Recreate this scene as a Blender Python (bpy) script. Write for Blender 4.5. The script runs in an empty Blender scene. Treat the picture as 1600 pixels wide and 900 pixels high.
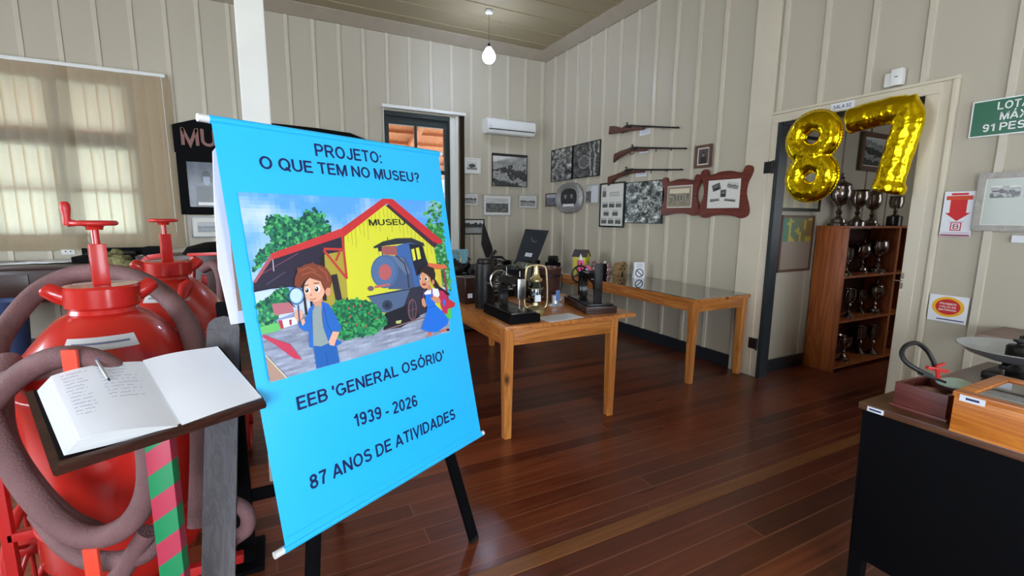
import bpy, bmesh, math, random
from mathutils import Vector, Matrix, noise
from mathutils.geometry import tessellate_polygon
random.seed(7)
PI = math.pi
R = math.radians
SC = bpy.context.scene
COL = SC.collection

# ------------------------------------------------------------------ camera
CAM_F, CAM_YAW, CAM_PITCH, CAM_ROLL, CAM_H = 722.0, R(27.12), R(-8.68), R(0.533), 1.45
_fw = Vector((math.sin(CAM_YAW)*math.cos(CAM_PITCH), math.cos(CAM_YAW)*math.cos(CAM_PITCH), math.sin(CAM_PITCH)))
_rt = Vector((math.cos(CAM_YAW), -math.sin(CAM_YAW), 0))
_up = _rt.cross(_fw)
_r2 = _rt*math.cos(CAM_ROLL) + _up*math.sin(CAM_ROLL)
_u2 = -_rt*math.sin(CAM_ROLL) + _up*math.cos(CAM_ROLL)
EYE = Vector((0, 0, CAM_H))
cd = bpy.data.cameras.new('camera')
cam = bpy.data.objects.new('camera', cd)
COL.objects.link(cam)
cd.sensor_width = 36.0
cd.lens = 36.0*CAM_F/1600.0
cd.clip_start = 0.02
cam.matrix_world = Matrix(((_r2.x, _u2.x, -_fw.x, 0), (_r2.y, _u2.y, -_fw.y, 0), (_r2.z, _u2.z, -_fw.z, CAM_H), (0, 0, 0, 1)))
SC.camera = cam

def ray(px, py): return _fw + (px-800)/CAM_F*_r2 - (py-450)/CAM_F*_u2
def onx(px, py, X):
    d = ray(px, py); return EYE + d*(X/d.x)
def ony(px, py, Y):
    d = ray(px, py); return EYE + d*(Y/d.y)
def onz(px, py, Z):
    d = ray(px, py); return EYE + d*((Z-CAM_H)/d.z)
def at(px, py, dist): return EYE + ray(px, py)*dist

# ------------------------------------------------------------------ world, lights, exposure
SC.view_settings.view_transform = 'Standard'
SC.view_settings.look = 'None'
SC.view_settings.exposure = 0.0
SC.view_settings.gamma = 1.0
SC.view_settings.use_curve_mapping = False
wd = bpy.data.worlds.new('sky'); SC.world = wd; wd.use_nodes = True
bg = wd.node_tree.nodes['Background']
bg.inputs[0].default_value = (0.80, 0.90, 1.0, 1); bg.inputs[1].default_value = 9.0

def area(name, loc, direction, sx, sy, power, color):
    l = bpy.data.lights.new(name, 'AREA'); l.shape = 'RECTANGLE'; l.size = sx; l.size_y = sy
    l.energy = power; l.color = color
    o = bpy.data.objects.new(name, l); COL.objects.link(o)
    o.location = loc
    o.rotation_euler = Vector(direction).to_track_quat('-Z', 'Y').to_euler()
    return o
area('daylight_rear_window', (-1.3, -2.85, 1.6), (0.12, 1, -0.14), 2.4, 1.7, 160, (0.78, 0.87, 1.0))
area('daylight_rear_door', (2.3, -2.85, 1.6), (-0.25, 1, 0.0), 1.2, 2.2, 12, (0.86, 0.92, 1.0))
area('daylight_left_window', (-4.1, 2.6, 1.8), (1, 0.25, -0.05), 2.4, 1.7, 85, (0.80, 0.88, 1.0))
area('next_room_daylight', (6.3, 0.7, 1.7), (-0.6, 1, 0.0), 1.2, 1.2, 14, (0.9, 0.94, 1.0))
sun = bpy.data.lights.new('sun', 'SUN'); sun.energy = 5.0; sun.angle = R(1); sun.color = (1, 0.93, 0.8)
so = bpy.data.objects.new('sun', sun); COL.objects.link(so)
so.rotation_euler = Vector((0.35, 0.55, -1.0)).to_track_quat('-Z', 'Y').to_euler()

# ------------------------------------------------------------------ materials
def lin(c):
    r = []
    for v in c[:3]:
        v = v/255.0
        r.append(v/12.92 if v <= 0.04045 else ((v+0.055)/1.055)**2.4)
    return (r[0], r[1], r[2], 1.0)

def pbr(name, col, rough=0.5, metal=0.0, var=0.12, scale=6.0, bump=0.0, bscale=60.0, stretch=None, coat=0.0, spec=0.5, wear=None):
    m = bpy.data.materials.new(name); m.use_nodes = True
    nt = m.node_tree; N = nt.nodes; L = nt.links
    b = N['Principled BSDF']
    b.inputs['Roughness'].default_value = rough; b.inputs['Metallic'].default_value = metal
    b.inputs['Coat Weight'].default_value = coat; b.inputs['Specular IOR Level'].default_value = spec
    c = lin(col)
    tc = N.new('ShaderNodeTexCoord'); mp = N.new('ShaderNodeMapping'); L.new(tc.outputs['Object'], mp.inputs[0])
    if stretch: mp.inputs['Scale'].default_value = stretch
    nz = N.new('ShaderNodeTexNoise'); nz.inputs['Scale'].default_value = scale; nz.inputs['Detail'].default_value = 5
    L.new(mp.outputs[0], nz.inputs['Vector'])
    rp = N.new('ShaderNodeValToRGB')
    rp.color_ramp.elements[0].position = 0.3; rp.color_ramp.elements[1].position = 0.7
    d = tuple(x*(1-var) for x in c[:3]) + (1,); u = tuple(min(1, x*(1+var)) for x in c[:3]) + (1,)
    if wear: u = lin(wear)
    rp.color_ramp.elements[0].color = d; rp.color_ramp.elements[1].color = u
    L.new(nz.outputs['Fac'], rp.inputs[0]); L.new(rp.outputs[0], b.inputs['Base Color'])
    if bump > 0:
        n2 = N.new('ShaderNodeTexNoise'); n2.inputs['Scale'].default_value = bscale; L.new(mp.outputs[0], n2.inputs['Vector'])
        bp = N.new('ShaderNodeBump'); bp.inputs['Strength'].default_value = bump; bp.inputs['Distance'].default_value = 0.01
        L.new(n2.outputs['Fac'], bp.inputs['Height']); L.new(bp.outputs[0], b.inputs['Normal'])
    return m

def wood(name, c1, c2, rough=0.35, axis='x', scale=1.0, knots=False, coat=0.0):
    m = bpy.data.materials.new(name); m.use_nodes = True
    nt = m.node_tree; N = nt.nodes; L = nt.links; b = N['Principled BSDF']
    b.inputs['Roughness'].default_value = rough; b.inputs['Coat Weight'].default_value = coat
    tc = N.new('ShaderNodeTexCoord'); mp = N.new('ShaderNodeMapping'); L.new(tc.outputs['Object'], mp.inputs[0])
    s = {'x': (0.5, 7, 7), 'y': (7, 0.5, 7), 'z': (7, 7, 0.5)}[axis]
    mp.inputs['Scale'].default_value = tuple(v*scale for v in s)
    n1 = N.new('ShaderNodeTexNoise'); n1.inputs['Scale'].default_value = 2.2; n1.inputs['Detail'].default_value = 4; n1.inputs['Distortion'].default_value = 1.2
    L.new(mp.outputs[0], n1.inputs['Vector'])
    w = N.new('ShaderNodeMath'); w.operation = 'MULTIPLY'; w.inputs[1].default_value = 9; L.new(n1.outputs['Fac'], w.inputs[0])
    fr = N.new('ShaderNodeMath'); fr.operation = 'PINGPONG'; fr.inputs[1].default_value = 1.0; L.new(w.outputs[0], fr.inputs[0])
    rp = N.new('ShaderNodeValToRGB'); rp.color_ramp.elements[0].color = lin(c1); rp.color_ramp.elements[1].color = lin(c2)
    L.new(fr.outputs[0], rp.inputs[0])
    out = rp.outputs[0]
    if knots:
        v = N.new('ShaderNodeTexVoronoi'); v.inputs['Scale'].default_value = 1.6
        mp2 = N.new('ShaderNodeMapping'); L.new(tc.outputs['Object'], mp2.inputs[0])
        mp2.inputs['Scale'].default_value = {'x': (1, 2, 2), 'y': (2, 1, 2), 'z': (2, 2, 1)}[axis]
        L.new(mp2.outputs[0], v.inputs['Vector'])
        mr = N.new('ShaderNodeMapRange'); mr.inputs[1].default_value = 0.02; mr.inputs[2].default_value = 0.09; L.new(v.outputs['Distance'], mr.inputs[0])
        mx = N.new('ShaderNodeMix'); mx.data_type = 'RGBA'; L.new(mr.outputs[0], mx.inputs[0]); mx.inputs[6].default_value = lin((80, 42, 22)); L.new(out, mx.inputs[7])
        out = mx.outputs[2]
    L.new(out, b.inputs['Base Color'])
    return m

def emit(name, col, strength):
    m = bpy.data.materials.new(name); m.use_nodes = True
    b = m.node_tree.nodes['Principled BSDF']
    b.inputs['Base Color'].default_value = lin(col); b.inputs['Emission Color'].default_value = lin(col); b.inputs['Emission Strength'].default_value = strength
    return m

def glass(name, tint=(235, 245, 245), rough=0.02, alpha=0.18):
    m = bpy.data.materials.new(name); m.use_nodes = True
    nt = m.node_tree; N = nt.nodes; L = nt.links
    for n in list(N): N.remove(n)
    o = N.new('ShaderNodeOutputMaterial'); mx = N.new('ShaderNodeMixShader'); t = N.new('ShaderNodeBsdfTransparent'); g = N.new('ShaderNodeBsdfGlossy')
    t.inputs[0].default_value = lin(tint); g.inputs['Roughness'].default_value = rough
    f = N.new('ShaderNodeFresnel'); f.inputs[0].default_value = 1.5
    ad = N.new('ShaderNodeMath'); ad.operation = 'MULTIPLY_ADD'; ad.inputs[1].default_value = 1.0; ad.inputs[2].default_value = alpha*0.15
    L.new(f.outputs[0], ad.inputs[0]); L.new(ad.outputs[0], mx.inputs[0]); L.new(t.outputs[0], mx.inputs[1]); L.new(g.outputs[0], mx.inputs[2]); L.new(mx.outputs[0], o.inputs[0])
    return m

def printed(name, rough, coat=0.0, spec=0.5):
    m = bpy.data.materials.new(name); m.use_nodes = True
    nt = m.node_tree; b = nt.nodes['Principled BSDF']; b.inputs['Roughness'].default_value = rough
    b.inputs['Coat Weight'].default_value = coat; b.inputs['Coat Roughness'].default_value = 0.08
    b.inputs['Specular IOR Level'].default_value = spec
    a = nt.nodes.new('ShaderNodeVertexColor'); a.layer_name = 'Col'
    nt.links.new(a.outputs[0], b.inputs['Base Color'])
    return m

def floor_material():
    m = bpy.data.materials.new('plank_floor'); m.use_nodes = True
    nt = m.node_tree; N = nt.nodes; L = nt.links; b = N['Principled BSDF']
    tc = N.new('ShaderNodeTexCoord'); sp = N.new('ShaderNodeSeparateXYZ'); L.new(tc.outputs['Object'], sp.inputs[0])
    def mth(op, a, bb=None, c=None):
        n = N.new('ShaderNodeMath'); n.operation = op
        for i, v in enumerate((a, bb, c)):
            if v is None: continue
            if isinstance(v, (int, float)): n.inputs[i].default_value = v
            else: L.new(v, n.inputs[i])
        return n.outputs[0]
    yy = mth('DIVIDE', sp.outputs[1], 0.108)
    row = mth('FLOOR', yy); fr = mth('SUBTRACT', yy, row)
    wn = N.new('ShaderNodeTexWhiteNoise'); wn.noise_dimensions = '1D'; L.new(row, wn.inputs['W'])
    xs = mth('ADD', mth('DIVIDE', sp.outputs[0], 3.1), wn.outputs['Value'])
    seg = mth('FLOOR', xs); fx = mth('SUBTRACT', xs, seg)
    cb = N.new('ShaderNodeCombineXYZ'); L.new(row, cb.inputs[0]); L.new(seg, cb.inputs[1])
    w2 = N.new('ShaderNodeTexWhiteNoise'); w2.noise_dimensions = '3D'; L.new(cb.outputs[0], w2.inputs['Vector'])
    mp = N.new('ShaderNodeMapping'); mp.inputs['Scale'].default_value = (0.8, 16, 1); L.new(tc.outputs['Object'], mp.inputs[0])
    ng = N.new('ShaderNodeTexNoise'); ng.inputs['Scale'].default_value = 2.5; ng.inputs['Detail'].default_value = 6; L.new(mp.outputs[0], ng.inputs['Vector'])
    nb = N.new('ShaderNodeTexNoise'); nb.inputs['Scale'].default_value = 1.3; nb.inputs['Detail'].default_value = 3; L.new(tc.outputs['Object'], nb.inputs['Vector'])
    t = mth('MULTIPLY_ADD', w2.outputs['Value'], 0.35, mth('MULTIPLY_ADD', ng.outputs['Fac'], 0.5, mth('MULTIPLY', nb.outputs['Fac'], 0.35)))
    rp = N.new('ShaderNodeValToRGB'); cr = rp.color_ramp
    cr.elements[0].position = 0.35; cr.elements[0].color = lin((64, 24, 12))
    cr.elements[1].position = 0.85; cr.elements[1].color = lin((136, 68, 38))
    e = cr.elements.new(0.6); e.color = lin((98, 42, 23))
    L.new(t, rp.inputs[0])
    # joints between boards
    g1 = mth('MINIMUM', fr, mth('SUBTRACT', 1.0, fr)); gy = mth('GREATER_THAN', g1, 0.035)
    g2 = mth('MINIMUM', fx, mth('SUBTRACT', 1.0, fx)); gx = mth('GREATER_THAN', g2, 0.0012)
    gap = mth('MULTIPLY', gx, gy)
    mx = N.new('ShaderNodeMix'); mx.data_type = 'RGBA'; L.new(gap, mx.inputs[0]); mx.inputs[6].default_value = lin((126, 76, 52)); L.new(rp.outputs[0], mx.inputs[7])
    L.new(mx.outputs[2], b.inputs['Base Color'])
    rr = mth('MULTIPLY_ADD', ng.outputs['Fac'], 0.25, 0.20); L.new(rr, b.inputs['Roughness'])
    b.inputs['Coat Weight'].default_value = 0.15; b.inputs['Coat Roughness'].default_value = 0.15
    bp = N.new('ShaderNodeBump'); bp.inputs['Strength'].default_value = 0.25; bp.inputs['Distance'].default_value = 0.004
    L.new(mth('ADD', gap, mth('MULTIPLY', ng.outputs['Fac'], 0.4)), bp.inputs['Height']); L.new(bp.outputs[0], b.inputs['Normal'])
    return m

def stripes():
    m = bpy.data.materials.new('striped_paint'); m.use_nodes = True
    nt = m.node_tree; N = nt.nodes; L = nt.links; b = N['Principled BSDF']; b.inputs['Roughness'].default_value = 0.4
    tc = N.new('ShaderNodeTexCoord'); sp = N.new('ShaderNodeSeparateXYZ'); L.new(tc.outputs['Object'], sp.inputs[0])
    a = N.new('ShaderNodeMath'); a.operation = 'MULTIPLY_ADD'; a.inputs[1].default_value = -0.62; L.new(sp.outputs[0], a.inputs[0]); L.new(sp.outputs[2], a.inputs[2])
    a2 = N.new('ShaderNodeMath'); a2.operation = 'MULTIPLY_ADD'; a2.inputs[1].default_value = 0.3; L.new(sp.outputs[1], a2.inputs[0]); L.new(a.outputs[0], a2.inputs[2])
    d = N.new('ShaderNodeMath'); d.operation = 'DIVIDE'; d.inputs[1].default_value = 0.126; L.new(a2.outputs[0], d.inputs[0])
    f = N.new('ShaderNodeMath'); f.operation = 'FRACT'; L.new(d.outputs[0], f.inputs[0])
    g = N.new('ShaderNodeMath'); g.operation = 'GREATER_THAN'; g.inputs[1].default_value = 0.5; L.new(f.outputs[0], g.inputs[0])
    mx = N.new('ShaderNodeMix'); mx.data_type = 'RGBA'; L.new(g.outputs[0], mx.inputs[0]); mx.inputs[6].default_value = lin((20, 132, 80)); mx.inputs[7].default_value = lin((178, 52, 76))
    L.new(mx.outputs[2], b.inputs['Base Color'])
    return m

def blind_fabric(name, col, tr=0.55):
    m = bpy.data.materials.new(name); m.use_nodes = True
    nt = m.node_tree; N = nt.nodes; L = nt.links
    for n in list(N): N.remove(n)
    o = N.new('ShaderNodeOutputMaterial'); mx = N.new('ShaderNodeMixShader'); t = N.new('ShaderNodeBsdfTranslucent'); d = N.new('ShaderNodeBsdfDiffuse')
    tc = N.new('ShaderNodeTexCoord'); mp = N.new('ShaderNodeMapping'); mp.inputs['Scale'].default_value = (60, 60, 300); L.new(tc.outputs['Object'], mp.inputs[0])
    nz = N.new('ShaderNodeTexNoise'); nz.inputs['Scale'].default_value = 1.0; L.new(mp.outputs[0], nz.inputs['Vector'])
    rp = N.new('ShaderNodeValToRGB'); c = lin(col); rp.color_ramp.elements[0].color = tuple(v*0.85 for v in c[:3])+(1,); rp.color_ramp.elements[1].color = c
    L.new(nz.outputs['Fac'], rp.inputs[0]); L.new(rp.outputs[0], t.inputs[0]); L.new(rp.outputs[0], d.inputs[0])
    mx.inputs[0].default_value = tr
    L.new(d.outputs[0], mx.inputs[1]); L.new(t.outputs[0], mx.inputs[2]); L.new(mx.outputs[0], o.inputs[0])
    return m

M = {}
M['wall'] = pbr('cream_wall_paint', (182, 174, 155), 0.5, var=0.035, scale=0.8, bump=0.05, bscale=14)
M['batten'] = pbr('cream_batten_paint', (198, 190, 171), 0.35, var=0.03)
M['ceil'] = pbr('ceiling_paint', (152, 138, 108), 0.5, var=0.06, scale=0.7, stretch=(0.5, 4, 1))
M['crown'] = pbr('cornice_paint', (158, 146, 128), 0.45, var=0.04)
M['floor'] = floor_material()
M['strip'] = wood('tan_board', (116, 70, 38), (134, 84, 46), 0.35, 'x', 0.7)
M['base'] = pbr('dark_skirting_paint', (34, 38, 44), 0.35, var=0.15)
M['trim'] = pbr('casing_paint', (206, 197, 176), 0.35, var=0.03)
M['doordark'] = pbr('dark_frame_paint', (40, 46, 50), 0.35, var=0.15)
M['dgreen'] = pbr('dark_green_window_paint', (24, 36, 36), 0.4, var=0.2)
M['white'] = pbr('white_plastic', (225, 226, 222), 0.35, var=0.02)
M['wpaint'] = pbr('white_paint', (215, 214, 205), 0.45, var=0.03)
M['black'] = pbr('black_enamel', (16, 16, 18), 0.22, var=0.3, wear=(34, 32, 32))
M['blackmat'] = pbr('black_painted_wood', (5, 5, 8), 0.75, var=0.25, spec=0.12)
M['iron'] = pbr('dark_cast_iron', (20, 19, 21), 0.42, 0.4, var=0.3, bump=0.2, bscale=80, wear=(42, 37, 36))
M['steel'] = pbr('nickel_steel', (190, 190, 190), 0.22, 1.0, var=0.1)
M['alu'] = pbr('brushed_aluminium', (205, 210, 216), 0.36, 0.75, var=0.1, scale=20)
M['silver'] = pbr('tarnished_silver', (150, 140, 135), 0.22, 1.0, var=0.25, scale=14)
M['brass'] = pbr('aged_brass', (188, 172, 128), 0.3, 0.9, var=0.25, scale=20)
M['red'] = pbr('red_enamel', (190, 36, 28), 0.25, var=0.08, scale=2.5, coat=0.35, spec=0.5)
M['redmat'] = pbr('red_painted_iron', (190, 38, 36), 0.4, var=0.12, bump=0.08)
M['orange'] = pbr('orange_red_strap', (225, 72, 48), 0.5, var=0.06)
M['hose'] = pbr('rubberised_canvas_hose', (116, 82, 82), 0.75, var=0.16, scale=9, bump=0.35, bscale=160)
M['cyan'] = pbr('cyan_vinyl', (40, 190, 255), 0.34, var=0.015, scale=1.2, coat=0.25)
M['navy'] = pbr('navy_ink', (22, 34, 88), 0.4, var=0.03)
M['paper'] = pbr('white_paper', (228, 230, 236), 0.8, var=0.02)
M['pages'] = pbr('page_edges', (205, 206, 205), 0.85, var=0.08, scale=12, stretch=(1, 1, 40))
M['ink'] = pbr('grey_ink', (112, 114, 140), 0.7, var=0.1)
M['card'] = pbr('brown_cardboard', (160, 128, 108), 0.8, var=0.08)
M['tape'] = pbr('white_tape', (222, 218, 232), 0.4, var=0.04)
M['pine'] = wood('varnished_pine', (196, 128, 62), (160, 92, 40), 0.3, 'x', 1, True, 0.2)
M['piney'] = wood('varnished_pine_long', (200, 132, 66), (164, 94, 42), 0.3, 'y', 1, True, 0.2)
M['pinez'] = wood('varnished_pine_leg', (206, 138, 68), (172, 102, 48), 0.3, 'z', 1, True, 0.2)
M['cab'] = wood('orange_cabinet_wood', (176, 98, 46), (140, 70, 30), 0.4, 'z', 0.8, True)
M['dwood'] = wood('dark_stained_wood', (62, 36, 28), (44, 24, 18), 0.3, 'x', 1.5)
M['dwoody'] = wood('brown_desk_top_wood', (104, 68, 46), (84, 52, 34), 0.28, 'y', 1.5)
M['case'] = wood('honey_case_wood', (214, 132, 46), (182, 100, 30), 0.32, 'y', 1.6)
M['boxw'] = wood('maroon_box_wood', (112, 56, 46), (92, 42, 34), 0.4, 'y', 1.4)
M['mahog'] = wood('red_brown_frame_wood', (112, 44, 30), (86, 30, 22), 0.3, 'x', 1.5, False, 0.3)
M['gunw'] = wood('gun_stock_wood', (100, 58, 42), (72, 38, 28), 0.4, 'x', 2.5)
M['grey'] = wood('weathered_grey_wood', (100, 96, 98), (84, 80, 82), 0.7, 'z', 2.5)
M['porch'] = wood('porch_roof_boards', (214, 130, 80), (176, 96, 54), 0.7, 'y', 1.5)
M['glass'] = glass('clear_glass')
M['tglass'] = glass('table_glass', (215, 225, 225), 0.02, 2.4)
M['blind'] = blind_fabric('cream_blind_fabric', (242, 229, 206), 0.76)
M['brownblind'] = blind_fabric('brown_folded_blind', (96, 78, 62), 0.2)
M['gold'] = pbr('gold_foil', (240, 208, 20), 0.17, 1.0, var=0.05, scale=8, bump=0.12, bscale=14)
M['print'] = printed('print_matte', 0.6)
M['gloss'] = printed('print_gloss', 0.35, 0.2, 0.4)
M['stripe'] = stripes()
M['bulb'] = emit('bulb_glow', (205, 222, 255), 85)
M['green'] = pbr('sign_green', (16, 98, 66), 0.35, var=0.03)
M['signwhite'] = pbr('sign_white', (232, 236, 234), 0.4, var=0.02)
M['redletter'] = pbr('reddish_lettering', (128, 82, 74), 0.5, var=0.1)
M['oval'] = pbr('grey_plaster_frame', (150, 148, 146), 0.4, 0.3, var=0.2, scale=25, bump=0.4)
M['greyframe'] = pbr('worn_grey_frame', (168, 164, 156), 0.45, var=0.15, scale=30, bump=0.3)
M['brownframe'] = pbr('small_brown_frame', (94, 66, 52), 0.4, var=0.15)
M['ground'] = pbr('pale_earth', (206, 200, 194), 0.9, var=0.15, scale=2)
M['leaf'] = pbr('shrub_green', (88, 112, 70), 0.8, var=0.4, scale=5, bump=0.5)
M['pot'] = pbr('blackened_pot', (34, 32, 36), 0.35, 0.5, var=0.3)
M['churn'] = pbr('brown_enamel_churn', (86, 56, 52), 0.35, 0.3, var=0.2)
M['cloth'] = pbr('dark_table_cloth', (26, 26, 32), 0.85, var=0.2)
M['pink'] = pbr('pink_paint', (232, 90, 140), 0.5, var=0.06)
M['yellow'] = pbr('yellow_paint', (206, 196, 40), 0.5, var=0.08)
M['roofgrey'] = pbr('dark_roof_card', (66, 58, 62), 0.6, var=0.15)
M['honey'] = pbr('carved_clay', (156, 126, 82), 0.7, var=0.3, scale=40, bump=0.6)
M['maroon'] = pbr('maroon_glaze', (116, 40, 50), 0.35, var=0.3, scale=40, wear=(190, 150, 150))
M['blueplastic'] = pbr('dull_blue_plastic', (52, 70, 110), 0.5, var=0.1)
M['slate'] = pbr('slate_panel', (44, 50, 58), 0.4, var=0.12)
M['rubber'] = pbr('black_rubber', (22, 22, 24), 0.5, var=0.2)
M['tealpaper'] = pbr('teal_paper', (110, 160, 175), 0.7, var=0.04)
M['pale'] = pbr('pale_mint_plastic', (186, 216, 206), 0.4, var=0.03)
M['copper'] = pbr('copper_plate', (150, 92, 62), 0.3, 0.8, var=0.3)
M['hair'] = pbr('dusty_fleece', (122, 118, 78), 0.95, var=0.4, scale=30, bump=0.8, bscale=50)

# ------------------------------------------------------------------ object plumbing
WM = {}
def fin(o, bm, smooth):
    me = bpy.data.meshes.new(o)
    bm.normal_update()
    bm.to_mesh(me); bm.free()
    if smooth:
        for p in me.polygons: p.use_smooth = True
        try: me.set_sharp_from_angle(angle=R(38))
        except Exception: pass
    return me

def obj(name, bm, mat, parent=None, world=True, smooth=True, kind=None, label=None):
    if parent is not None and world:
        bm.transform(WM[parent.name].inverted())
    me = fin(name, bm, smooth)
    for mm in (mat if isinstance(mat, (list, tuple)) else [mat]):
        me.materials.append(M[mm] if isinstance(mm, str) else mm)
    o = bpy.data.objects.new(name, me); COL.objects.link(o)
    if parent is not None: o.parent = parent; WM[o.name] = WM[parent.name].copy()
    else: WM[o.name] = Matrix.Identity(4)
    if kind: o['kind'] = kind
    if label: o['label'] = label
    return o

def thing(name, label, cat, loc=(0, 0, 0), rz=0.0, group=None, mtx=None):
    o = bpy.data.objects.new(name, None); COL.objects.link(o); o.empty_display_size = 0.05
    m = mtx if mtx is not None else Matrix.Translation(loc) @ Matrix.Rotation(rz, 4, 'Z')
    o.matrix_world = m; WM[o.name] = m.copy()
    o['label'] = label; o['category'] = cat
    if group: o['group'] = group
    return o

def tag(o, label, cat, group=None):
    o['label'] = label; o['category'] = cat
    if group: o['group'] = group
    return o

def struct(name, bm, mat, smooth=False, parent=None):
    o = obj(name, bm, mat, parent, smooth=smooth)
    if parent is None: o['kind'] = 'structure'
    return o

def dup(root, mtx, label, group=None):
    r = root.copy(); COL.objects.link(r); r.matrix_world = mtx; WM[r.name] = mtx.copy(); r['label'] = label
    if group: r['group'] = group
    for ch in list(root.children):
        c = ch.copy(); COL.objects.link(c); c.parent = r; WM[c.name] = mtx.copy()
        for g in list(ch.children):
            d = g.copy(); COL.objects.link(d); d.parent = c; WM[d.name] = mtx.copy()
    return r

# ------------------------------------------------------------------ mesh helpers
def BM(): return bmesh.new()
def add_box(bm, x0, x1, y0, y1, z0, z1, mtx=None, bev=0.0, mi=0):
    t = bmesh.new(); bmesh.ops.create_cube(t, size=1)
    for v in t.verts: v.co = Vector(((x0+x1)/2 + v.co.x*(x1-x0), (y0+y1)/2 + v.co.y*(y1-y0), (z0+z1)/2 + v.co.z*(z1-z0)))
    if bev > 0: bmesh.ops.bevel(t, geom=list(t.edges), offset=bev, segments=2, affect='EDGES', profile=0.6)
    merge(bm, t, mtx, mi)
def merge(bm, t, mtx=None, mi=0):
    mp = {}
    for v in t.verts: mp[v] = bm.verts.new(mtx @ v.co if mtx is not None else v.co)
    for f in t.faces:
        try:
            nf = bm.faces.new([mp[v] for v in f.verts]); nf.material_index = mi if mi else f.material_index
        except ValueError: pass
    t.free()
def add_lathe(bm, prof, mtx=None, n=28, mi=0, sx=1.0, sy=1.0):
    rings = []
    for r, z in prof:
        if r < 1e-5: rings.append([bm.verts.new(_m(mtx, Vector((0, 0, z))))])
        else: rings.append([bm.verts.new(_m(mtx, Vector((r*sx*math.cos(2*PI*k/n), r*sy*math.sin(2*PI*k/n), z)))) for k in range(n)])
    for a, b in zip(rings, rings[1:]):
        for k in range(n):
            k2 = (k+1) % n
            if len(a) == 1 and len(b) == 1: continue
            if len(a) == 1: f = bm.faces.new((a[0], b[k2], b[k]))
            elif len(b) == 1: f = bm.faces.new((a[k], a[k2], b[0]))
            else: f = bm.faces.new((a[k], a[k2], b[k2], b[k]))
            f.material_index = mi
    for rg, flip in ((rings[0], True), (rings[-1], False)):
        if len(rg) > 1:
            try:
                f = bm.faces.new(rg[::-1] if flip else rg); f.material_index = mi
            except ValueError: pass
def _m(mtx, v): return mtx @ v if mtx is not None else v
def smooth_path(pts, sub=6, closed=False):
    P = [Vector(p) for p in pts]; n = len(P); out = []
    rng = range(n) if closed else range(n-1)
    for i in rng:
        p0 = P[(i-1) % n] if (closed or i > 0) else P[0]*2-P[1]
        p1 = P[i]; p2 = P[(i+1) % n]
        p3 = P[(i+2) % n] if (closed or i+2 < n) else P[-1]*2-P[-2]
        for k in range(sub):
            t = k/sub
            out.append(0.5*((2*p1) + (-p0+p2)*t + (2*p0-5*p1+4*p2-p3)*t*t + (-p0+3*p1-3*p2+p3)*t**3))
    if not closed: out.append(P[-1])
    return out
def add_tube(bm, pts, r, n=10, mtx=None, closed=False, mi=0, flat=1.0, up=None):
    P = [Vector(p) for p in pts]; m = len(P)
    rr = r if isinstance(r, (list, tuple)) else [r]*m
    tan = []
    for i in range(m):
        a = P[(i-1) % m] if (closed or i > 0) else P[i]; b = P[(i+1) % m] if (closed or i < m-1) else P[i]
        d = b-a
        tan.append(d.normalized() if d.length > 1e-9 else Vector((0, 0, 1)))
    u0 = Vector(up) if up is not None else Vector((0, 0, 1))
    if abs(tan[0].dot(u0)) > 0.95: u0 = Vector((1, 0, 0)) if up is None else Vector((0, 1, 0))
    u = (u0 - tan[0]*u0.dot(tan[0])).normalized()
    rings = []
    for i in range(m):
        t = tan[i]
        if up is not None:
            uu = Vector(up); w = uu - t*uu.dot(t)
            if w.length > 1e-4: u = w.normalized()
        else:
            w = u - t*u.dot(t)
            if w.length > 1e-6: u = w.normalized()
        v = t.cross(u)
        rings.append([bm.verts.new(_m(mtx, P[i] + (u*math.cos(2*PI*k/n)*flat + v*math.sin(2*PI*k/n))*rr[i])) for k in range(n)])
    for i in range(m if closed else m-1):
        a, b = rings[i], rings[(i+1) % m]
        for k in range(n):
            f = bm.faces.new((a[k], a[(k+1) % n], b[(k+1) % n], b[k])); f.material_index = mi
    if not closed:
        for rg in (rings[0][::-1], rings[-1]):
            try: f = bm.faces.new(rg); f.material_index = mi
            except ValueError: pass
def add_bar(bm, a, b, w, h=None, mi=0, up=(0, 0, 1), mtx=None):
    h = h or w; a = Vector(a); b = Vector(b); d = (b-a); L = d.length; d.normalize()
    u = Vector(up); u = u - d*u.dot(d)
    if u.length < 1e-3: u = Vector((1, 0, 0)) - d*d.x
    u.normalize(); s = d.cross(u)
    m = Matrix(((d.x, s.x, u.x, a.x), (d.y, s.y, u.y, a.y), (d.z, s.z, u.z, a.z), (0, 0, 0, 1)))
    add_box(bm, 0, L, -w/2, w/2, -h/2, h/2, m if mtx is None else mtx @ m, min(w, h)*0.08, mi)
def add_prism(bm, poly, t0, t1, mtx=None, mi=0, bev=0.0):
    t = bmesh.new()
    n = len(poly)
    lo = [t.verts.new((p[0], p[1], t0)) for p in poly]; hi = [t.verts.new((p[0], p[1], t1)) for p in poly]
    area2 = sum(poly[i][0]*poly[(i+1) % n][1]-poly[(i+1) % n][0]*poly[i][1] for i in range(n))
    tri = tessellate_polygon([[Vector((p[0], p[1], 0)) for p in poly]])
    for a, b, c in tri:
        for vs in ((lo[a], lo[b], lo[c]), (hi[a], hi[b], hi[c])):
            try: t.faces.new(vs)
            except ValueError: pass
    for i in range(n):
        j = (i+1) % n
        t.faces.new((lo[i], lo[j], hi[j], hi[i]))
    bmesh.ops.recalc_face_normals(t, faces=t.faces)
    if bev > 0:
        es = [e for e in t.edges if len(e.link_faces) == 2 and e.calc_face_angle(0) > 0.7]
        bmesh.ops.bevel(t, geom=es, offset=bev, segments=2, affect='EDGES')
    merge(bm, t, mtx, mi)
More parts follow.
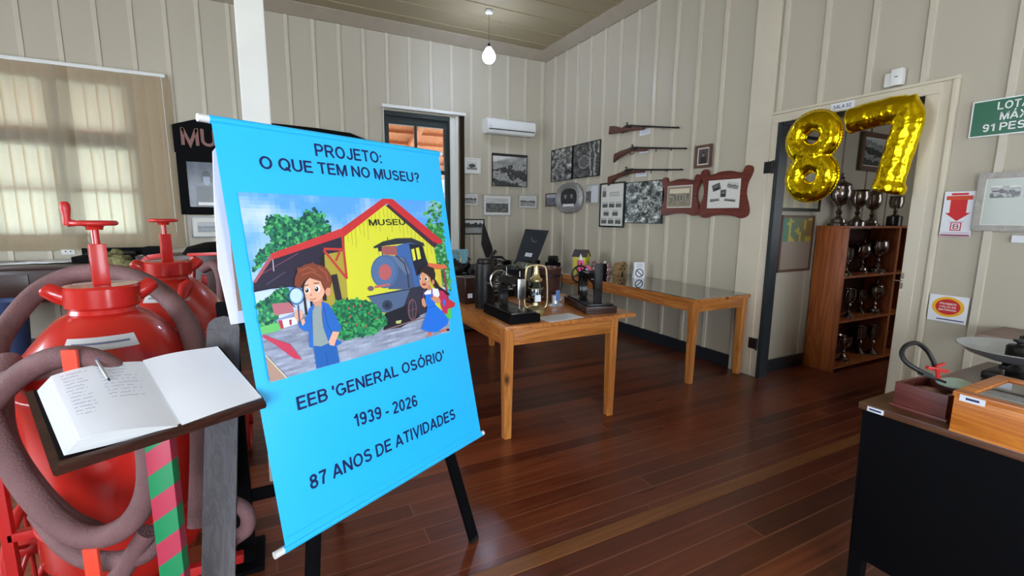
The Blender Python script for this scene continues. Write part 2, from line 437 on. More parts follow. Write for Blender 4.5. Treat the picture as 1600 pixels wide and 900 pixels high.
def add_ball(bm, c, r, mtx=None, seg=16, mi=0):
    t = bmesh.new(); bmesh.ops.create_uvsphere(t, u_segments=seg, v_segments=max(6, seg//2+2), radius=1)
    rr = (r, r, r) if isinstance(r, (int, float)) else r
    for v in t.verts: v.co = Vector((c[0]+v.co.x*rr[0], c[1]+v.co.y*rr[1], c[2]+v.co.z*rr[2]))
    merge(bm, t, mtx, mi)
def frame4(O, U, V, N):
    return Matrix(((U.x, V.x, N.x, O.x), (U.y, V.y, N.y, O.y), (U.z, V.z, N.z, O.z), (0, 0, 0, 1)))
# local frames on walls: x to the viewer's right, y up, z out of the wall
def on_back(x, z, off=0.0): return frame4(Vector((x, YB-off, z)), Vector((1, 0, 0)), Vector((0, 0, 1)), Vector((0, -1, 0)))
def on_right(y, z, off=0.0): return frame4(Vector((XR-off, y, z)), Vector((0, -1, 0)), Vector((0, 0, 1)), Vector((-1, 0, 0)))

# ------------------------------------------------------------------ printed pictures: flat coloured shapes on a plane
class Canvas:
    """2-D shapes printed on a plane of frame mtx (x right, y up, z towards the reader)."""
    def __init__(s, mtx, fn=None, eps=0.00008):
        s.m = mtx; s.fn = fn; s.eps = eps; s.k = 1; s.v = []; s.f = []; s.c = []
    def P(s, x, y):
        if s.fn: x, y = s.fn(x, y)
        return s.m @ Vector((x, y, s.k*s.eps))
    def poly(s, pts, c, jitter=0):
        q = [s.fn(*p) if s.fn else p for p in pts]
        base = len(s.v)
        for x, y in q: s.v.append(s.m @ Vector((x, y, s.k*s.eps)))
        cc = lin(c)
        for t in tessellate_polygon([[Vector((x, y, 0)) for x, y in q]]):
            a, b, d = [q[i] for i in t]
            if (b[0]-a[0])*(d[1]-a[1])-(b[1]-a[1])*(d[0]-a[0]) < 0: t = (t[0], t[2], t[1])
            s.f.append([base+i for i in t]); s.c.append(cc)
        s.k += 1
    def grid(s, x0, y0, x1, y1, nx, ny, fc):
        base = len(s.v)
        for j in range(ny+1):
            for i in range(nx+1): s.v.append(s.P(x0+(x1-x0)*i/nx, y0+(y1-y0)*j/ny))
        for j in range(ny):
            for i in range(nx):
                a = base+j*(nx+1)+i; f = [a, a+1, a+nx+2, a+nx+1]
                e1 = s.v[f[1]]-s.v[f[0]]; e2 = s.v[f[2]]-s.v[f[0]]
                if e1.cross(e2).dot(s.m.col[2].to_3d()) < 0: f = f[::-1]
                s.f.append(f); s.c.append(lin(fc((i+0.5)/nx, (j+0.5)/ny)))
        s.k += 1
    def ell(s, cx, cy, rx, ry, c, n=20, rot=0.0):
        s.poly([(cx+rx*math.cos(a)*math.cos(rot)-ry*math.sin(a)*math.sin(rot), cy+rx*math.cos(a)*math.sin(rot)+ry*math.sin(a)*math.cos(rot)) for a in [2*PI*i/n for i in range(n)]], c)
    def stroke(s, pts, w, c):
        for (x0, y0), (x1, y1) in zip(pts, pts[1:]):
            L = math.hypot(x1-x0, y1-y0) or 1; nx, ny = -(y1-y0)/L*w/2, (x1-x0)/L*w/2
            s.poly([(x0+nx, y0+ny), (x1+nx, y1+ny), (x1-nx, y1-ny), (x0-nx, y0-ny)], c); s.k -= 1
        s.k += 1
    def blobs(s, pts, n, r, cols, seed=1, sides=6):
        rnd = random.Random(seed)
        xs = [p[0] for p in pts]; ys = [p[1] for p in pts]; k0 = s.k
        def inside(x, y):
            r_ = False; m = len(pts)
            for i in range(m):
                (xa, ya), (xb, yb) = pts[i], pts[(i+1) % m]
                if (ya > y) != (yb > y) and x < (xb-xa)*(y-ya)/(yb-ya)+xa: r_ = not r_
            return r_
        cnt = 0
        while cnt < n:
            x = rnd.uniform(min(xs), max(xs)); y = rnd.uniform(min(ys), max(ys))
            if not inside(x, y): continue
            cnt += 1
            rr = r*rnd.uniform(0.5, 1.2); a0 = rnd.random()*6
            s.k = k0 + (cnt % 12)*1.0
            s.poly([(x+rr*rnd.uniform(0.6, 1.1)*math.cos(a0+2*PI*i/sides), y+rr*rnd.uniform(0.6, 1.1)*math.sin(a0+2*PI*i/sides)) for i in range(sides)], rnd.choice(cols))
        s.k = k0+13
    def build(s, name, parent=None, mat='print', label=None, world=True, kind=None):
        me = bpy.data.meshes.new(name)
        vs = s.v
        if parent is not None and world:
            inv = WM[parent.name].inverted(); vs = [inv @ v for v in vs]
        me.from_pydata([tuple(v) for v in vs], [], s.f)
        at_ = me.color_attributes.new('Col', 'FLOAT_COLOR', 'CORNER')
        i = 0
        buf = []
        for p, c in zip(me.polygons, s.c):
            for _ in range(p.loop_total): buf.extend(c)
        at_.data.foreach_set('color', buf)
        me.materials.append(M[mat])
        o = bpy.data.objects.new(name, me); COL.objects.link(o)
        if parent is not None: o.parent = parent; WM[o.name] = WM[parent.name].copy()
        if label: o['label'] = label
        if kind: o['kind'] = kind
        return o

def _arc(cx, cy, rx, ry, a0, a1, n=14):
    return [(cx+rx*math.cos(R(a0+(a1-a0)*i/n)), cy+ry*math.sin(R(a0+(a1-a0)*i/n))) for i in range(n+1)]
_S = 0.073
GL = {
 'A': (.76, [[(.055, 0), (.38, .985)], [(.705, 0), (.38, .985)], [(.18, .29), (.58, .29)]]),
 'B': (.68, [[(_S, 0), (_S, 1)], [(_S, .927)] + _arc(.38, .725, .21, .202, 90, -90) + [(_S, .523)], [(_S, .523)] + _arc(.38, .298, .235, .225, 90, -90) + [(_S, .073)]]),
 'C': (.74, [_arc(.39, .5, .317, .427, 42, 318, 26)]),
 'D': (.72, [[(_S, 0), (_S, 1)], [(_S, .927), (.30, .927)] + _arc(.30, .5, .345, .427, 90, -90, 20) + [(_S, .073)]]),
 'E': (.62, [[(_S, 0), (_S, 1)], [(_S, .927), (.61, .927)], [(_S, .52), (.57, .52)], [(_S, .073), (.62, .073)]]),
 'G': (.78, [_arc(.40, .5, .327, .427, 45, 345, 28), [(.42, .47), (.72, .47)], [(.71, .53), (.71, .14)]]),
 'I': (.15, [[(_S, 0), (_S, 1)]]),
 'J': (.54, [[(.465, 1), (.465, .30)] + _arc(.27, .27, .197, .2, 5, -180)]),
 'L': (.60, [[(_S, 0), (_S, 1)], [(_S, .073), (.60, .073)]]),
 'M': (.84, [[(_S, 0), (_S, 1)], [(.767, 0), (.767, 1)], [(.09, .97), (.42, .06), (.75, .97)]]),
 'N': (.72, [[(_S, 0), (_S, 1)], [(.647, 0), (.647, 1)], [(.08, .95), (.64, .05)]]),
 'O': (.80, [_arc(.40, .5, .327, .427, 0, 360, 36)]),
 'P': (.66, [[(_S, 0), (_S, 1)], [(_S, .927)] + _arc(.37, .69, .22, .237, 90, -90) + [(_S, .453)]]),
 'Q': (.80, [_arc(.40, .5, .327, .427, 0, 360, 36), [(.46, .27), (.76, -.03)]]),
 'R': (.72, [[(_S, 0), (_S, 1)], [(_S, .927)] + _arc(.40, .70, .21, .227, 90, -90) + [(_S, .473)], [(.38, .47), (.66, 0)]]),
 'S': (.68, [_arc(.335, .715, .235, .212, 25, 230, 16) + [(.34, .505)] + _arc(.345, .293, .26, .22, 50, -160, 18)]),
 'T': (.64, [[(.32, 0), (.32, .95)], [(0, .927), (.64, .927)]]),
 'U': (.72, [[(_S, 1), (_S, .36)] + _arc(.36, .36, .287, .287, 180, 360, 16) + [(.647, 1)]]),
 'V': (.70, [[(.05, 1), (.35, .03), (.65, 1)]]),
 'X': (.70, [[(.07, 0), (.63, 1)], [(.63, 0), (.07, 1)]]),
 '0': (.58, [_arc(.29, .5, .217, .427, 0, 360, 30)]),
 '1': (.42, [[(.31, 0), (.31, 1)], [(.04, .72), (.20, .80), (.30, .96)]]),
 '2': (.58, [_arc(.29, .70, .21, .227, 165, -20, 16) + [(.10, .10)], [(.03, .073), (.56, .073)]]),
 '3': (.58, [_arc(.27, .72, .20, .207, 155, -75, 16), _arc(.28, .29, .22, .217, 80, -155, 16)]),
 '6': (.58, [_arc(.29, .30, .217, .227, 0, 360, 24), [(.073, .30)] + _arc(.30, .52, .227, .407, 180, 40, 16)]),
 '7': (.58, [[(.02, .927), (.55, .927)], [(.51, .90), (.30, .5), (.22, 0)]]),
 '8': (.58, [_arc(.29, .735, .185, .192, 0, 360, 22), _arc(.29, .29, .217, .217, 0, 360, 24)]),
 '9': (.58, [_arc(.29, .70, .217, .227, 0, 360, 24), [(.507, .70)] + _arc(.28, .48, .227, .407, 0, -140, 16)]),
 '-': (.34, [[(.02, .33), (.32, .33)]]),
 ':': (.16, [[(_S+.01, 0), (_S+.01, .16)], [(_S+.01, .55), (_S+.01, .71)]]),
 "'": (.15, [[(_S, 1.0), (_S, .66)]]),
 '`': (.15, [[(_S, 1.0), (_S, .66)]]),
 '?': (.60, [_arc(.29, .72, .21, .207, 165, -30, 16) + [(.30, .42), (.29, .28)], [(.29, 0), (.29, .15)]]),
}
GL['Ã'] = (.76, GL['A'][1] + [[(.20, 1.10), (.30, 1.17), (.44, 1.11), (.55, 1.18)]])
GL['Á'] = (.76, GL['A'][1] + [[(.34, 1.07), (.48, 1.25)]])
GL['Ó'] = (.80, GL['O'][1] + [[(.36, 1.07), (.50, 1.25)]])
GL['Ç'] = (.74, GL['C'][1] + [[(.39, .03), (.43, -.10), (.33, -.16)]])
def ribbon(pts, w, closed=False):
    n = len(pts); q = []
    if n > 2 and math.hypot(pts[0][0]-pts[-1][0], pts[0][1]-pts[-1][1]) < 1e-6: closed = True; pts = pts[:-1]; n -= 1
    for i in range(n):
        a = pts[i-1] if (i > 0 or closed) else None; b = pts[(i+1) % n] if (i < n-1 or closed) else None; p = pts[i]
        d = []
        for s_, e_ in ((a, p), (p, b)):
            if s_ is None or e_ is None: continue
            L = math.hypot(e_[0]-s_[0], e_[1]-s_[1])
            if L > 1e-9: d.append(((e_[0]-s_[0])/L, (e_[1]-s_[1])/L))
        nx, ny = -sum(v[1] for v in d), sum(v[0] for v in d); L = math.hypot(nx, ny) or 1; nx /= L; ny /= L
        c = max(.35, nx*-d[0][1]+ny*d[0][0]); k = w/2/c
        q.append(((p[0]+nx*k, p[1]+ny*k), (p[0]-nx*k, p[1]-ny*k)))
    m = n if closed else n-1
    return [(q[i][0], q[i][1], q[(i+1) % n][1], q[(i+1) % n][0]) for i in range(m)]
def lettering(lines, mtx, mat, parent, name='lettering', thick=0.0, world=True, bold=None):
    """lines: (text, x_left, y_base, width, cap_height[, slope]); each line is a part of its own"""
    for ln in lines:
        body, x, y, w, cap = ln[:5]; sl = ln[5] if len(ln) > 5 else 0.0
        quads = []; cx = 0.0
        for ch in body:
            if ch == ' ': cx += .30; continue
            gw, st_ = GL[ch]
            for pl in st_:
                for q in ribbon(pl, .166): quads.append([(cx+a_, b_) for a_, b_ in q])
            cx += gw+.115
        tot = cx-.115
        bm = BM(); sx = w/tot
        for q in quads:
            bm.faces.new([bm.verts.new(mtx @ Vector((x+a_*sx, y+b_*cap+a_*sx*sl, 0))) for a_, b_ in q])
        nrm = mtx.col[2].to_3d(); bm.normal_update()
        for f in bm.faces:
            if f.normal.dot(nrm) < 0: f.normal_flip()
        bmesh.ops.remove_doubles(bm, verts=list(bm.verts), dist=1e-6)
        if thick > 0:
            r = bmesh.ops.extrude_face_region(bm, geom=list(bm.faces))
            for e in r['geom']:
                if isinstance(e, bmesh.types.BMVert): e.co += nrm*thick
        o = obj(name, bm, mat, parent, world=world, smooth=False)
    return o

# ================================================================== ROOM
YB, XR, ZC, WZ = 6.586, 3.93, 3.95, 3.84      # back wall, right wall, ceiling, top of wall boards
XL, YF = -4.2, -3.0
def wall_with_holes(bm, a0, a1, z0, z1, holes, mk):
    """mk(a0,a1,z0,z1) adds a box of wall"""
    cuts = sorted(set([a0, a1] + [h[0] for h in holes] + [h[1] for h in holes]))
    for s, e in zip(cuts, cuts[1:]):
        hs = sorted([h for h in holes if h[0] <= s+1e-6 and h[1] >= e-1e-6], key=lambda h: h[2])
        z = z0
        for h in hs:
            if h[2] > z+1e-6: mk(s, e, z, h[2])
            z = h[3]
        if z < z1-1e-6: mk(s, e, z, z1)

bm = BM(); add_box(bm, XL-0.1, XR+0.1, YF-0.1, YB+0.1, -0.1, 0); add_box(bm, XR+0.1, 6.7, 0.0, 2.8, -0.1, 0)
struct('floor', bm, 'floor')
bm = BM()
add_box(bm, XL-0.1, XR+0.1, YF-0.1, YB+0.1, ZC, ZC+0.1)
y = 6.22
while y > YF:
    add_box(bm, XL, XR, y-0.014, y+0.014, ZC-0.012, ZC)
    y -= 0.385
struct('ceiling', bm, 'ceil')

W1 = (-2.56, -1.30, 1.20, 2.80)
W2 = (1.42, 2.42, 0.02, 2.86)
bm = BM()
mk = lambda a, b, c, d: add_box(bm, a, b, YB, YB+0.1, c, d)
wall_with_holes(bm, XL-0.1, XR+0.1, 0, ZC, [W1, W2], mk)
x = 0.27
bt = [0.27+0.3*k for k in range(-15, 13)]
def bands(lo, hi, holes):
    z = lo; out = []
    for h in sorted(holes):
        if h[0] > z: out.append((z, h[0]))
        z = max(z, h[1])
    if z < hi: out.append((z, hi))
    return out
for x in bt:
    if x < XL: continue
    hs = []
    if W1[0]-0.12 < x < W1[1]+0.12: hs.append((1.1, 2.9))
    if W2[0]-0.1 < x < W2[1]+0.14: hs.append((0, 2.94))
    for a, b in bands(0.13, WZ, hs): add_box(bm, x-0.022, x+0.022, YB-0.013, YB+0.01, a, b, None, 0.003, 1)
struct('wall_back', bm, ['wall', 'batten'])

DY0, DY1, DZ = 1.63, 2.64, 2.275
bm = BM()
mk = lambda a, b, c, d: add_box(bm, XR, XR+0.08, a, b, c, d)
wall_with_holes(bm, YF-0.1, YB+0.1, 0, ZC, [(DY0, DY1, 0, DZ)], mk)
rb = [6.29-0.303*k for k in range(0, 12)] + [2.66-0.335*k for k in range(0, 4)] + [1.22-0.3*k for k in range(0, 14)]
for y in rb:
    if 2.66 < y < 2.96 or y < YF: continue
    hs = [(0, 2.36)] if 1.45 < y < 2.7 else []
    for a, b in bands(0.13, WZ, hs): add_box(bm, XR-0.018, XR+0.01, y-0.02, y+0.02, a, b, None, 0.003, 1)
struct('wall_right', bm, ['wall', 'batten'])
bm = BM()
mk = lambda a, b, c, d: add_box(bm, XL-0.1, XL, a, b, c, d)
wall_with_holes(bm, YF-0.1, YB+0.1, 0, ZC, [(1.3, 3.9, 0.9, 2.7)], mk)
for k in range(31):
    y = YF+0.15+0.31*k
    for a, b in bands(0.13, WZ, [(0.9, 2.7)] if 1.2 < y < 4.0 else []): add_box(bm, XL-0.01, XL+0.013, y-0.02, y+0.02, a, b, None, 0.003, 1)
struct('wall_left', bm, ['wall', 'batten'])
bm = BM()
mk = lambda a, b, c, d: add_box(bm, a, b, YF-0.1, YF, c, d)
wall_with_holes(bm, XL-0.1, XR+0.1, 0, ZC, [(-2.6, 0.0, 0.85, 2.65), (1.65, 2.95, 0, 2.75)], mk)
struct('wall_front', bm, 'wall')
def winframe(name, a0, a1, z0, z1, mul, y, axis='y'):
    bm = BM()
    def B(p0, p1, q0, q1):
        if axis == 'y': add_box(bm, p0, p1, y-0.03, y+0.03, q0, q1)
        else: add_box(bm, y-0.03, y+0.03, p0, p1, q0, q1)
    B(a0, a1, z0, z0+0.06); B(a0, a1, z1-0.06, z1); B(a0, a0+0.06, z0+0.06, z1-0.06); B(a1-0.06, a1, z0+0.06, z1-0.06)
    for k in range(1, mul): c = a0+(a1-a0)*k/mul; B(c-0.025, c+0.025, z0+0.06, z1-0.06)
    return struct(name, bm, 'wpaint')
winframe('window_3', -2.6, 0.0, 0.85, 2.65, 3, -3.05)
winframe('window_4', 1.3, 3.9, 0.9, 2.7, 3, -4.25, 'x')

# next room beyond the door
Y2 = 2.70
bm = BM()
add_box(bm, XR+0.08, 6.7, Y2, Y2+0.1, 0, 3.0)
for x in (4.62, 5.05, 5.5, 5.95): add_box(bm, x-0.02, x+0.02, Y2-0.013, Y2, 0.13, 2.9)
struct('wall_next_room_back', bm, 'wall')
bm = BM(); add_box(bm, 6.6, 6.7, 0.0, Y2, 0, 3.0); struct('wall_next_room_right', bm, 'wall')
bm = BM(); add_box(bm, XR+0.08, 6.7, -0.1, 0.0, 0, 3.0); struct('wall_next_room_front', bm, 'wall')
bm = BM(); add_box(bm, XR+0.08, 6.7, -0.1, Y2+0.1, 3.0, 3.1); struct('ceiling_next_room', bm, 'ceil')

# skirting, cornice, casings
bm = BM(); add_box(bm, XL, W2[0]-0.06, YB-0.02, YB, 0, 0.13, None, 0.003); add_box(bm, W2[1]+0.1, XR, YB-0.02, YB, 0, 0.13, None, 0.003); struct('baseboard_back', bm, 'base')
bm = BM(); add_box(bm, XR-0.02, XR, 2.93, YB-0.02, 0, 0.13, None, 0.003); add_box(bm, XR-0.02, XR, YF, 1.48, 0, 0.13, None, 0.003); struct('baseboard_right', bm, 'base')
bm = BM(); add_box(bm, XR+0.09, 6.6, Y2-0.02, Y2, 0, 0.12); struct('baseboard_next_room', bm, 'base')
bm = BM(); add_box(bm, XL, XL+0.02, YF, YB-0.02, 0, 0.13); struct('baseboard_left', bm, 'base')
bm = BM()
add_prism(bm, [(0, 0), (0.022, 0), (0.16, 0.095), (0.16, 0.112), (0, 0.112)], 0, YB-YF, frame4(Vector((XR, YB, WZ)), Vector((-1, 0, 0)), Vector((0, 0, 1)), Vector((0, -1, 0))))
struct('trim_1', bm, 'crown')
bm = BM()
add_prism(bm, [(0, 0), (0.022, 0), (0.16, 0.095), (0.16, 0.112), (0, 0.112)], 0, XR-XL, frame4(Vector((XR, YB, WZ)), Vector((0, -1, 0)), Vector((0, 0, 1)), Vector((-1, 0, 0))))
struct('trim_2', bm, 'crown')
bm = BM(); add_box(bm, XR-0.03, XR, 2.705, 2.93, 0, WZ, None, 0.004); struct('trim_3', bm, 'trim')   # flat pilaster board left of the door
bm = BM()   # casing round the doorway
add_box(bm, XR-0.022, XR, 1.55, 2.705, DZ, 2.345, None, 0.004)
add_box(bm, XR-0.022, XR, 1.55, DY0, 0, DZ, None, 0.004)
add_box(bm, XR-0.034, XR, 1.46, 2.705, 2.345, 2.365, None, 0.004)
add_box(bm, XR-0.034, XR, 1.46, 1.49, 0, 2.345, None, 0.006)
add_box(bm, XR-0.014, XR, 1.49, 1.55, 0, 2.345)
add_box(bm, XR-0.022, XR, DY1, 2.705, 0, DZ, None, 0.003)
struct('trim_4', bm, 'trim')
dr = bpy.data.objects.new('door_2', None); COL.objects.link(dr); dr['kind'] = 'structure'; WM[dr.name] = Matrix.Identity(4)
bm = BM()
add_box(bm, XR-0.03, XR+0.085, DY1-0.035, DY1, 0, DZ); add_box(bm, XR+0.03, XR+0.085, DY0, DY0+0.02, 0, DZ)
add_box(bm, XR-0.005, XR+0.085, DY0, DY1-0.035, DZ-0.03, DZ)
obj('door_jamb', bm, 'doordark', dr, smooth=False)
for z in (1.905, 0.315):
    bm = BM(); add_box(bm, XR-0.036, XR-0.022, 2.655, 2.735, z-0.05, z+0.05, None, 0.003); add_tube(bm, [(XR-0.04, 2.65, z-0.055), (XR-0.04, 2.65, z+0.055)], 0.009, 8)
    obj('hinge', bm, 'iron', dr)
bm = BM()
for z in (1.07, 1.0): add_box(bm, XR-0.026, XR-0.02, DY0-0.02, DY0-0.002, z-0.02, z+0.02)
add_tube(bm, [(XR-0.022, DY0-0.012, 1.035), (XR-0.05, DY0-0.012, 1.035), (XR-0.05, DY0+0.03, 1.035)], 0.006, 8)
obj('latch', bm, 'steel', dr)
bm = BM(); add_box(bm, XL, XR, 1.50, 1.575, 0, 0.004, None, 0.001)
st = struct('trim_5', bm, 'strip')      # tan board let into the floor

# window behind the blinds
w1 = bpy.data.objects.new('window_1', None); COL.objects.link(w1); w1['kind'] = 'structure'; WM[w1.name] = Matrix.Identity(4)
bm = BM(); a0, a1, z0, z1 = W1
for (p, q, r_, s_) in ((a0, a1, z0, z0+0.05), (a0, a1, z1-0.05, z1), (a0, a0+0.05, z0+.05, z1-.05), (a1-0.05, a1, z0+.05, z1-.05), (-1.985, -1.88, z0+.05, z1-.05), (a0+.05, -1.985, 2.12, 2.30), (-1.88, a1-.05, 2.12, 2.30), (a0+.05, -1.985, 1.675, 1.715), (-1.88, a1-.05, 1.675, 1.715)):
    add_box(bm, p, q, YB+0.02, YB+0.08, r_, s_, None, 0.003)
obj('window_frame', bm, 'dgreen', w1, smooth=False)
bm = BM(); add_box(bm, a0+.05, a1-.05, YB+0.045, YB+0.05, z0+.05, z1-.05); obj('pane', bm, 'glass', w1, smooth=False)
bm = BM(); add_box(bm, a0-0.08, a1+0.08, YB-0.03, YB, z0-0.05, z0, None, 0.004); obj('window_sill', bm, 'wpaint', w1, smooth=False)

# tall dark green glazed door behind the banner
w2 = bpy.data.objects.new('window_2', None); COL.objects.link(w2); w2['kind'] = 'structure'; WM[w2.name] = Matrix.Identity(4)
bm = BM(); a0, a1, z0, z1 = 1.42, 2.32, 0.02, 2.86
for (p, q, r_, s_) in ((a0, a1, z1-0.16, z1), (a0, a0+0.055, z0, z1-.16), (a1-0.055, a1, z0, z1-.16), (a0+.055, a1-.055, 2.055, 2.11), (1.835, 1.865, 2.11, z1-.16), (a0+.055, a1-.055, z0, 0.9), (1.82, 1.88, 0.9, 2.055), (a0+.055, 1.82, 1.45, 1.49), (1.88, a1-.055, 1.45, 1.49)):
    add_box(bm, p, q, YB+0.02, YB+0.08, r_, s_, None, 0.003)
add_box(bm, a0-0.02, a0, YB-0.02, YB+0.09, z0, z1); add_box(bm, a1, a1+0.02, YB-0.0, YB+0.09, z0, z1); add_box(bm, a0, a1, YB-0.03, YB+0.02, z1-0.06, z1)
obj('window_frame', bm, 'dgreen', w2, smooth=False)
bm = BM(); add_box(bm, a0+.05, a1-.05, YB+0.045, YB+0.05, 0.9, z1-.16); obj('pane', bm, 'glass', w2, smooth=False)
bm = BM(); add_box(bm, 2.34, 2.42, YB-0.02, YB+0.1, 0.02, 2.86, None, 0.004); add_box(bm, 2.42, 2.46, YB-0.03, YB, 0.02, 2.88, None, 0.004)
obj('window_casing', bm, 'wpaint', w2, smooth=False)

# outside: ground, porch roof, posts, hedge
bm = BM(); add_box(bm, -14, 14, YB+0.12, 24, -0.3, -0.2); struct('ground', bm, 'ground')
bm = BM()
rm = frame4(Vector((0, YB+0.12, 3.35)), Vector((1, 0, 0)), Vector((0, 2.9, -1.0)).normalized(), Vector((0, 1.0, 2.9)).normalized())
add_box(bm, -6, 8, 0, 3.1, 0, 0.03, rm)
for k in range(8): add_box(bm, -6, 8, 0.3+0.38*k, 0.35+0.38*k, -0.05, 0, rm)
for k in range(14): add_box(bm, -5.8+k, -5.7+k, 0, 3.1, -0.13, -0.05, rm)
struct('ceiling_porch', bm, 'porch')
rnd = random.Random(3)
for k, hx in enumerate((-7.0, -3.4, 0.2, 3.8, 7.4)):
    bm = BM()
    for _ in range(26): add_ball(bm, (hx+rnd.uniform(-1.1, 1.1), 16+rnd.uniform(-.6, .6), rnd.uniform(0.0, 0.6)), rnd.uniform(0.3, 0.5), None, 8)
    for v in bm.verts: v.co += noise.noise_vector(v.co*4)*0.12
    tag(obj('hedge_shrub', bm, 'leaf'), ['round green shrub outside beyond the left blind window', 'green shrub outside seen low through the blind slats', 'green shrub outside between the two rear windows', 'green shrub outside beyond the tall dark framed window', 'green shrub outside at the far right of the yard'][k], 'shrub', 'shrubs in the yard')

# ================================================================== vertical blinds
t = thing('vertical_blind', 'cream vertical slat blind drawn across the sunlit left window', 'blind', (-1.7, YB-0.06, 2.93))
bm = BM(); add_box(bm, -2.95, -0.965, YB-0.085, YB-0.03, 2.93, 2.965, None, 0.004); obj('headrail', bm, 'white', t)
k = 0; x = -2.93
rnd = random.Random(11)
while x < -1.0:
    bm = BM()
    ang = R(rnd.uniform(8, 16)); 
    if abs(x+1.93) < 0.05: ang = R(48)
    mm = Matrix.Translation((x+0.05, YB-0.058, 0)) @ Matrix.Rotation(ang, 4, 'Z')
    n = 4; vs = []
    zb = 1.065 + rnd.uniform(-.006, .006)
    for i in range(n+1):
        u = -0.062+0.124*i/n; yy = 0.006*math.cos(PI*u/0.124)
        vs.append((bm.verts.new(mm @ Vector((u, -yy, zb))), bm.verts.new(mm @ Vector((u, -yy, 2.93)))))
    for a, b in zip(vs, vs[1:]): bm.faces.new((a[0], b[0], b[1], a[1]))
    obj('slat', bm, 'blind', t)
    x += 0.105
bm = BM(); add_tube(bm, [(-1.0, YB-0.09, 2.93), (-0.995, YB-0.09, 1.25)], 0.003, 6); obj('cord', bm, 'white', t)

t = thing('roller_blind', 'brown blind folded to the right of the tall dark window', 'blind', (2.0, YB-0.06, 2.90))
bm = BM(); add_box(bm, 1.37, 2.55, YB-0.10, YB-0.03, 2.885, 2.925, None, 0.004); obj('headrail', bm, 'white', t)
bm = BM()
pts = []
for i in range(15): pts.append((2.475+0.0045*i, YB-0.05+(0.022 if i % 2 else -0.022)))
vs = [(bm.verts.new((x, y, 0.35)), bm.verts.new((x, y, 2.885))) for x, y in pts]
for a, b in zip(vs, vs[1:]): bm.faces.new((a[0], b[0], b[1], a[1]))
obj('folded_slats', bm, 'brownblind', t, smooth=False)
bm = BM(); add_tube(bm, [(1.39, YB-0.06, 2.885), (1.392, YB-0.06, 1.2)], 0.004, 6); obj('cord', bm, 'white', t)

# ================================================================== column
bm = BM(); add_box(bm, -0.105, 0.02, 2.69, 2.815, 0.0, ZC, None, 0.006)
struct('wall_post', bm, 'wpaint')

# ================================================================== hanging bulb
bp = onz(764, 88, 3.42)
t = thing('pendant_bulb', 'lit cool white bulb hanging on a cord from the ceiling', 'lamp', (bp.x, bp.y, ZC-0.01))
bm = BM(); add_tube(bm, [(bp.x, bp.y, ZC-0.01), (bp.x, bp.y, bp.z+0.14)], 0.0025, 6); obj('cord', bm, 'rubber', t)
bm = BM(); add_lathe(bm, [(0.045, ZC-0.035), (0.05, ZC-0.012)], Matrix.Translation((bp.x, bp.y, 0))); obj('ceiling_rose', bm, 'wpaint', t)
bm = BM(); add_lathe(bm, [(0.012, bp.z+0.15), (0.02, bp.z+0.13), (0.02, bp.z+0.075)], Matrix.Translation((bp.x, bp.y, 0))); obj('socket', bm, 'rubber', t)
bm = BM(); add_lathe(bm, [(0, -0.062), (0.03, -0.057), (0.054, -0.03), (0.06, 0.0), (0.05, 0.03), (0.03, 0.06), (0.018, 0.078), (0, 0.08)], Matrix.Translation(bp) @ Matrix.Scale(1.35, 4)); obj('bulb', bm, 'bulb', t)

# ================================================================== air conditioner
t = thing('air_conditioner', 'white split air conditioner high on the back wall near the corner', 'air conditioner', (3.25, YB-0.1, 2.67))
m = on_back(2.85, 2.675)
bm = BM()
add_prism(bm, [(0, 0.03), (0.05, 0), (0.15, 0), (0.205, 0.05), (0.215, 0.10), (0.20, 0.195), (0.16, 0.215), (0, 0.215)], 0, 0.80, m @ Matrix(((0, 0, 1, 0), (0, 1, 0, 0), (1, 0, 0, 0), (0, 0, 0, 1))), 0, 0.006)
obj('casing', bm, 'white', t)
bm = BM(); add_box(bm, 0.02, 0.78, 0.048, 0.06, 0.208, 0.2165, m); obj('air_slot', bm, 'rubber', t)
bm = BM(); add_box(bm, 0.02, 0.78, 0.012, 0.03, 0.166, 0.19, m @ Matrix.Identity(4)); obj('louvre', bm, 'white', t)
bm = BM(); add_box(bm, 0.02, 0.06, 0.085, 0.092, 0.2145, 0.217, m); obj('badge', bm, 'ink', t)

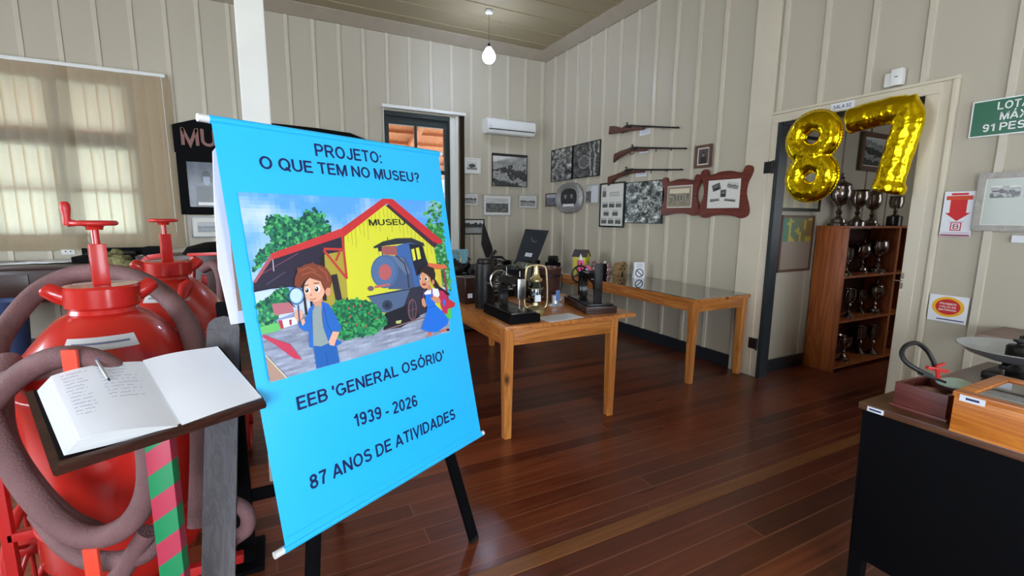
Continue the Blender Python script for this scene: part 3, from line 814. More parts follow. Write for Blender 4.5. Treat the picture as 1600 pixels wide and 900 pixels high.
# ================================================================== photographs and frames
def photo(kind, seed):
    o = Vector((seed*13.7, seed*3.1, 0))
    def g(v): v = max(20, min(225, v)); return (v, v, v*0.97)
    def f(u, v):
        n = noise.fractal(Vector((u*6, v*6, 0))+o, 1.0, 2.0, 4); n2 = noise.noise(Vector((u*22, v*22, 0))+o)
        if kind == 'valley':
            h = 0.72-0.18*math.sin(u*3.4+seed)*0.6
            if v > h+0.12: return g(205+12*n)
            if v > h-0.12: return g(150+30*n)
            return g((60 if (v+0.35*u+0.15*n) % 0.5 < 0.3 else 150)+50*n2)
        if kind == 'field':
            if v > 0.6+0.06*n: return g(195+10*n)
            if v > 0.42: return g(90+60*n2)
            return g(140+40*n)
        if kind == 'tree':
            d = math.hypot((u-0.5)*1.2, (v-0.5)*1.8)
            if v < 0.28: return g(120+30*n2)
            return g(70+50*n2) if d < 0.42+0.08*n else g(200)
        if kind == 'lake':
            e = 0.74+0.16*noise.noise(Vector((u*9, 3.1, 0))+o)
            if v > e: return g(196)
            if v > 0.46: return g(38+40*abs(n2))
            return g(150+70*n2-70*(v > 0.36)*(n2 > 0))
        if kind == 'workers': return g(105+130*n+110*n2)
        if kind == 'train':
            d = math.hypot(u-0.42, (v-0.45)*1.1)
            if d < 0.22: return g(90+50*n2+(60 if d > 0.19 else 0))
            if u > 0.62: return g(60+95*((u*6+v*0.5+0.3*n) % 1 < 0.35)+60*n2)
            return g(75+70*n+30*n2)
        if kind == 'portrait':
            d = math.hypot((u-0.5)*1.4, (v-0.62)*1.0)
            if d < 0.14: return g(150+20*n) if v < 0.68 else g(40)
            if v < 0.46 and abs(u-0.5) < 0.28+0.1*(0.46-v): return g(38+12*n2)
            if d < 0.2 and v > 0.55: return g(45)
            return g(92+14*n)
        if kind == 'house':
            if v > 0.72: return g(210)
            if 0.3 < v < 0.6 and 0.25 < u < 0.8: return g(150 if int(u*14) % 2 else 90)
            return g(130+40*n+30*n2)
        if kind == 'crowd':
            if v > 0.65: return g(185+15*n)
            return g(90+80*n2+30*n)
        return g(140+50*n)
    return f

def framed(name, label, mtx, w, h, fw_, fmat, mount, kind, seed, depth=0.02, inner=None, group=None, nx=34, tint=None, glassy=True, cat='framed picture'):
    """mtx: local frame at the lower left corner on the wall"""
    t = thing(name, label, cat, mtx=mtx @ Matrix.Translation((w/2, 0, 0)), group=group)
    L = Matrix.Translation((-w/2, 0, 0))
    bm = BM()
    for poly in ([(0, 0), (w, 0), (w-fw_, fw_), (fw_, fw_)], [(w, 0), (w, h), (w-fw_, h-fw_), (w-fw_, fw_)], [(w, h), (0, h), (fw_, h-fw_), (w-fw_, h-fw_)], [(0, h), (0, 0), (fw_, fw_), (fw_, h-fw_)]):
        add_prism(bm, poly, 0.001, depth, L, 0, min(0.003, fw_*0.2))
    obj('frame', bm, fmat, t, world=False, smooth=False)
    x0, y0, x1, y1 = fw_, fw_, w-fw_, h-fw_
    bm = BM(); add_box(bm, x0, x1, y0, y1, 0.002, depth*0.5, L); obj('mount', bm, 'wpaint', t, world=False, smooth=False)
    z = depth*0.5
    c = Canvas(L @ Matrix.Translation((0, 0, z)))
    if mount: x0 += mount; x1 -= mount; y0 += mount; y1 -= mount
    if kind:
        f0 = photo(kind, seed)
        f = f0 if tint is None else (lambda u, v: tuple(a*b for a, b in zip(f0(u, v), tint)))
        c.grid(x0, y0, x1, y1, nx, max(6, int(nx*(y1-y0)/(x1-x0))), f)
    if inner: inner(c, x0, y0, x1, y1)
    c.build('photograph', t, 'gloss', world=False)
    return t

def backpic(name, label, pa, pb, **k):
    a = ony(*pa, YB); b = ony(*pb, YB); x0, x1, z0, z1 = a.x, b.x, b.z, a.z
    return framed(name, label, on_back(x0, z0, 0.013), x1-x0, z1-z0, **k)
def rightpic(name, label, y0, y1, z0, z1, **k):
    return framed(name, label, on_right(y0, z0, 0.018), y0-y1, z1-z0, **k)

backpic('framed_photograph', 'small pale framed photo of a dark tree beside the brown blind', (723, 246), (750, 272), fw_=0.02, fmat='wpaint', mount=0.035, kind='tree', seed=1)
def topband(c, x0, y0, x1, y1): c.poly([(x0, y1-0.03), (x1, y1-0.03), (x1, y1), (x0, y1)], (40, 38, 36))
backpic('framed_photograph', 'large black and white valley photo with dark top edge under air conditioner', (768, 239), (822, 293), fw_=0.008, fmat='black', mount=0, kind='valley', seed=2, inner=topband, nx=46)
backpic('framed_photograph', 'small grey landscape photo in thin frame, left of the group photo', (721, 301), (746, 321), fw_=0.012, fmat='greyframe', mount=0.01, kind='field', seed=3)
backpic('framed_photograph', 'medium grey group photo with pale mount in grey frame, below valley photo', (753, 303), (798, 338), fw_=0.022, fmat='greyframe', mount=0.035, kind='crowd', seed=4)
backpic('framed_photograph', 'small bright photo of a dark tree in grey frame nearest the corner', (809, 304), (838, 326), fw_=0.02, fmat='greyframe', mount=0.012, kind='field', seed=9)
backpic('framed_photograph', 'black framed photo of trees reflected in water, lowest on back wall', (724, 342), (756, 366), fw_=0.018, fmat='black', mount=0, kind='lake', seed=6)
def nameplate(c, x0, y0, x1, y1):
    cx = (x0+x1)/2; c.poly([(cx-0.1, y0+0.02), (cx+0.1, y0+0.02), (cx+0.1, y0+0.055), (cx-0.1, y0+0.055)], (205, 205, 200))
backpic('framed_portrait', 'large portrait of a seated dark-clad person in wide black frame', (275, 239), (370, 336), fw_=0.09, fmat='blackmat', mount=0, kind='portrait', seed=7, depth=0.035, inner=nameplate, tint=(.85, .95, 1.1))
backpic('framed_photograph', 'small landscape photo in thin black frame below the large portrait', (297, 338), (349, 371), fw_=0.015, fmat='black', mount=0.05, kind='field', seed=8, tint=(.7, .72, .75))

XW = 0.018
rightpic('framed_photograph', 'unframed black and white crowd photo, left of the locomotive photo', 6.31, 5.74, 2.0, 2.48, fw_=0.008, fmat='black', mount=0, kind='workers', seed=10, nx=44)
rightpic('framed_photograph', 'black edged locomotive photo highest beside the guns', 5.72, 5.09, 2.01, 2.48, fw_=0.012, fmat='black', mount=0, kind='train', seed=11, nx=44)
rightpic('framed_photograph', 'tiny dark photo nearest the room corner on gun wall', 6.46, 6.14, 1.625, 1.83, fw_=0.015, fmat='brownframe', mount=0, kind='house', seed=12, tint=(.8, .8, .9))
def letter(c, x0, y0, x1, y1):
    c.poly([(x0+(x1-x0)*0.42, y0), (x1, y0), (x1, y1), (x0+(x1-x0)*0.42, y1)], (205, 208, 212))
rightpic('framed_photograph', 'small grey frame half photo half white page beside oval frame', 5.40, 5.08, 1.645, 1.91, fw_=0.02, fmat='greyframe', mount=0, kind='crowd', seed=13, inner=letter)
def collage(c, x0, y0, x1, y1):
    w = x1-x0; h = y1-y0
    def ph(u, v, a, b, s): c.grid(x0+u*w, y0+v*h, x0+(u+a)*w, y0+(v+b)*h, 8, 8, photo('crowd', s))
    ph(.06, .70, .17, .23, 1)
    for i, yy in enumerate((.80, .76, .72)): c.stroke([(x0+.38*w, y0+yy*h), (x0+.82*w, y0+yy*h)], 0.006, (90, 90, 90))
    for i, (u, v) in enumerate(((.08, .44), (.38, .44), (.68, .44), (.14, .24), (.54, .24), (.05, .05), (.36, .05), (.68, .05))): ph(u, v, .24, .14, i+2)
rightpic('framed_poster', 'tall black framed white sheet with eight small photos and a heading', 5.06, 4.57, 1.335, 1.906, fw_=0.02, fmat='black', mount=0, kind=None, seed=0, inner=collage)
rightpic('framed_photograph', 'large busy black and white photo in thin black edge, left of the ornate frames', 4.555, 3.925, 1.395, 1.885, fw_=0.008, fmat='black', mount=0, kind='workers', seed=15, nx=52, tint=(1.1, 1.12, 1.12))
rightpic('framed_photograph', 'little upright brown framed portrait above the ornate frames', 3.51, 3.31, 1.965, 2.19, fw_=0.028, fmat='brownframe', mount=0.012, kind='portrait', seed=16, tint=(.9, .75, .75))

def ornate(label, y0, y1, z0, z1, photo_kind, seed, inner=None):
    w = y0-y1; h = z1-z0
    t = thing('ornate_frame', label, 'framed picture', mtx=on_right(y0, z0, 0.018) @ Matrix.Translation((w/2, 0, 0)))
    # half outline (right side), mirrored: horned corners, bellied sides, arched top
    prof = [(0.0, 0.93), (0.10, 0.925), (0.22, 0.89), (0.31, 0.875), (0.335, 0.93), (0.36, 0.99), (0.42, 1.0), (0.48, 0.97), (0.50, 0.90), (0.475, 0.80), (0.43, 0.68), (0.41, 0.55), (0.42, 0.42), (0.46, 0.28), (0.485, 0.17), (0.475, 0.07), (0.41, 0.01), (0.33, 0.0), (0.24, 0.03), (0.12, 0.055), (0.0, 0.06)]
    sm = smooth_path([(a*w, b*h, 0) for a, b in prof], 3)
    out = [(p.x, p.y) for p in sm] + [(-p.x, p.y) for p in sm[::-1][1:-1]]
    bm = BM(); add_prism(bm, out, 0.001, 0.028, None, 0, 0.004); obj('frame', bm, 'mahog', t, world=False, smooth=False)
    iw = w*0.31; b0 = h*0.2; b1 = h*0.76
    bm = BM(); add_prism(bm, [(-iw, b0), (iw, b0), (iw, b1), (-iw, b1)], 0.028, 0.034, None, 0, 0.002); obj('mount', bm, 'wpaint', t, world=False, smooth=False)
    c = Canvas(Matrix.Translation((0, 0, 0.0342)))
    if photo_kind:
        c.poly([(-iw*.96, b0+.01), (iw*.96, b0+.01), (iw*.96, b1-.01), (-iw*.96, b1-.01)], (150, 132, 112))
        g = 0.2*iw; f0 = photo(photo_kind, seed); c.grid(-iw+g, b0+g, iw-g, b1-g, 26, 24, lambda u, v: (lambda q: (q[0]*1.02, q[1]*.96, q[2]*.86))(f0(u, v)))
    if inner: inner(c, -iw, b0, iw, b1)
    c.build('photograph', t, 'gloss', world=False)
ornate('smaller red-brown scroll-edged frame holding a house photo', 3.946, 3.398, 1.486, 1.903, 'house', 17)
def five(c, x0, y0, x1, y1):
    w = x1-x0; h = y1-y0
    def ph(u, v, a, b, ang, s, k='crowd'):
        cx, cy = x0+u*w, y0+v*h; ca, sa = math.cos(ang), math.sin(ang); f = photo(k, s)
        old = c.fn; c.fn = lambda x, y: (cx+(x*ca-y*sa), cy+(x*sa+y*ca)); c.grid(-a*w/2, -b*h/2, a*w/2, b*h/2, 10, 9, f); c.fn = old
    ph(.27, .75, .26, .24, .3, 21, 'portrait'); ph(.78, .78, .34, .22, -.2, 22, 'field'); ph(.5, .52, .18, .26, 0, 23, 'portrait'); ph(.24, .30, .3, .12, .1, 24, 'valley'); ph(.72, .28, .34, .1, -.1, 25)
ornate('larger red-brown scroll-edged frame with five little photos on white', 3.414, 2.83, 1.463, 1.943, None, 0, five)

# oval frame
t = thing('oval_frame', 'grey rounded oval frame holding a portrait of a couple', 'framed picture', mtx=on_right(5.80, 1.74, 0.018))
def sup(a, b, n=40, p=2.6):
    return [(a*abs(math.cos(q))**(2/p)*(1 if math.cos(q) >= 0 else -1), b*abs(math.sin(q))**(2/p)*(1 if math.sin(q) >= 0 else -1)) for q in [2*PI*i/n for i in range(n)]]
bm = BM()
rings = [[bm.verts.new((x, y, z)) for x, y in sup(a, b)] for a, b, z in ((0.335, 0.225, 0.001), (0.325, 0.218, 0.03), (0.30, 0.198, 0.05), (0.27, 0.178, 0.04), (0.255, 0.168, 0.03), (0.24, 0.155, 0.038), (0.21, 0.135, 0.02))]
for a, b in zip(rings, rings[1:]):
    for i in range(40): bm.faces.new((a[i], a[(i+1) % 40], b[(i+1) % 40], b[i]))
obj('frame', bm, 'oval', t, world=False)
c = Canvas(Matrix.Translation((0, 0, 0.021))); c.poly(sup(0.212, 0.137), (36, 36, 40))
for sx_ in (-0.08, 0.08):
    c.ell(sx_, 0.035, 0.032, 0.045, (128, 122, 118)); c.poly([(sx_-.07, -.11), (sx_+.07, -.11), (sx_+.045, -.02), (sx_-.045, -.02)], (24, 24, 28)); c.ell(sx_, 0.07, 0.036, 0.02, (40, 38, 38))
c.poly([(-.14, -.125), (.14, -.125), (.15, -.085), (-.15, -.085)], (225, 225, 225))
c.build('photograph', t, 'gloss', world=False)

# guns on the right wall
def gun(label, pa, pb, kind, seed):
    a = onx(*pa, XR-0.045); b = onx(*pb, XR-0.045)
    d = Vector((0, b.y-a.y, b.z-a.z)); L = d.length; U = d.normalized(); N = Vector((-1, 0, 0)); V = N.cross(U)
    m = frame4(a, U, V, N)
    t = thing('hunting_gun', label, 'gun', mtx=m)
    stock = {0: [(0, -.055), (0.0, .045), (.10, .045), (.24, .02), (.30, .048), (.36, .052), (.55, .03), (.62, .018), (.62, -.008), (.38, -.018), (.30, -.022), (.26, -.045), (.20, -.035), (.10, -.045)],
             1: [(0, -.105), (.0, .0), (.12, .035), (.25, .055), (.32, .075), (.45, .055), (.58, .03), (.58, .012), (.40, .012), (.30, .018), (.24, .0), (.10, -.05)],
             2: [(0, -.085), (0.0, .03), (.13, .045), (.27, .075), (.36, .092), (.48, .07), (.62, .045), (.62, .025), (.42, .035), (.32, .035), (.25, .01), (.18, .0), (.08, -.05)]}[kind]
    bm = BM(); add_prism(bm, [(x*L/1.15, y) for x, y in stock], -0.015, 0.015, None, 0, 0.006); obj('stock', bm, 'gunw', t, world=False)
    y0 = {0: .035, 1: .05, 2: .075}[kind]; y1 = {0: .0, 1: .0, 2: .0}[kind]
    bm = BM(); add_tube(bm, [(0.36*L/1.15, y0+.008, 0), (L, y1+.006, 0)], [0.013, 0.008], 10); add_ball(bm, (L*.98, y1+.018, 0), .005, None, 6); obj('barrel', bm, 'iron', t, world=False)
    bm = BM(); add_box(bm, .27*L, .37*L, y0-.02, y0+.018, -.018, .018, None, .004); add_tube(bm, [(.29*L, y0+.01, .0), (.275*L, y0+.045, 0), (.26*L, y0+.04, 0)], .006, 6)
    add_tube(bm, smooth_path([(.24*L, y0-.03, 0), (.26*L, y0-.06, 0), (.30*L, y0-.06, 0), (.32*L, y0-.02, 0)], 4), .004, 6); obj('lock', bm, 'iron', t, world=False)
    if kind: 
        bm = BM()
        for q in (.62, .82): add_tube(bm, [(q*L, y0*.5+.0, 0), (q*L, y0*.5-.03, 0)], .006, 6)
        obj('barrel_lug', bm, 'iron', t, world=False)
    bm = BM()
    for q in (.3, .8): add_tube(bm, [(q*L, y0-.014 if q < .5 else y0*.3-.012, -.044), (q*L, y0-.014 if q < .5 else y0*.3-.012, .02)], .003, 6)
    obj('wall_nail', bm, 'steel', t, world=False)
gun('top old rifle on the wall with straight barrel and brown stock', (952.5, 203), (1061, 200.5), 0, 1)
gun('middle old gun on the wall with drooping stock and raised hammer', (960, 241), (1073, 233), 1, 2)
gun('bottom old shotgun on the wall with reddish brown stock', (950.5, 280), (1066.5, 266), 2, 3)
for (a, b), lab in zip((((1000, 204), (1016, 209)), ((1000, 232), (1013, 238)), ((994, 266), (1010, 275))), ('faint white caption card under the top rifle', 'faint white caption card under the middle gun', 'white caption card under the bottom shotgun')):
    p = onx(*a, XR); q = onx(*b, XR); w = p.y-q.y; h = p.z-q.z
    t = thing('caption_card', lab, 'card', mtx=on_right(p.y, q.z, 0.001), group='caption cards under the guns')
    bm = BM(); add_box(bm, 0, w, 0, h, 0, .002); obj('card', bm, 'paper', t, world=False, smooth=False)
    c = Canvas(Matrix.Translation((0, 0, .0021))); [c.stroke([(w*.1, h*k), (w*.9, h*k)], .004, (130, 130, 150)) for k in (.3, .6)]; c.build('printed_lines', t, 'print', world=False)

# museum name board on the back wall
t = thing('name_board', 'long dark wooden board with arched top and reddish letters MU showing', 'sign', mtx=on_back(0.11, 2.2, 0.015))
bm = BM(); out = [(-1.07, -0.06), (-1.09, 0.24), (-0.85, 0.32), (-0.45, 0.345), (0, 0.355), (0.45, 0.345), (0.85, 0.32), (1.09, 0.24), (1.07, -0.06), (0.6, -0.12), (0, -0.14), (-0.6, -0.12)]
add_prism(bm, out, 0, 0.035, None, 0, 0.006); obj('board', bm, 'blackmat', t, world=False, smooth=False)
lettering([('MUSEU', -0.985, 0.03, 0.80, 0.19)], Matrix.Translation((0, 0, .0352)), 'redletter', t, thick=0.008, world=False, bold=0.03)

# electrical outlets under the blind
for px, lab in ((97, 'white double socket plate below the blind'),):
    p = ony(px, 398, YB); t = thing('socket_plate', lab, 'socket', mtx=on_back(p.x, p.z, 0.0))
    bm = BM(); add_box(bm, 0, .11, 0, .07, 0, .012, None, .002); obj('plate', bm, 'white', t, world=False)
    bm = BM(); [add_box(bm, .03+.04*k, .042+.04*k, .028, .04, .012, .0135) for k in range(2)]; obj('socket_hole', bm, 'rubber', t, world=False)

# ================================================================== signs on the right wall
t = thing('capacity_sign', 'green sign with white capitals LOTACAO MAXIMA 91 PESSOAS at right edge', 'sign', mtx=on_right(1.378, 1.965, 0.02))
bm = BM(); add_box(bm, 0, .50, 0, .215, 0, .004); obj('border', bm, 'signwhite', t, world=False, smooth=False)
bm = BM(); add_box(bm, .007, .493, .007, .208, .004, .005); obj('panel', bm, 'green', t, world=False, smooth=False)
lettering([('LOTAÇÃO', .115, .150, .25, .044), ('MÁXIMA', .132, .089, .21, .044), ('91 PESSOAS', .062, .028, .35, .044)], Matrix.Translation((0, 0, .0054)), 'signwhite', t, world=False, bold=.02)
t = thing('room_label', 'small white label reading SALA 02 above the doorway', 'sign', mtx=on_right(2.225, 2.285, 0.022))
bm = BM(); add_box(bm, 0, .165, 0, .055, 0, .002); obj('label_card', bm, 'paper', t, world=False, smooth=False)
lettering([('SALA 02', .018, .013, .125, .026)], Matrix.Translation((0, 0, .0023)), 'navy', t, world=False, bold=.02)
t = thing('motion_detector', 'white motion detector above the doorway', 'detector', mtx=on_right(1.875, 2.42, 0.0))
bm = BM(); add_box(bm, .0, .05, -.045, .05, 0, .045, None, .012); obj('bracket', bm, 'white', t, world=False)
bm = BM(); add_box(bm, .045, .115, -.045, .065, .01, .06, None, .008); obj('sensor_body', bm, 'white', t, world=False)
bm = BM(); add_box(bm, .07, .09, .008, .013, .06, .0615); obj('indicator', bm, 'rubber', t, world=False)
# fire extinguisher sign
t = thing('extinguisher_sign', 'white poster with red down arrow and boxed letter B', 'sign', mtx=on_right(1.452, 1.355, 0.019))
bm = BM(); add_box(bm, 0, .155, 0, .285, 0, .002); obj('poster_sheet', bm, 'paper', t, world=False, smooth=False)
c = Canvas(Matrix.Translation((0, 0, .0021)), eps=.0001)
c.poly([(.035, .275), (.118, .275), (.118, .262), (.035, .262)], (205, 36, 40))
c.poly([(.035, .255), (.118, .255), (.118, .15), (.14, .15), (.077, .098), (.014, .15), (.035, .15)], (205, 36, 40))
c.poly([(.012, .258), (.142, .258), (.142, .232), (.012, .232)], (214, 74, 40))
c.poly([(.05, .09), (.104, .09), (.104, .037), (.05, .037)], (190, 40, 60)); c.poly([(.056, .084), (.098, .084), (.098, .043), (.056, .043)], (235, 235, 240))
for k, yy in enumerate((.095, .026, .018)): c.stroke([(.04 if k == 0 else .008, yy), (.115 if k == 0 else .147, yy)], .002, (150, 60, 90))
c.poly([(.005, .012), (.15, .012), (.15, .002), (.005, .002)], (150, 60, 100))
c.build('printed_arrow', t, 'print', world=False)
lettering([('B', .064, .048, .028, .031)], Matrix.Translation((0, 0, .0035)), 'redmat', t, world=False)
# yellow and red oval notice
t = thing('notice_sheet', 'white notice with red disc ringed yellow forbidding placing materials', 'sign', mtx=on_right(1.452, 0.795, 0.019))
bm = BM(); add_box(bm, 0, .20, 0, .175, 0, .002); obj('sheet', bm, 'paper', t, world=False, smooth=False)
c = Canvas(Matrix.Translation((0, 0, .0021)), eps=.0001); c.ell(.10, .10, .083, .066, (232, 176, 36), 40); c.ell(.10, .10, .064, .051, (200, 34, 36), 40)
c.poly([(.05, .012), (.19, .012), (.19, .020), (.05, .020)], (90, 90, 130)); c.build('printed_disc', t, 'print', world=False)
lettering([('PROIBIDO', .058, .114, .084, .012), ('COLOCAR', .058, .094, .084, .012), ('MATERIAIS', .055, .074, .09, .012)], Matrix.Translation((0, 0, .003)), 'signwhite', t, world=False, bold=.02)
# frame at the right edge
def sheet(c, x0, y0, x1, y1):
    c.poly([(x0, y0), (x1, y0), (x1, y1), (x0, y1)], (176, 184, 172))
    c.grid(x0+.02, y1-.11, x0+.15, y1-.04, 16, 8, photo('valley', 3)); c.grid(x0+.165, y1-.11, x0+.29, y1-.04, 16, 8, photo('field', 3))
rightpic('framed_poster', 'worn pale grey frame with small photos at right edge of view', 1.295, 0.83, 1.395, 1.745, fw_=0.035, fmat='greyframe', mount=0.006, kind=None, seed=0, inner=sheet)
t = thing('caption_card', 'tiny white card below the pale grey frame at right', 'card', mtx=on_right(1.11, 1.33, 0.019))
bm = BM(); add_box(bm, 0, .11, 0, .042, 0, .002); obj('card', bm, 'paper', t, world=False, smooth=False)

# ================================================================== next room: pictures and trophy cabinet
def nxt(name, label, pa, pb, **k):
    a = ony(*pa, Y2); b = ony(*pb, Y2)
    return framed(name, label, frame4(Vector((a.x, Y2-0.014, b.z)), Vector((1, 0, 0)), Vector((0, 0, 1)), Vector((0, -1, 0))), b.x-a.x, a.z-b.z, **k)
def cream(c, x0, y0, x1, y1): c.grid(x0, y0, x1, y1, 12, 16, lambda u, v: (186+14*math.sin(u*20), 178+12*math.sin(u*20), 150))
nxt('framed_poster', 'tall black framed cream sheet behind the figure eight balloon', (1222, 208), (1276, 331), fw_=0.03, fmat='black', mount=0, kind=None, seed=0, inner=cream)
def cert(c, x0, y0, x1, y1):
    def f(u, v):
        if v > .55: return (60+90*u, 130-20*u, 110-50*u) if noise.noise(Vector((u*6, v*6, 1))) < .2 else (190, 170, 60)
        return (150, 138, 122)
    c.grid(x0, y0, x1, y1, 14, 22, f)
nxt('framed_certificate', 'brown framed green and tan certificate beside the trophy cabinet', (1218, 336), (1260, 422), fw_=0.025, fmat='brownframe', mount=0, kind=None, seed=0, inner=cert)
def glare(c, x0, y0, x1, y1): c.grid(x0, y0, x1, y1, 14, 14, lambda u, v: (150+30*u, 154+30*u, 160+30*u))
nxt('framed_photograph', 'dark framed grey picture hanging above the trophies', (1345, 205), (1394, 272), fw_=0.05, fmat='brownframe', mount=0.01, kind='valley', seed=5, tint=(.9, .92, .96))

t = thing('trophy_cabinet', 'orange-brown wooden open cabinet full of trophies in next room', 'cabinet', (5.3, 2.55, 0))
CX0, CX1, CY0, CY1 = 4.69, 6.05, 2.40, 2.68
bm = BM(); add_box(bm, CX0, CX0+.03, CY0, CY1, 0, 1.38, None, .003); obj('side_panel', bm, 'cab', t)
bm = BM(); add_box(bm, CX1-.03, CX1, CY0, CY1, 0, 1.38, None, .003); obj('side_panel', bm, 'cab', t)
bm = BM(); add_box(bm, CX0+.03, CX1-.03, CY1-.02, CY1, .05, 1.36); obj('back_panel', bm, 'dwood', t)
bm = BM(); add_box(bm, CX0-.004, CX1+.004, CY0-.004, CY1, 1.38, 1.40, None, .003); obj('top_panel', bm, 'cab', t)
SH = (0.05, 0.50, 0.93)
for z in SH:
    bm = BM(); add_box(bm, CX0+.03, CX1-.03, CY0, CY1-.02, z-.02, z+.0, None, .002); obj('shelf', bm, 'cab', t)
bm = BM(); add_box(bm, 5.62, 5.66, CY0+.005, CY1-.02, .05, 1.38); obj('divider', bm, 'cab', t)

def trophy(kind, label, loc, s=1.0, rz=0.0):
    mtx = Matrix.Translation(loc) @ Matrix.Rotation(rz, 4, 'Z') @ Matrix.Scale(s, 4)
    key = 'tr%d' % kind
    if key in PRO: return dup(PRO[key], mtx, label)
    t = thing('trophy_cup', label, 'trophy', mtx=mtx, group='trophies')
    t['group'] = 'trophies in the cabinet'
    if kind == 0:   # tall lidded cup
        base = [(.075, 0), (.078, .02), (.06, .03), (.055, .055), (.03, .065)]; stem = [(.03, .065), (.015, .09), (.026, .115), (.013, .14), (.02, .17)]
        cup = [(.02, .17), (.05, .19), (.075, .24), (.08, .29), (.07, .32), (.075, .335)]; lid = [(.077, .335), (.07, .35), (.035, .37), (.012, .385), (.02, .40), (.01, .415), (.014, .43), (0, .445)]; hr = .075; hz = .27
    elif kind == 1:  # open wide cup
        base = [(.06, 0), (.06, .03), (.045, .04), (.03, .05)]; stem = [(.03, .05), (.011, .08), (.02, .10), (.011, .12), (.02, .14)]
        cup = [(.02, .14), (.055, .17), (.065, .22), (.06, .26), (.07, .275), (.066, .275), (.055, .26), (.05, .2), (0, .16)]; lid = None; hr = .06; hz = .22
    elif kind == 2:  # slim goblet
        base = [(.05, 0), (.05, .012), (.03, .03), (.012, .05)]; stem = [(.012, .05), (.008, .09), (.018, .11), (.008, .13)]
        cup = [(.008, .13), (.035, .15), (.045, .2), (.04, .25), (.044, .26), (.04, .26), (.034, .2), (0, .15)]; lid = None; hr = .04; hz = .2
    else:           # cup on black block
        base = [(.065, 0), (.065, .09), (.05, .10)]; stem = [(.04, .10), (.012, .12), (.022, .14), (.012, .16)]
        cup = [(.012, .16), (.05, .18), (.062, .23), (.056, .28), (.062, .29), (.056, .288), (.05, .23), (0, .18)]; lid = None; hr = .055; hz = .235
    bm = BM(); add_lathe(bm, base, None, 20); obj('base', bm, 'black' if kind == 3 else 'silver', t, world=False)
    bm = BM(); add_lathe(bm, stem, None, 16); obj('stem', bm, 'silver', t, world=False)
    bm = BM(); add_lathe(bm, cup, None, 24); obj('cup', bm, 'silver', t, world=False)
    if lid: bm = BM(); add_lathe(bm, lid, None, 20); obj('lid', bm, 'silver', t, world=False)
    for sg in (-1, 1):
        bm = BM(); add_tube(bm, smooth_path([(sg*hr*.8, 0, hz-.07), (sg*hr*1.45, 0, hz-.05), (sg*hr*1.65, 0, hz+.0), (sg*hr*1.3, 0, hz+.045), (sg*hr*.95, 0, hz+.03)], 5), .005, 8); obj('handle', bm, 'silver', t, world=False)
    PRO[key] = t
    return t
PRO = {}
for px, kd, s, lab in ((1308, 0, 1.1, 'tall lidded silver trophy, leftmost on top of the cabinet'), (1337, 1, 1.25, 'wide open silver cup second on top of the cabinet'), (1360, 0, .92, 'shorter lidded silver trophy third on top of the cabinet'), (1396, 3, 1.05, 'silver cup on black block, rightmost on top of the cabinet')):
    p = ony(px, 354, 2.53); trophy(kd, lab, (p.x, 2.53, 1.40), s, .2)
for row, zz, items in ((1, .93, ((1322, 2, 1.0), (1345, 0, .82), (1369, 1, 1.2), (1388, 3, 1.1))), (2, .50, ((1325, 2, 1.1), (1343, 2, .9), (1364, 0, .85), (1376, 2, .8))), (3, .05, ((1317, 1, .95), (1341, 2, 1.15), (1361, 2, 1.2), (1378, 1, .8)))):
    rn = {1: 'upper inner', 2: 'middle', 3: 'bottom'}[row]
    for i, (px, kd, s) in enumerate(items):
        yy = 2.49 if i % 2 == 0 else 2.56
        p = ony(px, {1: 425, 2: 492, 3: 556}[row], yy)
        nm = {0: 'lidded silver trophy', 1: 'open two-handled silver cup', 2: 'slim silver goblet trophy', 3: 'silver cup on black block'}[kd]
        trophy(kd, '%s, %s from left on the %s shelf of the cabinet' % (nm, ('first', 'second', 'third', 'fourth')[i], rn), (p.x, yy, zz), s, .1*i)

# ================================================================== gold number balloons
def balloon(name, label, paths, mtx, seams):
    t = thing(name, label, 'balloon', mtx=mtx)
    bm = BM()
    for pts, rad, closed, square in paths:
        P = smooth_path(pts, 10, closed); n = len(P)
        rr = []
        for i in range(n):
            w = rad*(1+.035*math.sin(i*2.1)+.02*math.sin(i*3.7+1))
            if not closed:
                e = min(i, n-1-i)/3.0
                if e < 1: w *= (0.95+.05*e)
            rr.append(w)
        add_tube(bm, P, rr, 20, None, closed, flat=0.62, up=(0, 0, 1))
    o = obj('foil_skin', bm, 'gold', t, world=False)
    md = o.modifiers.new('remesh', 'REMESH'); md.mode = 'VOXEL'; md.voxel_size = 0.006; md.use_smooth_shade = True
    ms = o.modifiers.new('smooth', 'SMOOTH'); ms.iterations = 22; ms.factor = 0.8
    tx = bpy.data.textures.new(name+'_wrinkle', 'CLOUDS'); tx.noise_scale = 0.07
    dp = o.modifiers.new('wrinkle', 'DISPLACE'); dp.texture = tx; dp.strength = 0.010; dp.mid_level = 0.5
    if seams: bm = BM()
    for sm in seams:
        P = smooth_path(sm, 10, True); n = len(P)
        a = []; b = []
        for i, p in enumerate(P):
            tg = (P[(i+1) % n]-P[(i-1) % n]).normalized(); nn = Vector((tg.y, -tg.x, 0))
            a.append(bm.verts.new(p-nn*.004)); b.append(bm.verts.new(p+nn*(.007+.002*math.sin(i*1.9))+Vector((0, 0, .003*math.sin(i*2.3)))))
        for i in range(n): bm.faces.new((a[i], a[(i+1) % n], b[(i+1) % n], b[i]))
    if seams: obj('seam_fringe', bm, 'gold', t, world=False)
    bm = BM(); p0 = paths[0][0][0]; add_tube(bm, [(p0[0], p0[1]-.01, 0), (p0[0], p0[1]+.05, -.03)], .0015, 5); obj('thread', bm, 'white', t, world=False)
    return t
def ringpts(cx, cy, rx, ry, n=12, ph=PI/2): return [(cx+rx*math.cos(ph+2*PI*i/n), cy+ry*math.sin(ph+2*PI*i/n), 0) for i in range(n)]
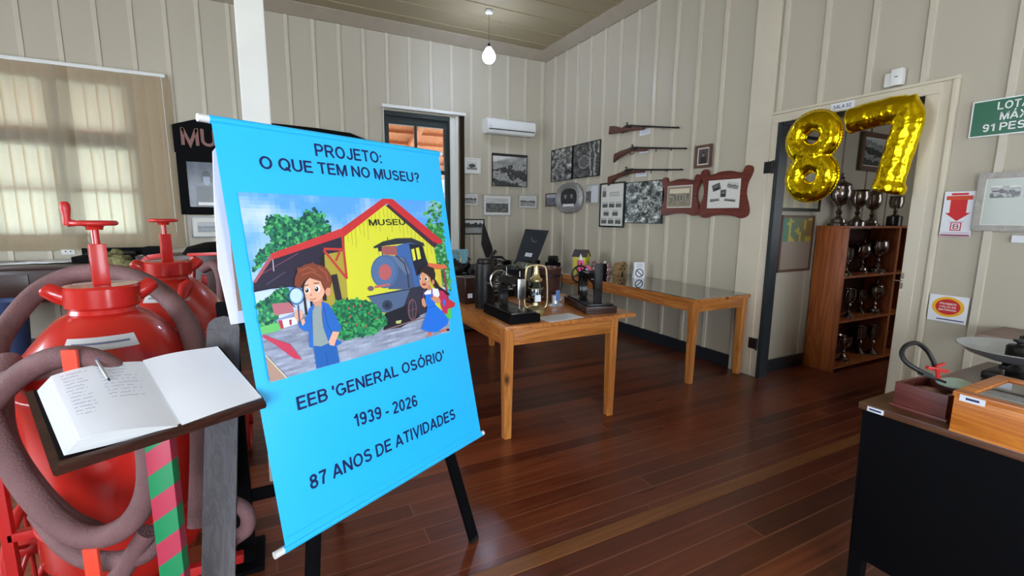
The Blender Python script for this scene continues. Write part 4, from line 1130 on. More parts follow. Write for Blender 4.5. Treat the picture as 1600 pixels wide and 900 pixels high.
balloon('number_balloon', 'shiny gold foil balloon shaped like figure 8, left in the doorway', [(ringpts(0, .158, .132, .124), .080, True, 0), (ringpts(-.005, -.150, .124, .116), .080, True, 0)],
        on_right(2.27, 1.935, .12) @ Matrix.Rotation(R(4), 4, 'Z'), [ringpts(0, .155, .215, .205, 16), ringpts(-.005, -.145, .205, .195, 16)])
balloon('number_balloon', 'shiny gold foil balloon shaped like figure 7, right in the doorway',
        [([(-.225, .205, 0), (-.15, .218, 0), (-.05, .232, 0), (.06, .238, 0), (.125, .215, 0), (.145, .14, 0), (.13, .04, 0), (.11, -.08, 0), (.095, -.19, 0), (.085, -.29, 0)], .092, False, 1), ([(.10, .235, 0), (.15, .25, 0), (.19, .262, 0)], .068, False, 1), ([(.10, -.24, 0), (.085, -.305, 0)], .104, False, 1)],
        on_right(1.815, 1.955, .12) @ Matrix.Rotation(R(-1), 4, 'Z') @ Matrix.Scale(1.02, 4), [])

# ================================================================== the banner on its easel
TLb, TRb, BRb, BLb = Vector((-.127, 1.519, 1.704)), Vector((.634, 1.908, 1.710)), Vector((.728, 1.709, .531)), Vector((-.031, 1.319, .525))
Ub = ((TRb-TLb)+(BRb-BLb)).normalized(); Nb = Ub.cross(((TLb-BLb)+(TRb-BRb)).normalized()).normalized(); Vb = Nb.cross(Ub)
WB = ((TRb-TLb).length+(BRb-BLb).length)/2; HB = ((TLb-BLb).length+(TRb-BRb).length)/2
Ob = (TLb+TRb+BRb+BLb)/4 - Ub*WB/2 - Vb*HB/2
BF = frame4(Ob, Ub, Vb, Nb)
def buv(px, py, off=0.0):
    d = ray(px, py); O = Ob + Nb*off
    h = EYE + d*((O-EYE).dot(Nb)/d.dot(Nb)); q = h-Ob
    return (q.dot(Ub), q.dot(Vb))
t = thing('printed_banner', 'bright cyan vinyl banner with illustrated station and navy text on easel', 'banner', mtx=BF @ Matrix.Translation((WB/2, 0, 0)))
bm = BM()
nx, ny = 10, 24
g = [[None]*(ny+1) for _ in range(nx+1)]
def sag(u, v):
    e = abs(u-.5)*2
    return -0.010*e**6*math.sin(v*PI)*1.0
for i in range(nx+1):
    for j in range(ny+1):
        u, v = i/nx, j/ny
        g[i][j] = (u*WB, v*HB, sag(u, v))
for s_ in (0, 1):
    vs = [[bm.verts.new(BF @ Vector((x, y, z-0.0007*s_))) for x, y, z in col] for col in g]
    for i in range(nx):
        for j in range(ny):
            f = (vs[i][j], vs[i+1][j], vs[i+1][j+1], vs[i][j+1]); bm.faces.new(f if s_ == 0 else f[::-1])
obj('vinyl_sheet', bm, 'cyan', t)
for nm, yy in (('top_rod', HB), ('bottom_rod', 0)):
    bm = BM(); add_tube(bm, [BF @ Vector((-.004, yy, -.006)), BF @ Vector((WB+.004, yy, -.006))], .0115, 14); r_ = obj(nm, bm, 'cyan', t)
    for xa, xb in ((-.03, -.004), (WB+.004, WB+.02)):
        bm = BM(); add_tube(bm, [BF @ Vector((xa, yy, -.006)), BF @ Vector((xb, yy, -.006))], .0105, 14); obj('rod_end', bm, 'white', r_)
bm = BM(); add_box(bm, 0, WB, .03, .0315, .0004, .0012, BF); obj('weld_line', bm, 'cyan', t)
# text
def ttext(body, pa, pb, cap):
    a = buv(*pa, .003); b = buv(*pb, .003); return (body, a[0], a[1], b[0]-a[0], cap, (b[1]-a[1])/(b[0]-a[0]))
TF = BF @ Matrix.Translation((0, 0, .0012))
def caph(pa, pb): return math.hypot(buv(*pa)[0]-buv(*pb)[0], buv(*pa)[1]-buv(*pb)[1])
lettering([ttext('PROJETO:', (494, 243.5), (597.5, 255), caph((495, 224.5), (495, 243.5))),
           ttext('O QUE TEM NO MUSEU?', (407.5, 263), (657, 285), caph((416, 243.5), (416, 263))),
           ttext("EEB `GENERAL OSÓRIO'", (466.5, 641.5), (695.5, 562), caph((466, 620), (467, 641))),
           ttext('1939 - 2026', (555.5, 668), (653.5, 634), caph((555, 647.5), (556, 668))),
           ttext('87 ANOS DE ATIVIDADES', (486.5, 766), (712.5, 654), caph((486, 743.5), (487, 766)))], TF, 'navy', t, bold=.016)

# the illustration, drawn as printed shapes
def cropA(p): return (370+p[0]*.1556, 300+p[1]*.1556)
def cropB(p): return (540+p[0]*.1556, 300+p[1]*.1556)
def cropC(p): return (390+p[0]*.1889, 430+p[1]*.1889)
def cropD(p): return (550+p[0]*.1778, 400+p[1]*.1778)
c = Canvas(BF @ Matrix.Translation((0, 0, .0006)), fn=lambda x, y: buv(x, y), eps=.00004)
def P_(T, pts): return [T(p) for p in pts]
TLi, TRi, BRi, BLi = (371, 300), (688, 315), (703, 518), (421, 597.5)
def bl(u, v):
    return ((TLi[0]*(1-u)+TRi[0]*u)*(1-v)+(BLi[0]*(1-u)+BRi[0]*u)*v, (TLi[1]*(1-u)+TRi[1]*u)*(1-v)+(BLi[1]*(1-u)+BRi[1]*u)*v)
old = c.fn; c.fn = lambda u, v: buv(*bl(u, v))
def skyf(u, v):
    n = noise.fractal(Vector((u*3.2, v*2.6, 3.3)), 1, 2, 4)
    k = max(0, min(1, (n+.15)*1.7+.35*(u > .62)*(v < .4)+.15*v))
    a = (92, 168, 244); b = (205, 222, 246); return tuple(a[i]*(1-k)+b[i]*k for i in range(3))
c.grid(0, 0, 1, .72, 40, 34, skyf)
def gr(u, v):
    n = noise.fractal(Vector((u*9, v*30, 7.7)), 1, 2, 4); k = 150+34*n+20*(v-.5); return (k, k+8, k+30)
c.grid(0, .68, 1, 1, 44, 22, gr)
c.fn = old
G1 = [(40, 120, 80), (60, 160, 90), (30, 90, 75), (90, 185, 110), (25, 75, 70), (50, 140, 110)]
G2 = [(50, 140, 70), (90, 180, 90), (35, 105, 65), (120, 195, 150)]
c.poly(P_(cropA, [(320, 250), (450, 250), (600, 280), (690, 220), (790, 190), (860, 240), (940, 400), (800, 470), (560, 560), (340, 620), (240, 740), (180, 800), (190, 700), (260, 570), (350, 500), (300, 390)]), (36, 110, 84))
c.blobs(P_(cropA, [(300, 230), (380, 210), (450, 240), (560, 250), (640, 270), (690, 190), (790, 160), (880, 230), (960, 400), (800, 470), (560, 560), (340, 620), (220, 760), (130, 860), (170, 700), (240, 560), (330, 500), (270, 400)]), 420, 3.4, G1, 3)
c.poly(P_(cropB, [(820, 330), (960, 330), (1000, 560), (1040, 800), (1060, 1000), (900, 900), (880, 560)]), (44, 128, 74))
c.blobs(P_(cropB, [(860, 95), (945, 95), (960, 300), (1000, 560), (1040, 800), (1060, 1000), (900, 900), (880, 560), (820, 380), (790, 250), (800, 150)]), 200, 3.2, G2, 4)
c.poly(P_(cropC, [(60, 230), (150, 190), (200, 130), (320, 105), (350, 230), (240, 330), (230, 420), (90, 440)]), (40, 120, 84))
c.blobs(P_(cropC, [(55, 220), (150, 180), (200, 120), (320, 100), (350, 230), (240, 330), (230, 430), (90, 450)]), 130, 3.6, G1, 5)
c.poly(P_(cropC, [(85, 430), (220, 395), (300, 430), (200, 470), (95, 490)]), (110, 200, 110))
c.poly([(424, 475), (455, 472), (459, 488), (428, 493)], (188, 112, 124)); c.poly([(431, 500), (460, 488), (466, 490), (432, 505)], (150, 160, 205)); c.poly([(434, 501), (464, 494), (464, 506), (438, 514)], (232, 236, 242)); c.poly([(434, 501), (440, 500), (443, 513), (438, 514)], (190, 60, 80)); c.poly([(451, 500), (455, 499), (455, 508), (452, 508)], (170, 60, 90))
# building
c.poly([(504, 395), (537, 365), (602, 320), (677, 385), (683, 420), (692, 485), (600, 500), (500, 498)], (222, 222, 62))
c.poly([(500, 395), (537, 368), (541, 440), (545, 500), (490, 500)], (176, 160, 62))
for k in range(22):
    x0 = 542+k*6.2; yt = 366-(x0-537)*.69 if x0 < 602 else 322+(x0-602)*.85
    c.stroke([(x0, yt+2), (x0+2, yt+16+9*((k*7) % 3))], .5, (150, 130, 50)); c.k -= 1
c.poly([(395, 440), (424, 400), (537, 366), (538, 392), (505, 398), (498, 420), (488, 445), (475, 450), (440, 448), (396, 457)], (46, 42, 62))
c.poly([(499, 402), (506, 396), (510, 470), (503, 470)], (40, 34, 40))
c.poly([(516, 430), (526, 428), (534, 468), (524, 471)], (46, 40, 48))
for a in (480, 488, 470): c.poly([(a, 440), (a+4, 440), (a+10, 492), (a+6, 492)], (50, 44, 52))
for pts, w, cc in (([(402, 432), (465, 396)], 1.6, (120, 70, 90)), ([(415, 445), (445, 425)], 1.2, (90, 90, 110)), ([(425, 402), (427, 424)], 1.5, (190, 190, 205)), ([(396, 454), (450, 448)], 1.4, (30, 30, 40)), ([(430, 452), (460, 480)], 1.6, (40, 40, 50))): c.stroke(pts, w, cc)
for pts in ([(505, 391), (540, 434)], [(534, 370), (541, 436)], [(524, 408), (532, 388)], [(505, 389), (536, 390)]): c.stroke(pts, 3.6, (196, 62, 58))
c.poly([(394, 442), (423, 396), (427, 401), (399, 442)], (178, 92, 100))
c.poly([(423, 396.5), (533, 357), (537, 369), (424, 406)], (206, 58, 62)); c.poly([(533, 357), (597, 310.5), (604, 318), (537, 370)], (204, 52, 56)); c.poly([(602, 322), (608, 318), (683, 381), (678, 388), (673, 384)], (70, 44, 60)); c.poly([(597, 310.5), (612, 311), (691, 377), (687, 382), (676, 378), (604, 318)], (206, 50, 58))
# locomotive
c.poly([(617, 385), (638, 378), (657, 381), (668, 412), (672, 462), (645, 470), (622, 430)], (62, 104, 168))
c.poly([(638, 381), (659, 383), (668, 414), (650, 432), (644, 410)], (30, 34, 48)); c.poly([(641.5, 390), (646, 388.5), (649, 406), (645, 408)], (226, 226, 70)); c.poly([(648.5, 388), (653.5, 386.5), (657, 404), (652, 406)], (226, 226, 70))
c.poly([(589, 386), (597, 386), (598, 400), (592, 402)], (40, 44, 56)); c.poly([(591, 393), (595, 393), (596, 400), (592, 401)], (226, 226, 80))
c.poly([(582, 386), (597, 377.5), (618, 372.5), (642, 372), (661, 380), (663, 385), (640, 379.5), (602, 384), (584, 388.5)], (46, 52, 62))
c.poly([(600, 398), (632, 402), (642, 420), (648, 452), (606, 452)], (72, 92, 132)); c.poly([(606, 398.5), (628, 403), (640, 426), (634, 430)], (104, 120, 150))
c.stroke([(617, 399), (631, 412), (636, 430), (638, 452)], 1.6, (34, 38, 54))
c.poly([(595, 388), (599, 385), (618, 384), (620, 399), (600, 398), (596, 396)], (168, 92, 92)); c.stroke([(604, 371), (607, 384)], 1.2, (60, 60, 70))
c.ell(600, 424.5, 21.5, 26, (76, 106, 152), 28); c.ell(599, 424, 18, 23, (86, 116, 160), 28); c.ell(600.5, 425.5, 10, 12.5, (190, 98, 100), 24)
c.poly([(573, 463), (638, 450), (646, 452), (650, 476), (612, 490), (592, 488)], (84, 104, 138)); c.stroke([(572, 464), (650, 450)], 1.5, (34, 38, 50))
c.ell(604, 477, 8, 8, (52, 66, 92)); c.ell(604, 477, 4, 4, (36, 44, 60))
c.poly([(640, 450), (668, 445), (670, 486), (640, 500), (630, 478)], (48, 48, 66)); c.poly([(600, 490), (626, 480), (645, 470), (655, 495), (625, 512), (598, 516)], (26, 28, 42))
c.ell(643, 484, 7, 17, (120, 84, 92)); c.ell(643.5, 484, 5.2, 14.5, (44, 44, 62)); c.stroke([(643, 470), (644, 499)], 1, (120, 84, 92)); c.stroke([(638, 486), (649, 482)], 1, (120, 84, 92))
c.stroke([(584, 449), (608, 444.5)], 3.6, (194, 108, 100)); c.ell(578, 451, 5, 4, (120, 96, 96)); c.poly([(617, 502), (626, 500), (625, 505), (618, 506)], (200, 205, 130))
c.stroke([(600, 516), (640, 503), (662, 496)], 2, (140, 110, 110))
c.poly(P_(cropD, [(-190, 475), (-150, 400), (0, 382), (130, 395), (205, 445), (290, 540), (282, 615), (180, 682), (0, 722), (-110, 732), (-183, 640)]), (24, 96, 66))
c.blobs(P_(cropD, [(-195, 470), (-150, 390), (0, 375), (130, 385), (210, 440), (300, 540), (290, 620), (180, 690), (0, 730), (-110, 740), (-190, 640)]), 520, 2.9, [(30, 120, 70), (45, 150, 85), (20, 90, 65), (70, 175, 100), (35, 135, 95)], 8)
for q in ((543, 482), (551, 479), (546, 495), (541, 505), (562, 478), (575, 490), (570, 510), (556, 508), (588, 498)): c.ell(q[0], q[1], 1.4, 1.6, (205, 70, 90), 8)
c.poly([(667, 411), (694, 414), (699, 419), (669, 422)], (224, 112, 74)); c.poly([(680, 421), (687, 421), (690, 450), (684, 450)], (226, 196, 70)); c.poly([(690, 420), (693, 420), (700, 470), (697, 470)], (150, 60, 70)); c.poly([(690, 484), (703, 480), (704, 498), (696, 497)], (90, 205, 80))
# foreground details
c.poly(P_(cropC, [(100, 490), (200, 530), (325, 570), (425, 700), (360, 690), (205, 575), (110, 520)]), (206, 62, 92))
c.poly([(413.5, 556), (420.8, 597.3), (447, 590)], (182, 148, 132)); c.stroke([(413, 555), (430, 573), (447, 591)], 1.6, (226, 220, 190))
# boy
SK = (240, 182, 152)
c.poly([(487, 468), (502, 462), (504, 482), (492, 488)], (222, 156, 124))
c.poly(P_(cropC, [(520, 590), (640, 560), (712, 590), (738, 722), (545, 774)]), (34, 100, 180)); c.stroke(P_(cropC, [(620, 640), (640, 745)]), 1, (24, 76, 150))
c.poly(P_(cropC, [(510, 290), (545, 250), (580, 255), (595, 400), (650, 560), (580, 590), (518, 582)]), (150, 166, 166))
c.poly(P_(cropC, [(585, 215), (645, 240), (705, 340), (750, 430), (738, 470), (680, 462), (700, 520), (757, 560), (705, 588), (640, 545), (600, 430)]), (38, 106, 196))
c.poly(P_(cropC, [(530, 232), (485, 275), (462, 345), (440, 395), (395, 395), (400, 430), (440, 460), (480, 465), (488, 596), (520, 602), (508, 400), (512, 290)]), (40, 112, 204))
c.stroke(P_(cropC, [(600, 260), (640, 420), (700, 520)]), 1, (24, 70, 140))
c.poly(P_(cropC, [(680, 465), (735, 470), (705, 540), (692, 585), (655, 578), (645, 550)]), SK)
c.poly(P_(cropC, [(415, 380), (440, 355), (452, 392), (430, 420)]), SK); c.ell(465, 492, 6.6, 9, SK)
for k in range(4): c.stroke([(459.5, 486+k*3.6), (468, 487+k*3.6)], .6, (196, 130, 100)); c.k -= 1
c.ell(461.5, 462.6, 12.4, 14, (58, 92, 140), 28); c.ell(461.5, 462.6, 10.5, 12, (150, 190, 225), 28); c.ell(461, 462, 9, 10.5, (198, 226, 244), 28); c.stroke([(464, 477), (466.5, 506)], 2.4, (60, 76, 120))
c.ell(489.5, 452, 16.5, 19.5, SK, 30); c.ell(510.5, 455.5, 4.4, 7, (228, 156, 124)); c.ell(484, 462, 9, 9, SK)
c.ell(478.5, 454, 4, 5, (248, 248, 250)); c.ell(494, 451.5, 4.6, 5.4, (248, 248, 250)); c.ell(477.8, 454.2, 2.7, 3.6, (58, 36, 34)); c.ell(492.8, 452, 3, 4, (58, 36, 34)); c.ell(477.2, 452.6, .9, 1.1, (255, 255, 255), 8); c.ell(492, 450.4, 1, 1.2, (255, 255, 255), 8)
c.stroke([(473, 447), (480, 445.5)], 1.3, (96, 48, 36)); c.stroke([(488, 443), (497, 442.5)], 1.4, (96, 48, 36)); c.ell(484, 461, 2, 1.4, (216, 130, 100), 10); c.stroke([(482, 467.5), (487, 468.6), (492, 466)], 1, (150, 60, 50))
c.poly([(458, 446), (459, 434), (463, 425), (462, 419), (468, 418), (474, 414), (484, 412), (487, 409.5), (491, 413.5), (499, 415), (508, 419), (514, 428), (517, 440), (514, 450), (509, 450), (506, 456), (503, 450), (499, 440), (489, 437), (480, 434), (473, 440), (466, 452), (462, 448)], (132, 66, 48))
for pts in ([(466, 424), (480, 418), (492, 424)], [(470, 430), (486, 425), (502, 434)], [(496, 418), (508, 428), (511, 440)]): c.stroke(pts, 1.3, (176, 98, 66))
# girl
c.poly(P_(cropD, [(690, 200), (725, 210), (760, 270), (840, 325), (850, 350), (790, 335), (735, 300), (700, 260)]), (44, 32, 38))
c.poly(P_(cropD, [(740, 300), (790, 310), (820, 350), (835, 430), (826, 512), (790, 500), (765, 420)]), (196, 44, 92)); c.poly(P_(cropD, [(828, 372), (897, 415), (890, 446), (832, 466)]), (206, 44, 62)); c.ell(*cropD((800, 410)), 2.6, 5, (60, 110, 200))
c.poly(P_(cropD, [(620, 330), (650, 300), (700, 285), (745, 290), (760, 345), (735, 372), (690, 350), (640, 350)]), (236, 240, 250))
c.poly(P_(cropD, [(655, 660), (690, 665), (684, 705), (655, 702)]), (214, 120, 96)); c.poly(P_(cropD, [(765, 655), (820, 635), (845, 652), (775, 674)]), (214, 120, 96)); c.ell(*cropD((832, 650)), 2.4, 2, (30, 30, 50))
c.poly(P_(cropD, [(636, 340), (700, 335), (722, 430), (785, 490), (840, 560), (828, 602), (742, 665), (680, 672), (598, 645), (632, 540), (652, 455), (632, 405)]), (30, 116, 226)); c.stroke(P_(cropD, [(650, 455), (725, 440)]), 1, (20, 80, 180))
c.poly(P_(cropD, [(682, 345), (755, 368), (772, 408), (735, 418), (682, 378)]), (220, 150, 112)); c.poly(P_(cropD, [(600, 382), (622, 368), (642, 440), (625, 452), (604, 430)]), (220, 150, 112))
c.stroke(P_(cropD, [(690, 290), (690, 370)]), 2, (120, 50, 140)); c.stroke(P_(cropD, [(622, 310), (612, 372)]), 1.6, (120, 50, 140))
c.poly(P_(cropD, [(645, 275), (680, 262), (690, 295), (655, 305)]), (206, 134, 100))
c.ell(*cropD((628, 213)), 8.6, 13.4, (224, 158, 118), 26); c.ell(*cropD((698, 232)), 2.6, 4.2, (214, 142, 104)); c.ell(*cropD((588, 200)), 1.8, 3, (250, 250, 250)); c.ell(*cropD((640, 203)), 2.4, 3.4, (250, 250, 250)); c.ell(*cropD((587, 201)), 1.3, 2.3, (50, 30, 30)); c.ell(*cropD((637, 204)), 1.6, 2.6, (50, 30, 30)); c.ell(*cropD((622, 246)), 3.1, 2.6, (160, 40, 50)); c.stroke(P_(cropD, [(608, 240), (636, 240)]), .7, (245, 240, 240))
c.poly(P_(cropD, [(572, 170), (585, 115), (620, 92), (660, 92), (705, 108), (722, 160), (716, 215), (696, 205), (686, 240), (676, 195), (645, 165), (610, 145), (590, 150)]), (46, 32, 38))
c.build('illustration', t, 'gloss')
lettering([ttext('MUSEU', (576.5, 352.5), (633, 351.5), caph((577, 343), (577, 352.5)))], BF @ Matrix.Translation((0, 0, .0052)), pbr('dark_print_ink', (40, 40, 30), .5), t, name='sign_lettering', bold=.03)

# board behind the banner with white taped edge
t = thing('poster_board', 'brown cardboard sheet with white taped edge behind the banner left side', 'board', mtx=BF @ Matrix.Translation((0.1, 0.6, -.05)))
off = -.045
Mo = BF @ Matrix.Translation((0, 0, off))
wp = [buv(*p, off) for p in ((333, 236), (336, 330), (342, 420), (362, 507), (388, 503), (520, 470), (520, 260), (350, 215))]
bm = BM(); add_prism(bm, wp, -.006, 0, Mo); obj('taped_edge', bm, 'tape', t, smooth=False)
ip = [buv(*p, off) for p in ((356, 330), (362, 400), (372, 486), (390, 484), (515, 460), (515, 270), (352, 255))]
bm = BM(); add_prism(bm, ip, 0, .004, Mo); obj('cardboard', bm, 'card', t, smooth=False)

# easel
t = thing('easel', 'black wooden easel standing on the floor behind the cyan banner', 'easel', (.38, 1.75, 0))
fR = Vector((.722, 1.765, 0)); tR = BF @ Vector((WB*.60, HB*.98, -.05))
fL = Vector((.022, 1.50, 0)); tL = BF @ Vector((WB*.42, HB*.98, -.05))
for a, b in ((fR, tR), (fL, tL)):
    bm = BM(); add_bar(bm, a + Vector((0, 0, .004)), b, .045, .022, up=Nb); o = obj('leg', bm, 'blackmat', t)
    bm = BM(); d = (b-a).normalized(); add_bar(bm, a, a+d*.02, .047, .024, up=Nb); obj('leg_tip', bm, 'rubber', o)
bm = BM(); fB = Vector((.20, 2.25, 0)); add_bar(bm, fB, (tR+tL)/2-Nb*.04, .04, .02, up=Nb); obj('rear_leg', bm, 'blackmat', t)
bm = BM(); add_bar(bm, fL.lerp(tL, .48), fR.lerp(tR, .48), .04, .02, up=Nb); obj('crossbar', bm, 'blackmat', t)
bm = BM(); add_bar(bm, tL, tR, .06, .02, up=Nb); obj('top_bar', bm, 'blackmat', t)

# black upright panel by the cart
t = thing('black_stand', 'narrow black upright stand between the red carts and the banner', 'stand', (-.16, 2.05, 0))
bm = BM(); add_box(bm, -.215, -.150, 2.03, 2.07, 0.02, 1.12, None, .004); obj('upright', bm, 'blackmat', t)
bm = BM(); add_box(bm, -.23, -.12, 1.98, 2.20, 0, .02, None, .004); obj('foot', bm, 'blackmat', t)
bm = BM(); add_box(bm, -.150, .06, 2.04, 2.06, .28, .33, None, .003); obj('crossbar', bm, 'blackmat', t)

# ================================================================== red wheeled extinguisher carts
def cart_tank(t, ax, ay, crank):
    mt = Matrix.Translation((ax, ay, 0))
    bm = BM(); add_lathe(bm, [(.0, .12), (.12, .13), (.20, .18), (.245, .28), (.250, .86), (.250, .925), (.242, .955), (.168, 1.055), (.125, 1.10), (.097, 1.115), (.092, 1.13), (0, 1.13)], mt, 56)
    tk = obj('tank', bm, 'red', t)
    bm = BM(); add_lathe(bm, [(.2455, .395), (.2495, .398), (.2495, .408), (.2455, .411)], mt, 56); obj('weld_seam', bm, 'redmat', tk); bm = BM(); add_lathe(bm, [(.2502, .86), (.2522, .863), (.2522, .868), (.2502, .871)], mt, 56); obj('weld_seam', bm, 'redmat', tk)
    # screw cap ring with two lugs
    bm = BM(); add_lathe(bm, [(0, 1.13), (.096, 1.13), (.104, 1.138), (.106, 1.20), (.100, 1.208), (0, 1.208)], mt, 40); cp = obj('screw_cap', bm, 'red', t)
    for sg in (-1, 1):
        bm = BM(); ca = R(14); ux, uy = sg*math.cos(ca), sg*math.sin(ca)
        add_tube(bm, [(ax+ux*.085, ay+uy*.085, 1.168), (ax+ux*.113, ay+uy*.113, 1.182), (ax+ux*.137, ay+uy*.137, 1.202), (ax+ux*.145, ay+uy*.145, 1.210)], [.032, .028, .026, .016], 14, up=(0, 0, 1)); obj('lug', bm, 'red', cp)
    bm = BM(); add_box(bm, -.023, .023, -.023, .023, 1.208, 1.348, mt @ Matrix.Rotation(R(20), 4, 'Z'), .002); obj('valve_post', bm, 'red', t)
    bm = BM(); add_lathe(bm, [(.011, 1.348), (.011, 1.395), (.022, 1.395), (.024, 1.405), (.03, 1.412), (0, 1.415)], mt, 18); obj('spindle', bm, 'red', t)
    bm = BM(); cz = 1.418
    add_tube(bm, [(ax+.056*math.cos(a), ay+.056*math.sin(a), cz) for a in [2*PI*k/36 for k in range(36)]], .0085, 10, closed=True)
    for k in range(4): a = PI/4+k*PI/2; add_tube(bm, [(ax, ay, cz-.006), (ax+.054*math.cos(a), ay+.054*math.sin(a), cz)], [.010, .006], 8)
    add_lathe(bm, [(.022, cz-.014), (.022, cz+.004), (0, cz+.006)], mt, 18)
    hw = obj('handwheel', bm, 'redmat', t)
    if crank:
        dx, dy = -.98, -.2
        bm = BM(); add_tube(bm, [(ax+dx*.045, ay+dy*.045, cz), (ax+dx*.066, ay+dy*.066, cz)], [.010, .012], 10); add_lathe(bm, [(.010, cz-.008), (.012, cz), (.010, cz+.02), (.014, cz+.045), (.013, cz+.062), (.008, cz+.07), (0, cz+.071)], Matrix.Translation((ax+dx*.066, ay+dy*.066, 0)), 14); obj('crank_knob', bm, 'redmat', hw)
    # curved paper label on the cone and a second one on the cap
    def cone_label(a0, a1, s0, s1, zr):
        bm = BM(); prev = None
        for k in range(17):
            a = a0+(a1-a0)*k/16
            q = []
            for s in (s0, s1):
                r, z = zr(s); q.append(bm.verts.new((ax+r*math.cos(a), ay+r*math.sin(a), z+.0015)))
            if prev: bm.faces.new((prev[0], q[0], q[1], prev[1]))
            prev = q
        bm.normal_update()
        for f in bm.faces:
            if f.normal.z < 0: f.normal_flip()
        return bm
    zr = lambda s: (.242+(.168-.242)*s, .955+(1.055-.955)*s)
    ce = math.atan2(-ay, -ax)
    o = obj('paper_label', cone_label(ce-.62, ce+.40, .62, 1.0, zr), 'pages', t, label='curved cream paper label with printed line')
    bm = cone_label(ce-.52, ce+.30, .78, .84, zr)
    for v in bm.verts: v.co.z += .001
    obj('printed_line', bm, 'ink', o, smooth=False)
    bm = BM(); add_box(bm, -.075, .075, .035, .055, 1.2085, 1.2092, mt @ Matrix.Rotation(R(15), 4, 'Z')); obj('cap_label', bm, 'pages', cp, smooth=False)
    return tk

AX, AY = -.545, 2.06
t = thing('extinguisher_cart', 'front large red wheeled extinguisher tank wrapped in pinkish hose', 'fire extinguisher', (AX, AY, 0), group='large red extinguisher carts')
cart_tank(t, AX, AY, True)
def hose(name, pts, r=.027, sub=8, dd=1.3, parent=None):
    W = []
    for p in pts: W.append(at(p[0], p[1], p[2] if len(p) > 2 else dd))
    bm = BM(); add_tube(bm, smooth_path(W, sub), r, 14); return obj(name, bm, 'hose', parent)
hose('hose', [(-8, 640, 1.50), (-10, 560, 1.66), (12, 510, 1.80), (60, 455, 1.92), (120, 428, 1.98), (190, 428, 1.98), (240, 448, 1.92), (280, 485, 1.82), (302, 530, 1.72), (312, 590, 1.62), (316, 700, 1.58), (312, 820, 1.56)], .036, parent=t)
hose('hose', [(-30, 650, 1.28), (10, 604, 1.26), (60, 568, 1.25), (110, 557, 1.25), (160, 568, 1.26), (200, 606, 1.27), (228, 680, 1.28), (232, 760, 1.27), (205, 815, 1.26), (150, 840, 1.25), (95, 820, 1.25), (40, 760, 1.25), (0, 690, 1.25), (-25, 640, 1.26)], .030, parent=t)
hose('hose', [(-14, 600, 1.36), (20, 590, 1.33), (60, 580, 1.32), (110, 572, 1.31), (140, 575, 1.31)], .026, parent=t)
hose('hose', [(14, 560, 1.44), (0, 620, 1.36), (8, 690, 1.30), (50, 760, 1.28), (100, 810, 1.29), (150, 835, 1.31)], .030, parent=t)
hose('hose', [(60, 800, 1.36), (100, 850, 1.33), (150, 876, 1.31), (220, 868, 1.31), (250, 840, 1.34)], .026, parent=t)
hose('hose', [(232, 830, 1.30), (200, 880, 1.30), (170, 920, 1.30), (140, 960, 1.32)], .026, parent=t)
for q, dd in (((112, 572), 1.215), ((145, 880), 1.235)):
    p = at(q[0], q[1], dd)
    bm = BM(); add_box(bm, -.018, .018, -.006, .004, -.055, .045, Matrix.Translation(p) @ Matrix.Rotation(R(-20), 4, 'Z'), .002); obj('hose_strap', bm, 'orange', t)
bm = BM(); add_bar(bm, (AX-.33, AY-.0, .10), (AX-.33, AY-.12, .12), .03); add_bar(bm, (AX-.33, AY-.0, .10), (AX-.33, AY-.0, .95), .03); add_bar(bm, (AX-.33, AY, .35), (AX-.2, AY, .35), .03)
for sg in (-1, 1): add_bar(bm, (AX+sg*.17, AY-.12, .14), (AX+sg*.17, AY-.12, .26), .03)
add_bar(bm, (AX-.30, AY-.12, .12), (AX+.36, AY-.12, .12), .035); obj('frame', bm, 'redmat', t)
# right side of the cart: upright plate, hub, rods
bm = BM(); add_box(bm, -.305, -.245, 2.06, 2.09, .02, .80, None, .004); obj('upright_plate', bm, 'redmat', t)
hp = Vector((-.275, 2.0, .60))
bm = BM(); add_lathe(bm, [(.0, -.06), (.036, -.06), (.036, .05), (.0, .05)], Matrix.Translation(hp) @ Matrix.Rotation(R(72), 4, 'Y') , 20); add_lathe(bm, [(0, .05), (.055, .05), (.055, .062), (0, .062)], Matrix.Translation(hp) @ Matrix.Rotation(R(72), 4, 'Y'), 24); obj('axle_hub', bm, 'redmat', t)
bm = BM(); add_bar(bm, (-.255, 1.97, .60), (-.285, 1.90, .05), .018); add_bar(bm, (-.30, 1.95, .74), (-.245, 1.95, .58), .022); add_bar(bm, (-.30, 1.95, .45), (-.262, 1.9, .06), .014); obj('brace_rod', bm, 'redmat', t)
for wx in (AX-.36, -.235):
    bm = BM(); wm = Matrix.Translation((wx, AY+.20, .19)) @ Matrix.Rotation(PI/2, 4, 'Y')
    add_tube(bm, [wm @ Vector((.17*math.cos(a), .17*math.sin(a), 0)) for a in [2*PI*k/40 for k in range(40)]], .018, 10, closed=True)
    for k in range(6): a = k*PI/3; add_tube(bm, [wm @ Vector((0, 0, 0)), wm @ Vector((.165*math.cos(a), .165*math.sin(a), 0))], .008, 8)
    add_lathe(bm, [(0, -.03), (.035, -.03), (.035, .03), (0, .03)], wm, 16); obj('wheel', bm, 'redmat', t)
hose('hose', [(338, 788, 1.50), (362, 786, 1.50), (385, 800, 1.50), (386, 825, 1.51), (366, 842, 1.53)], .023, parent=t)

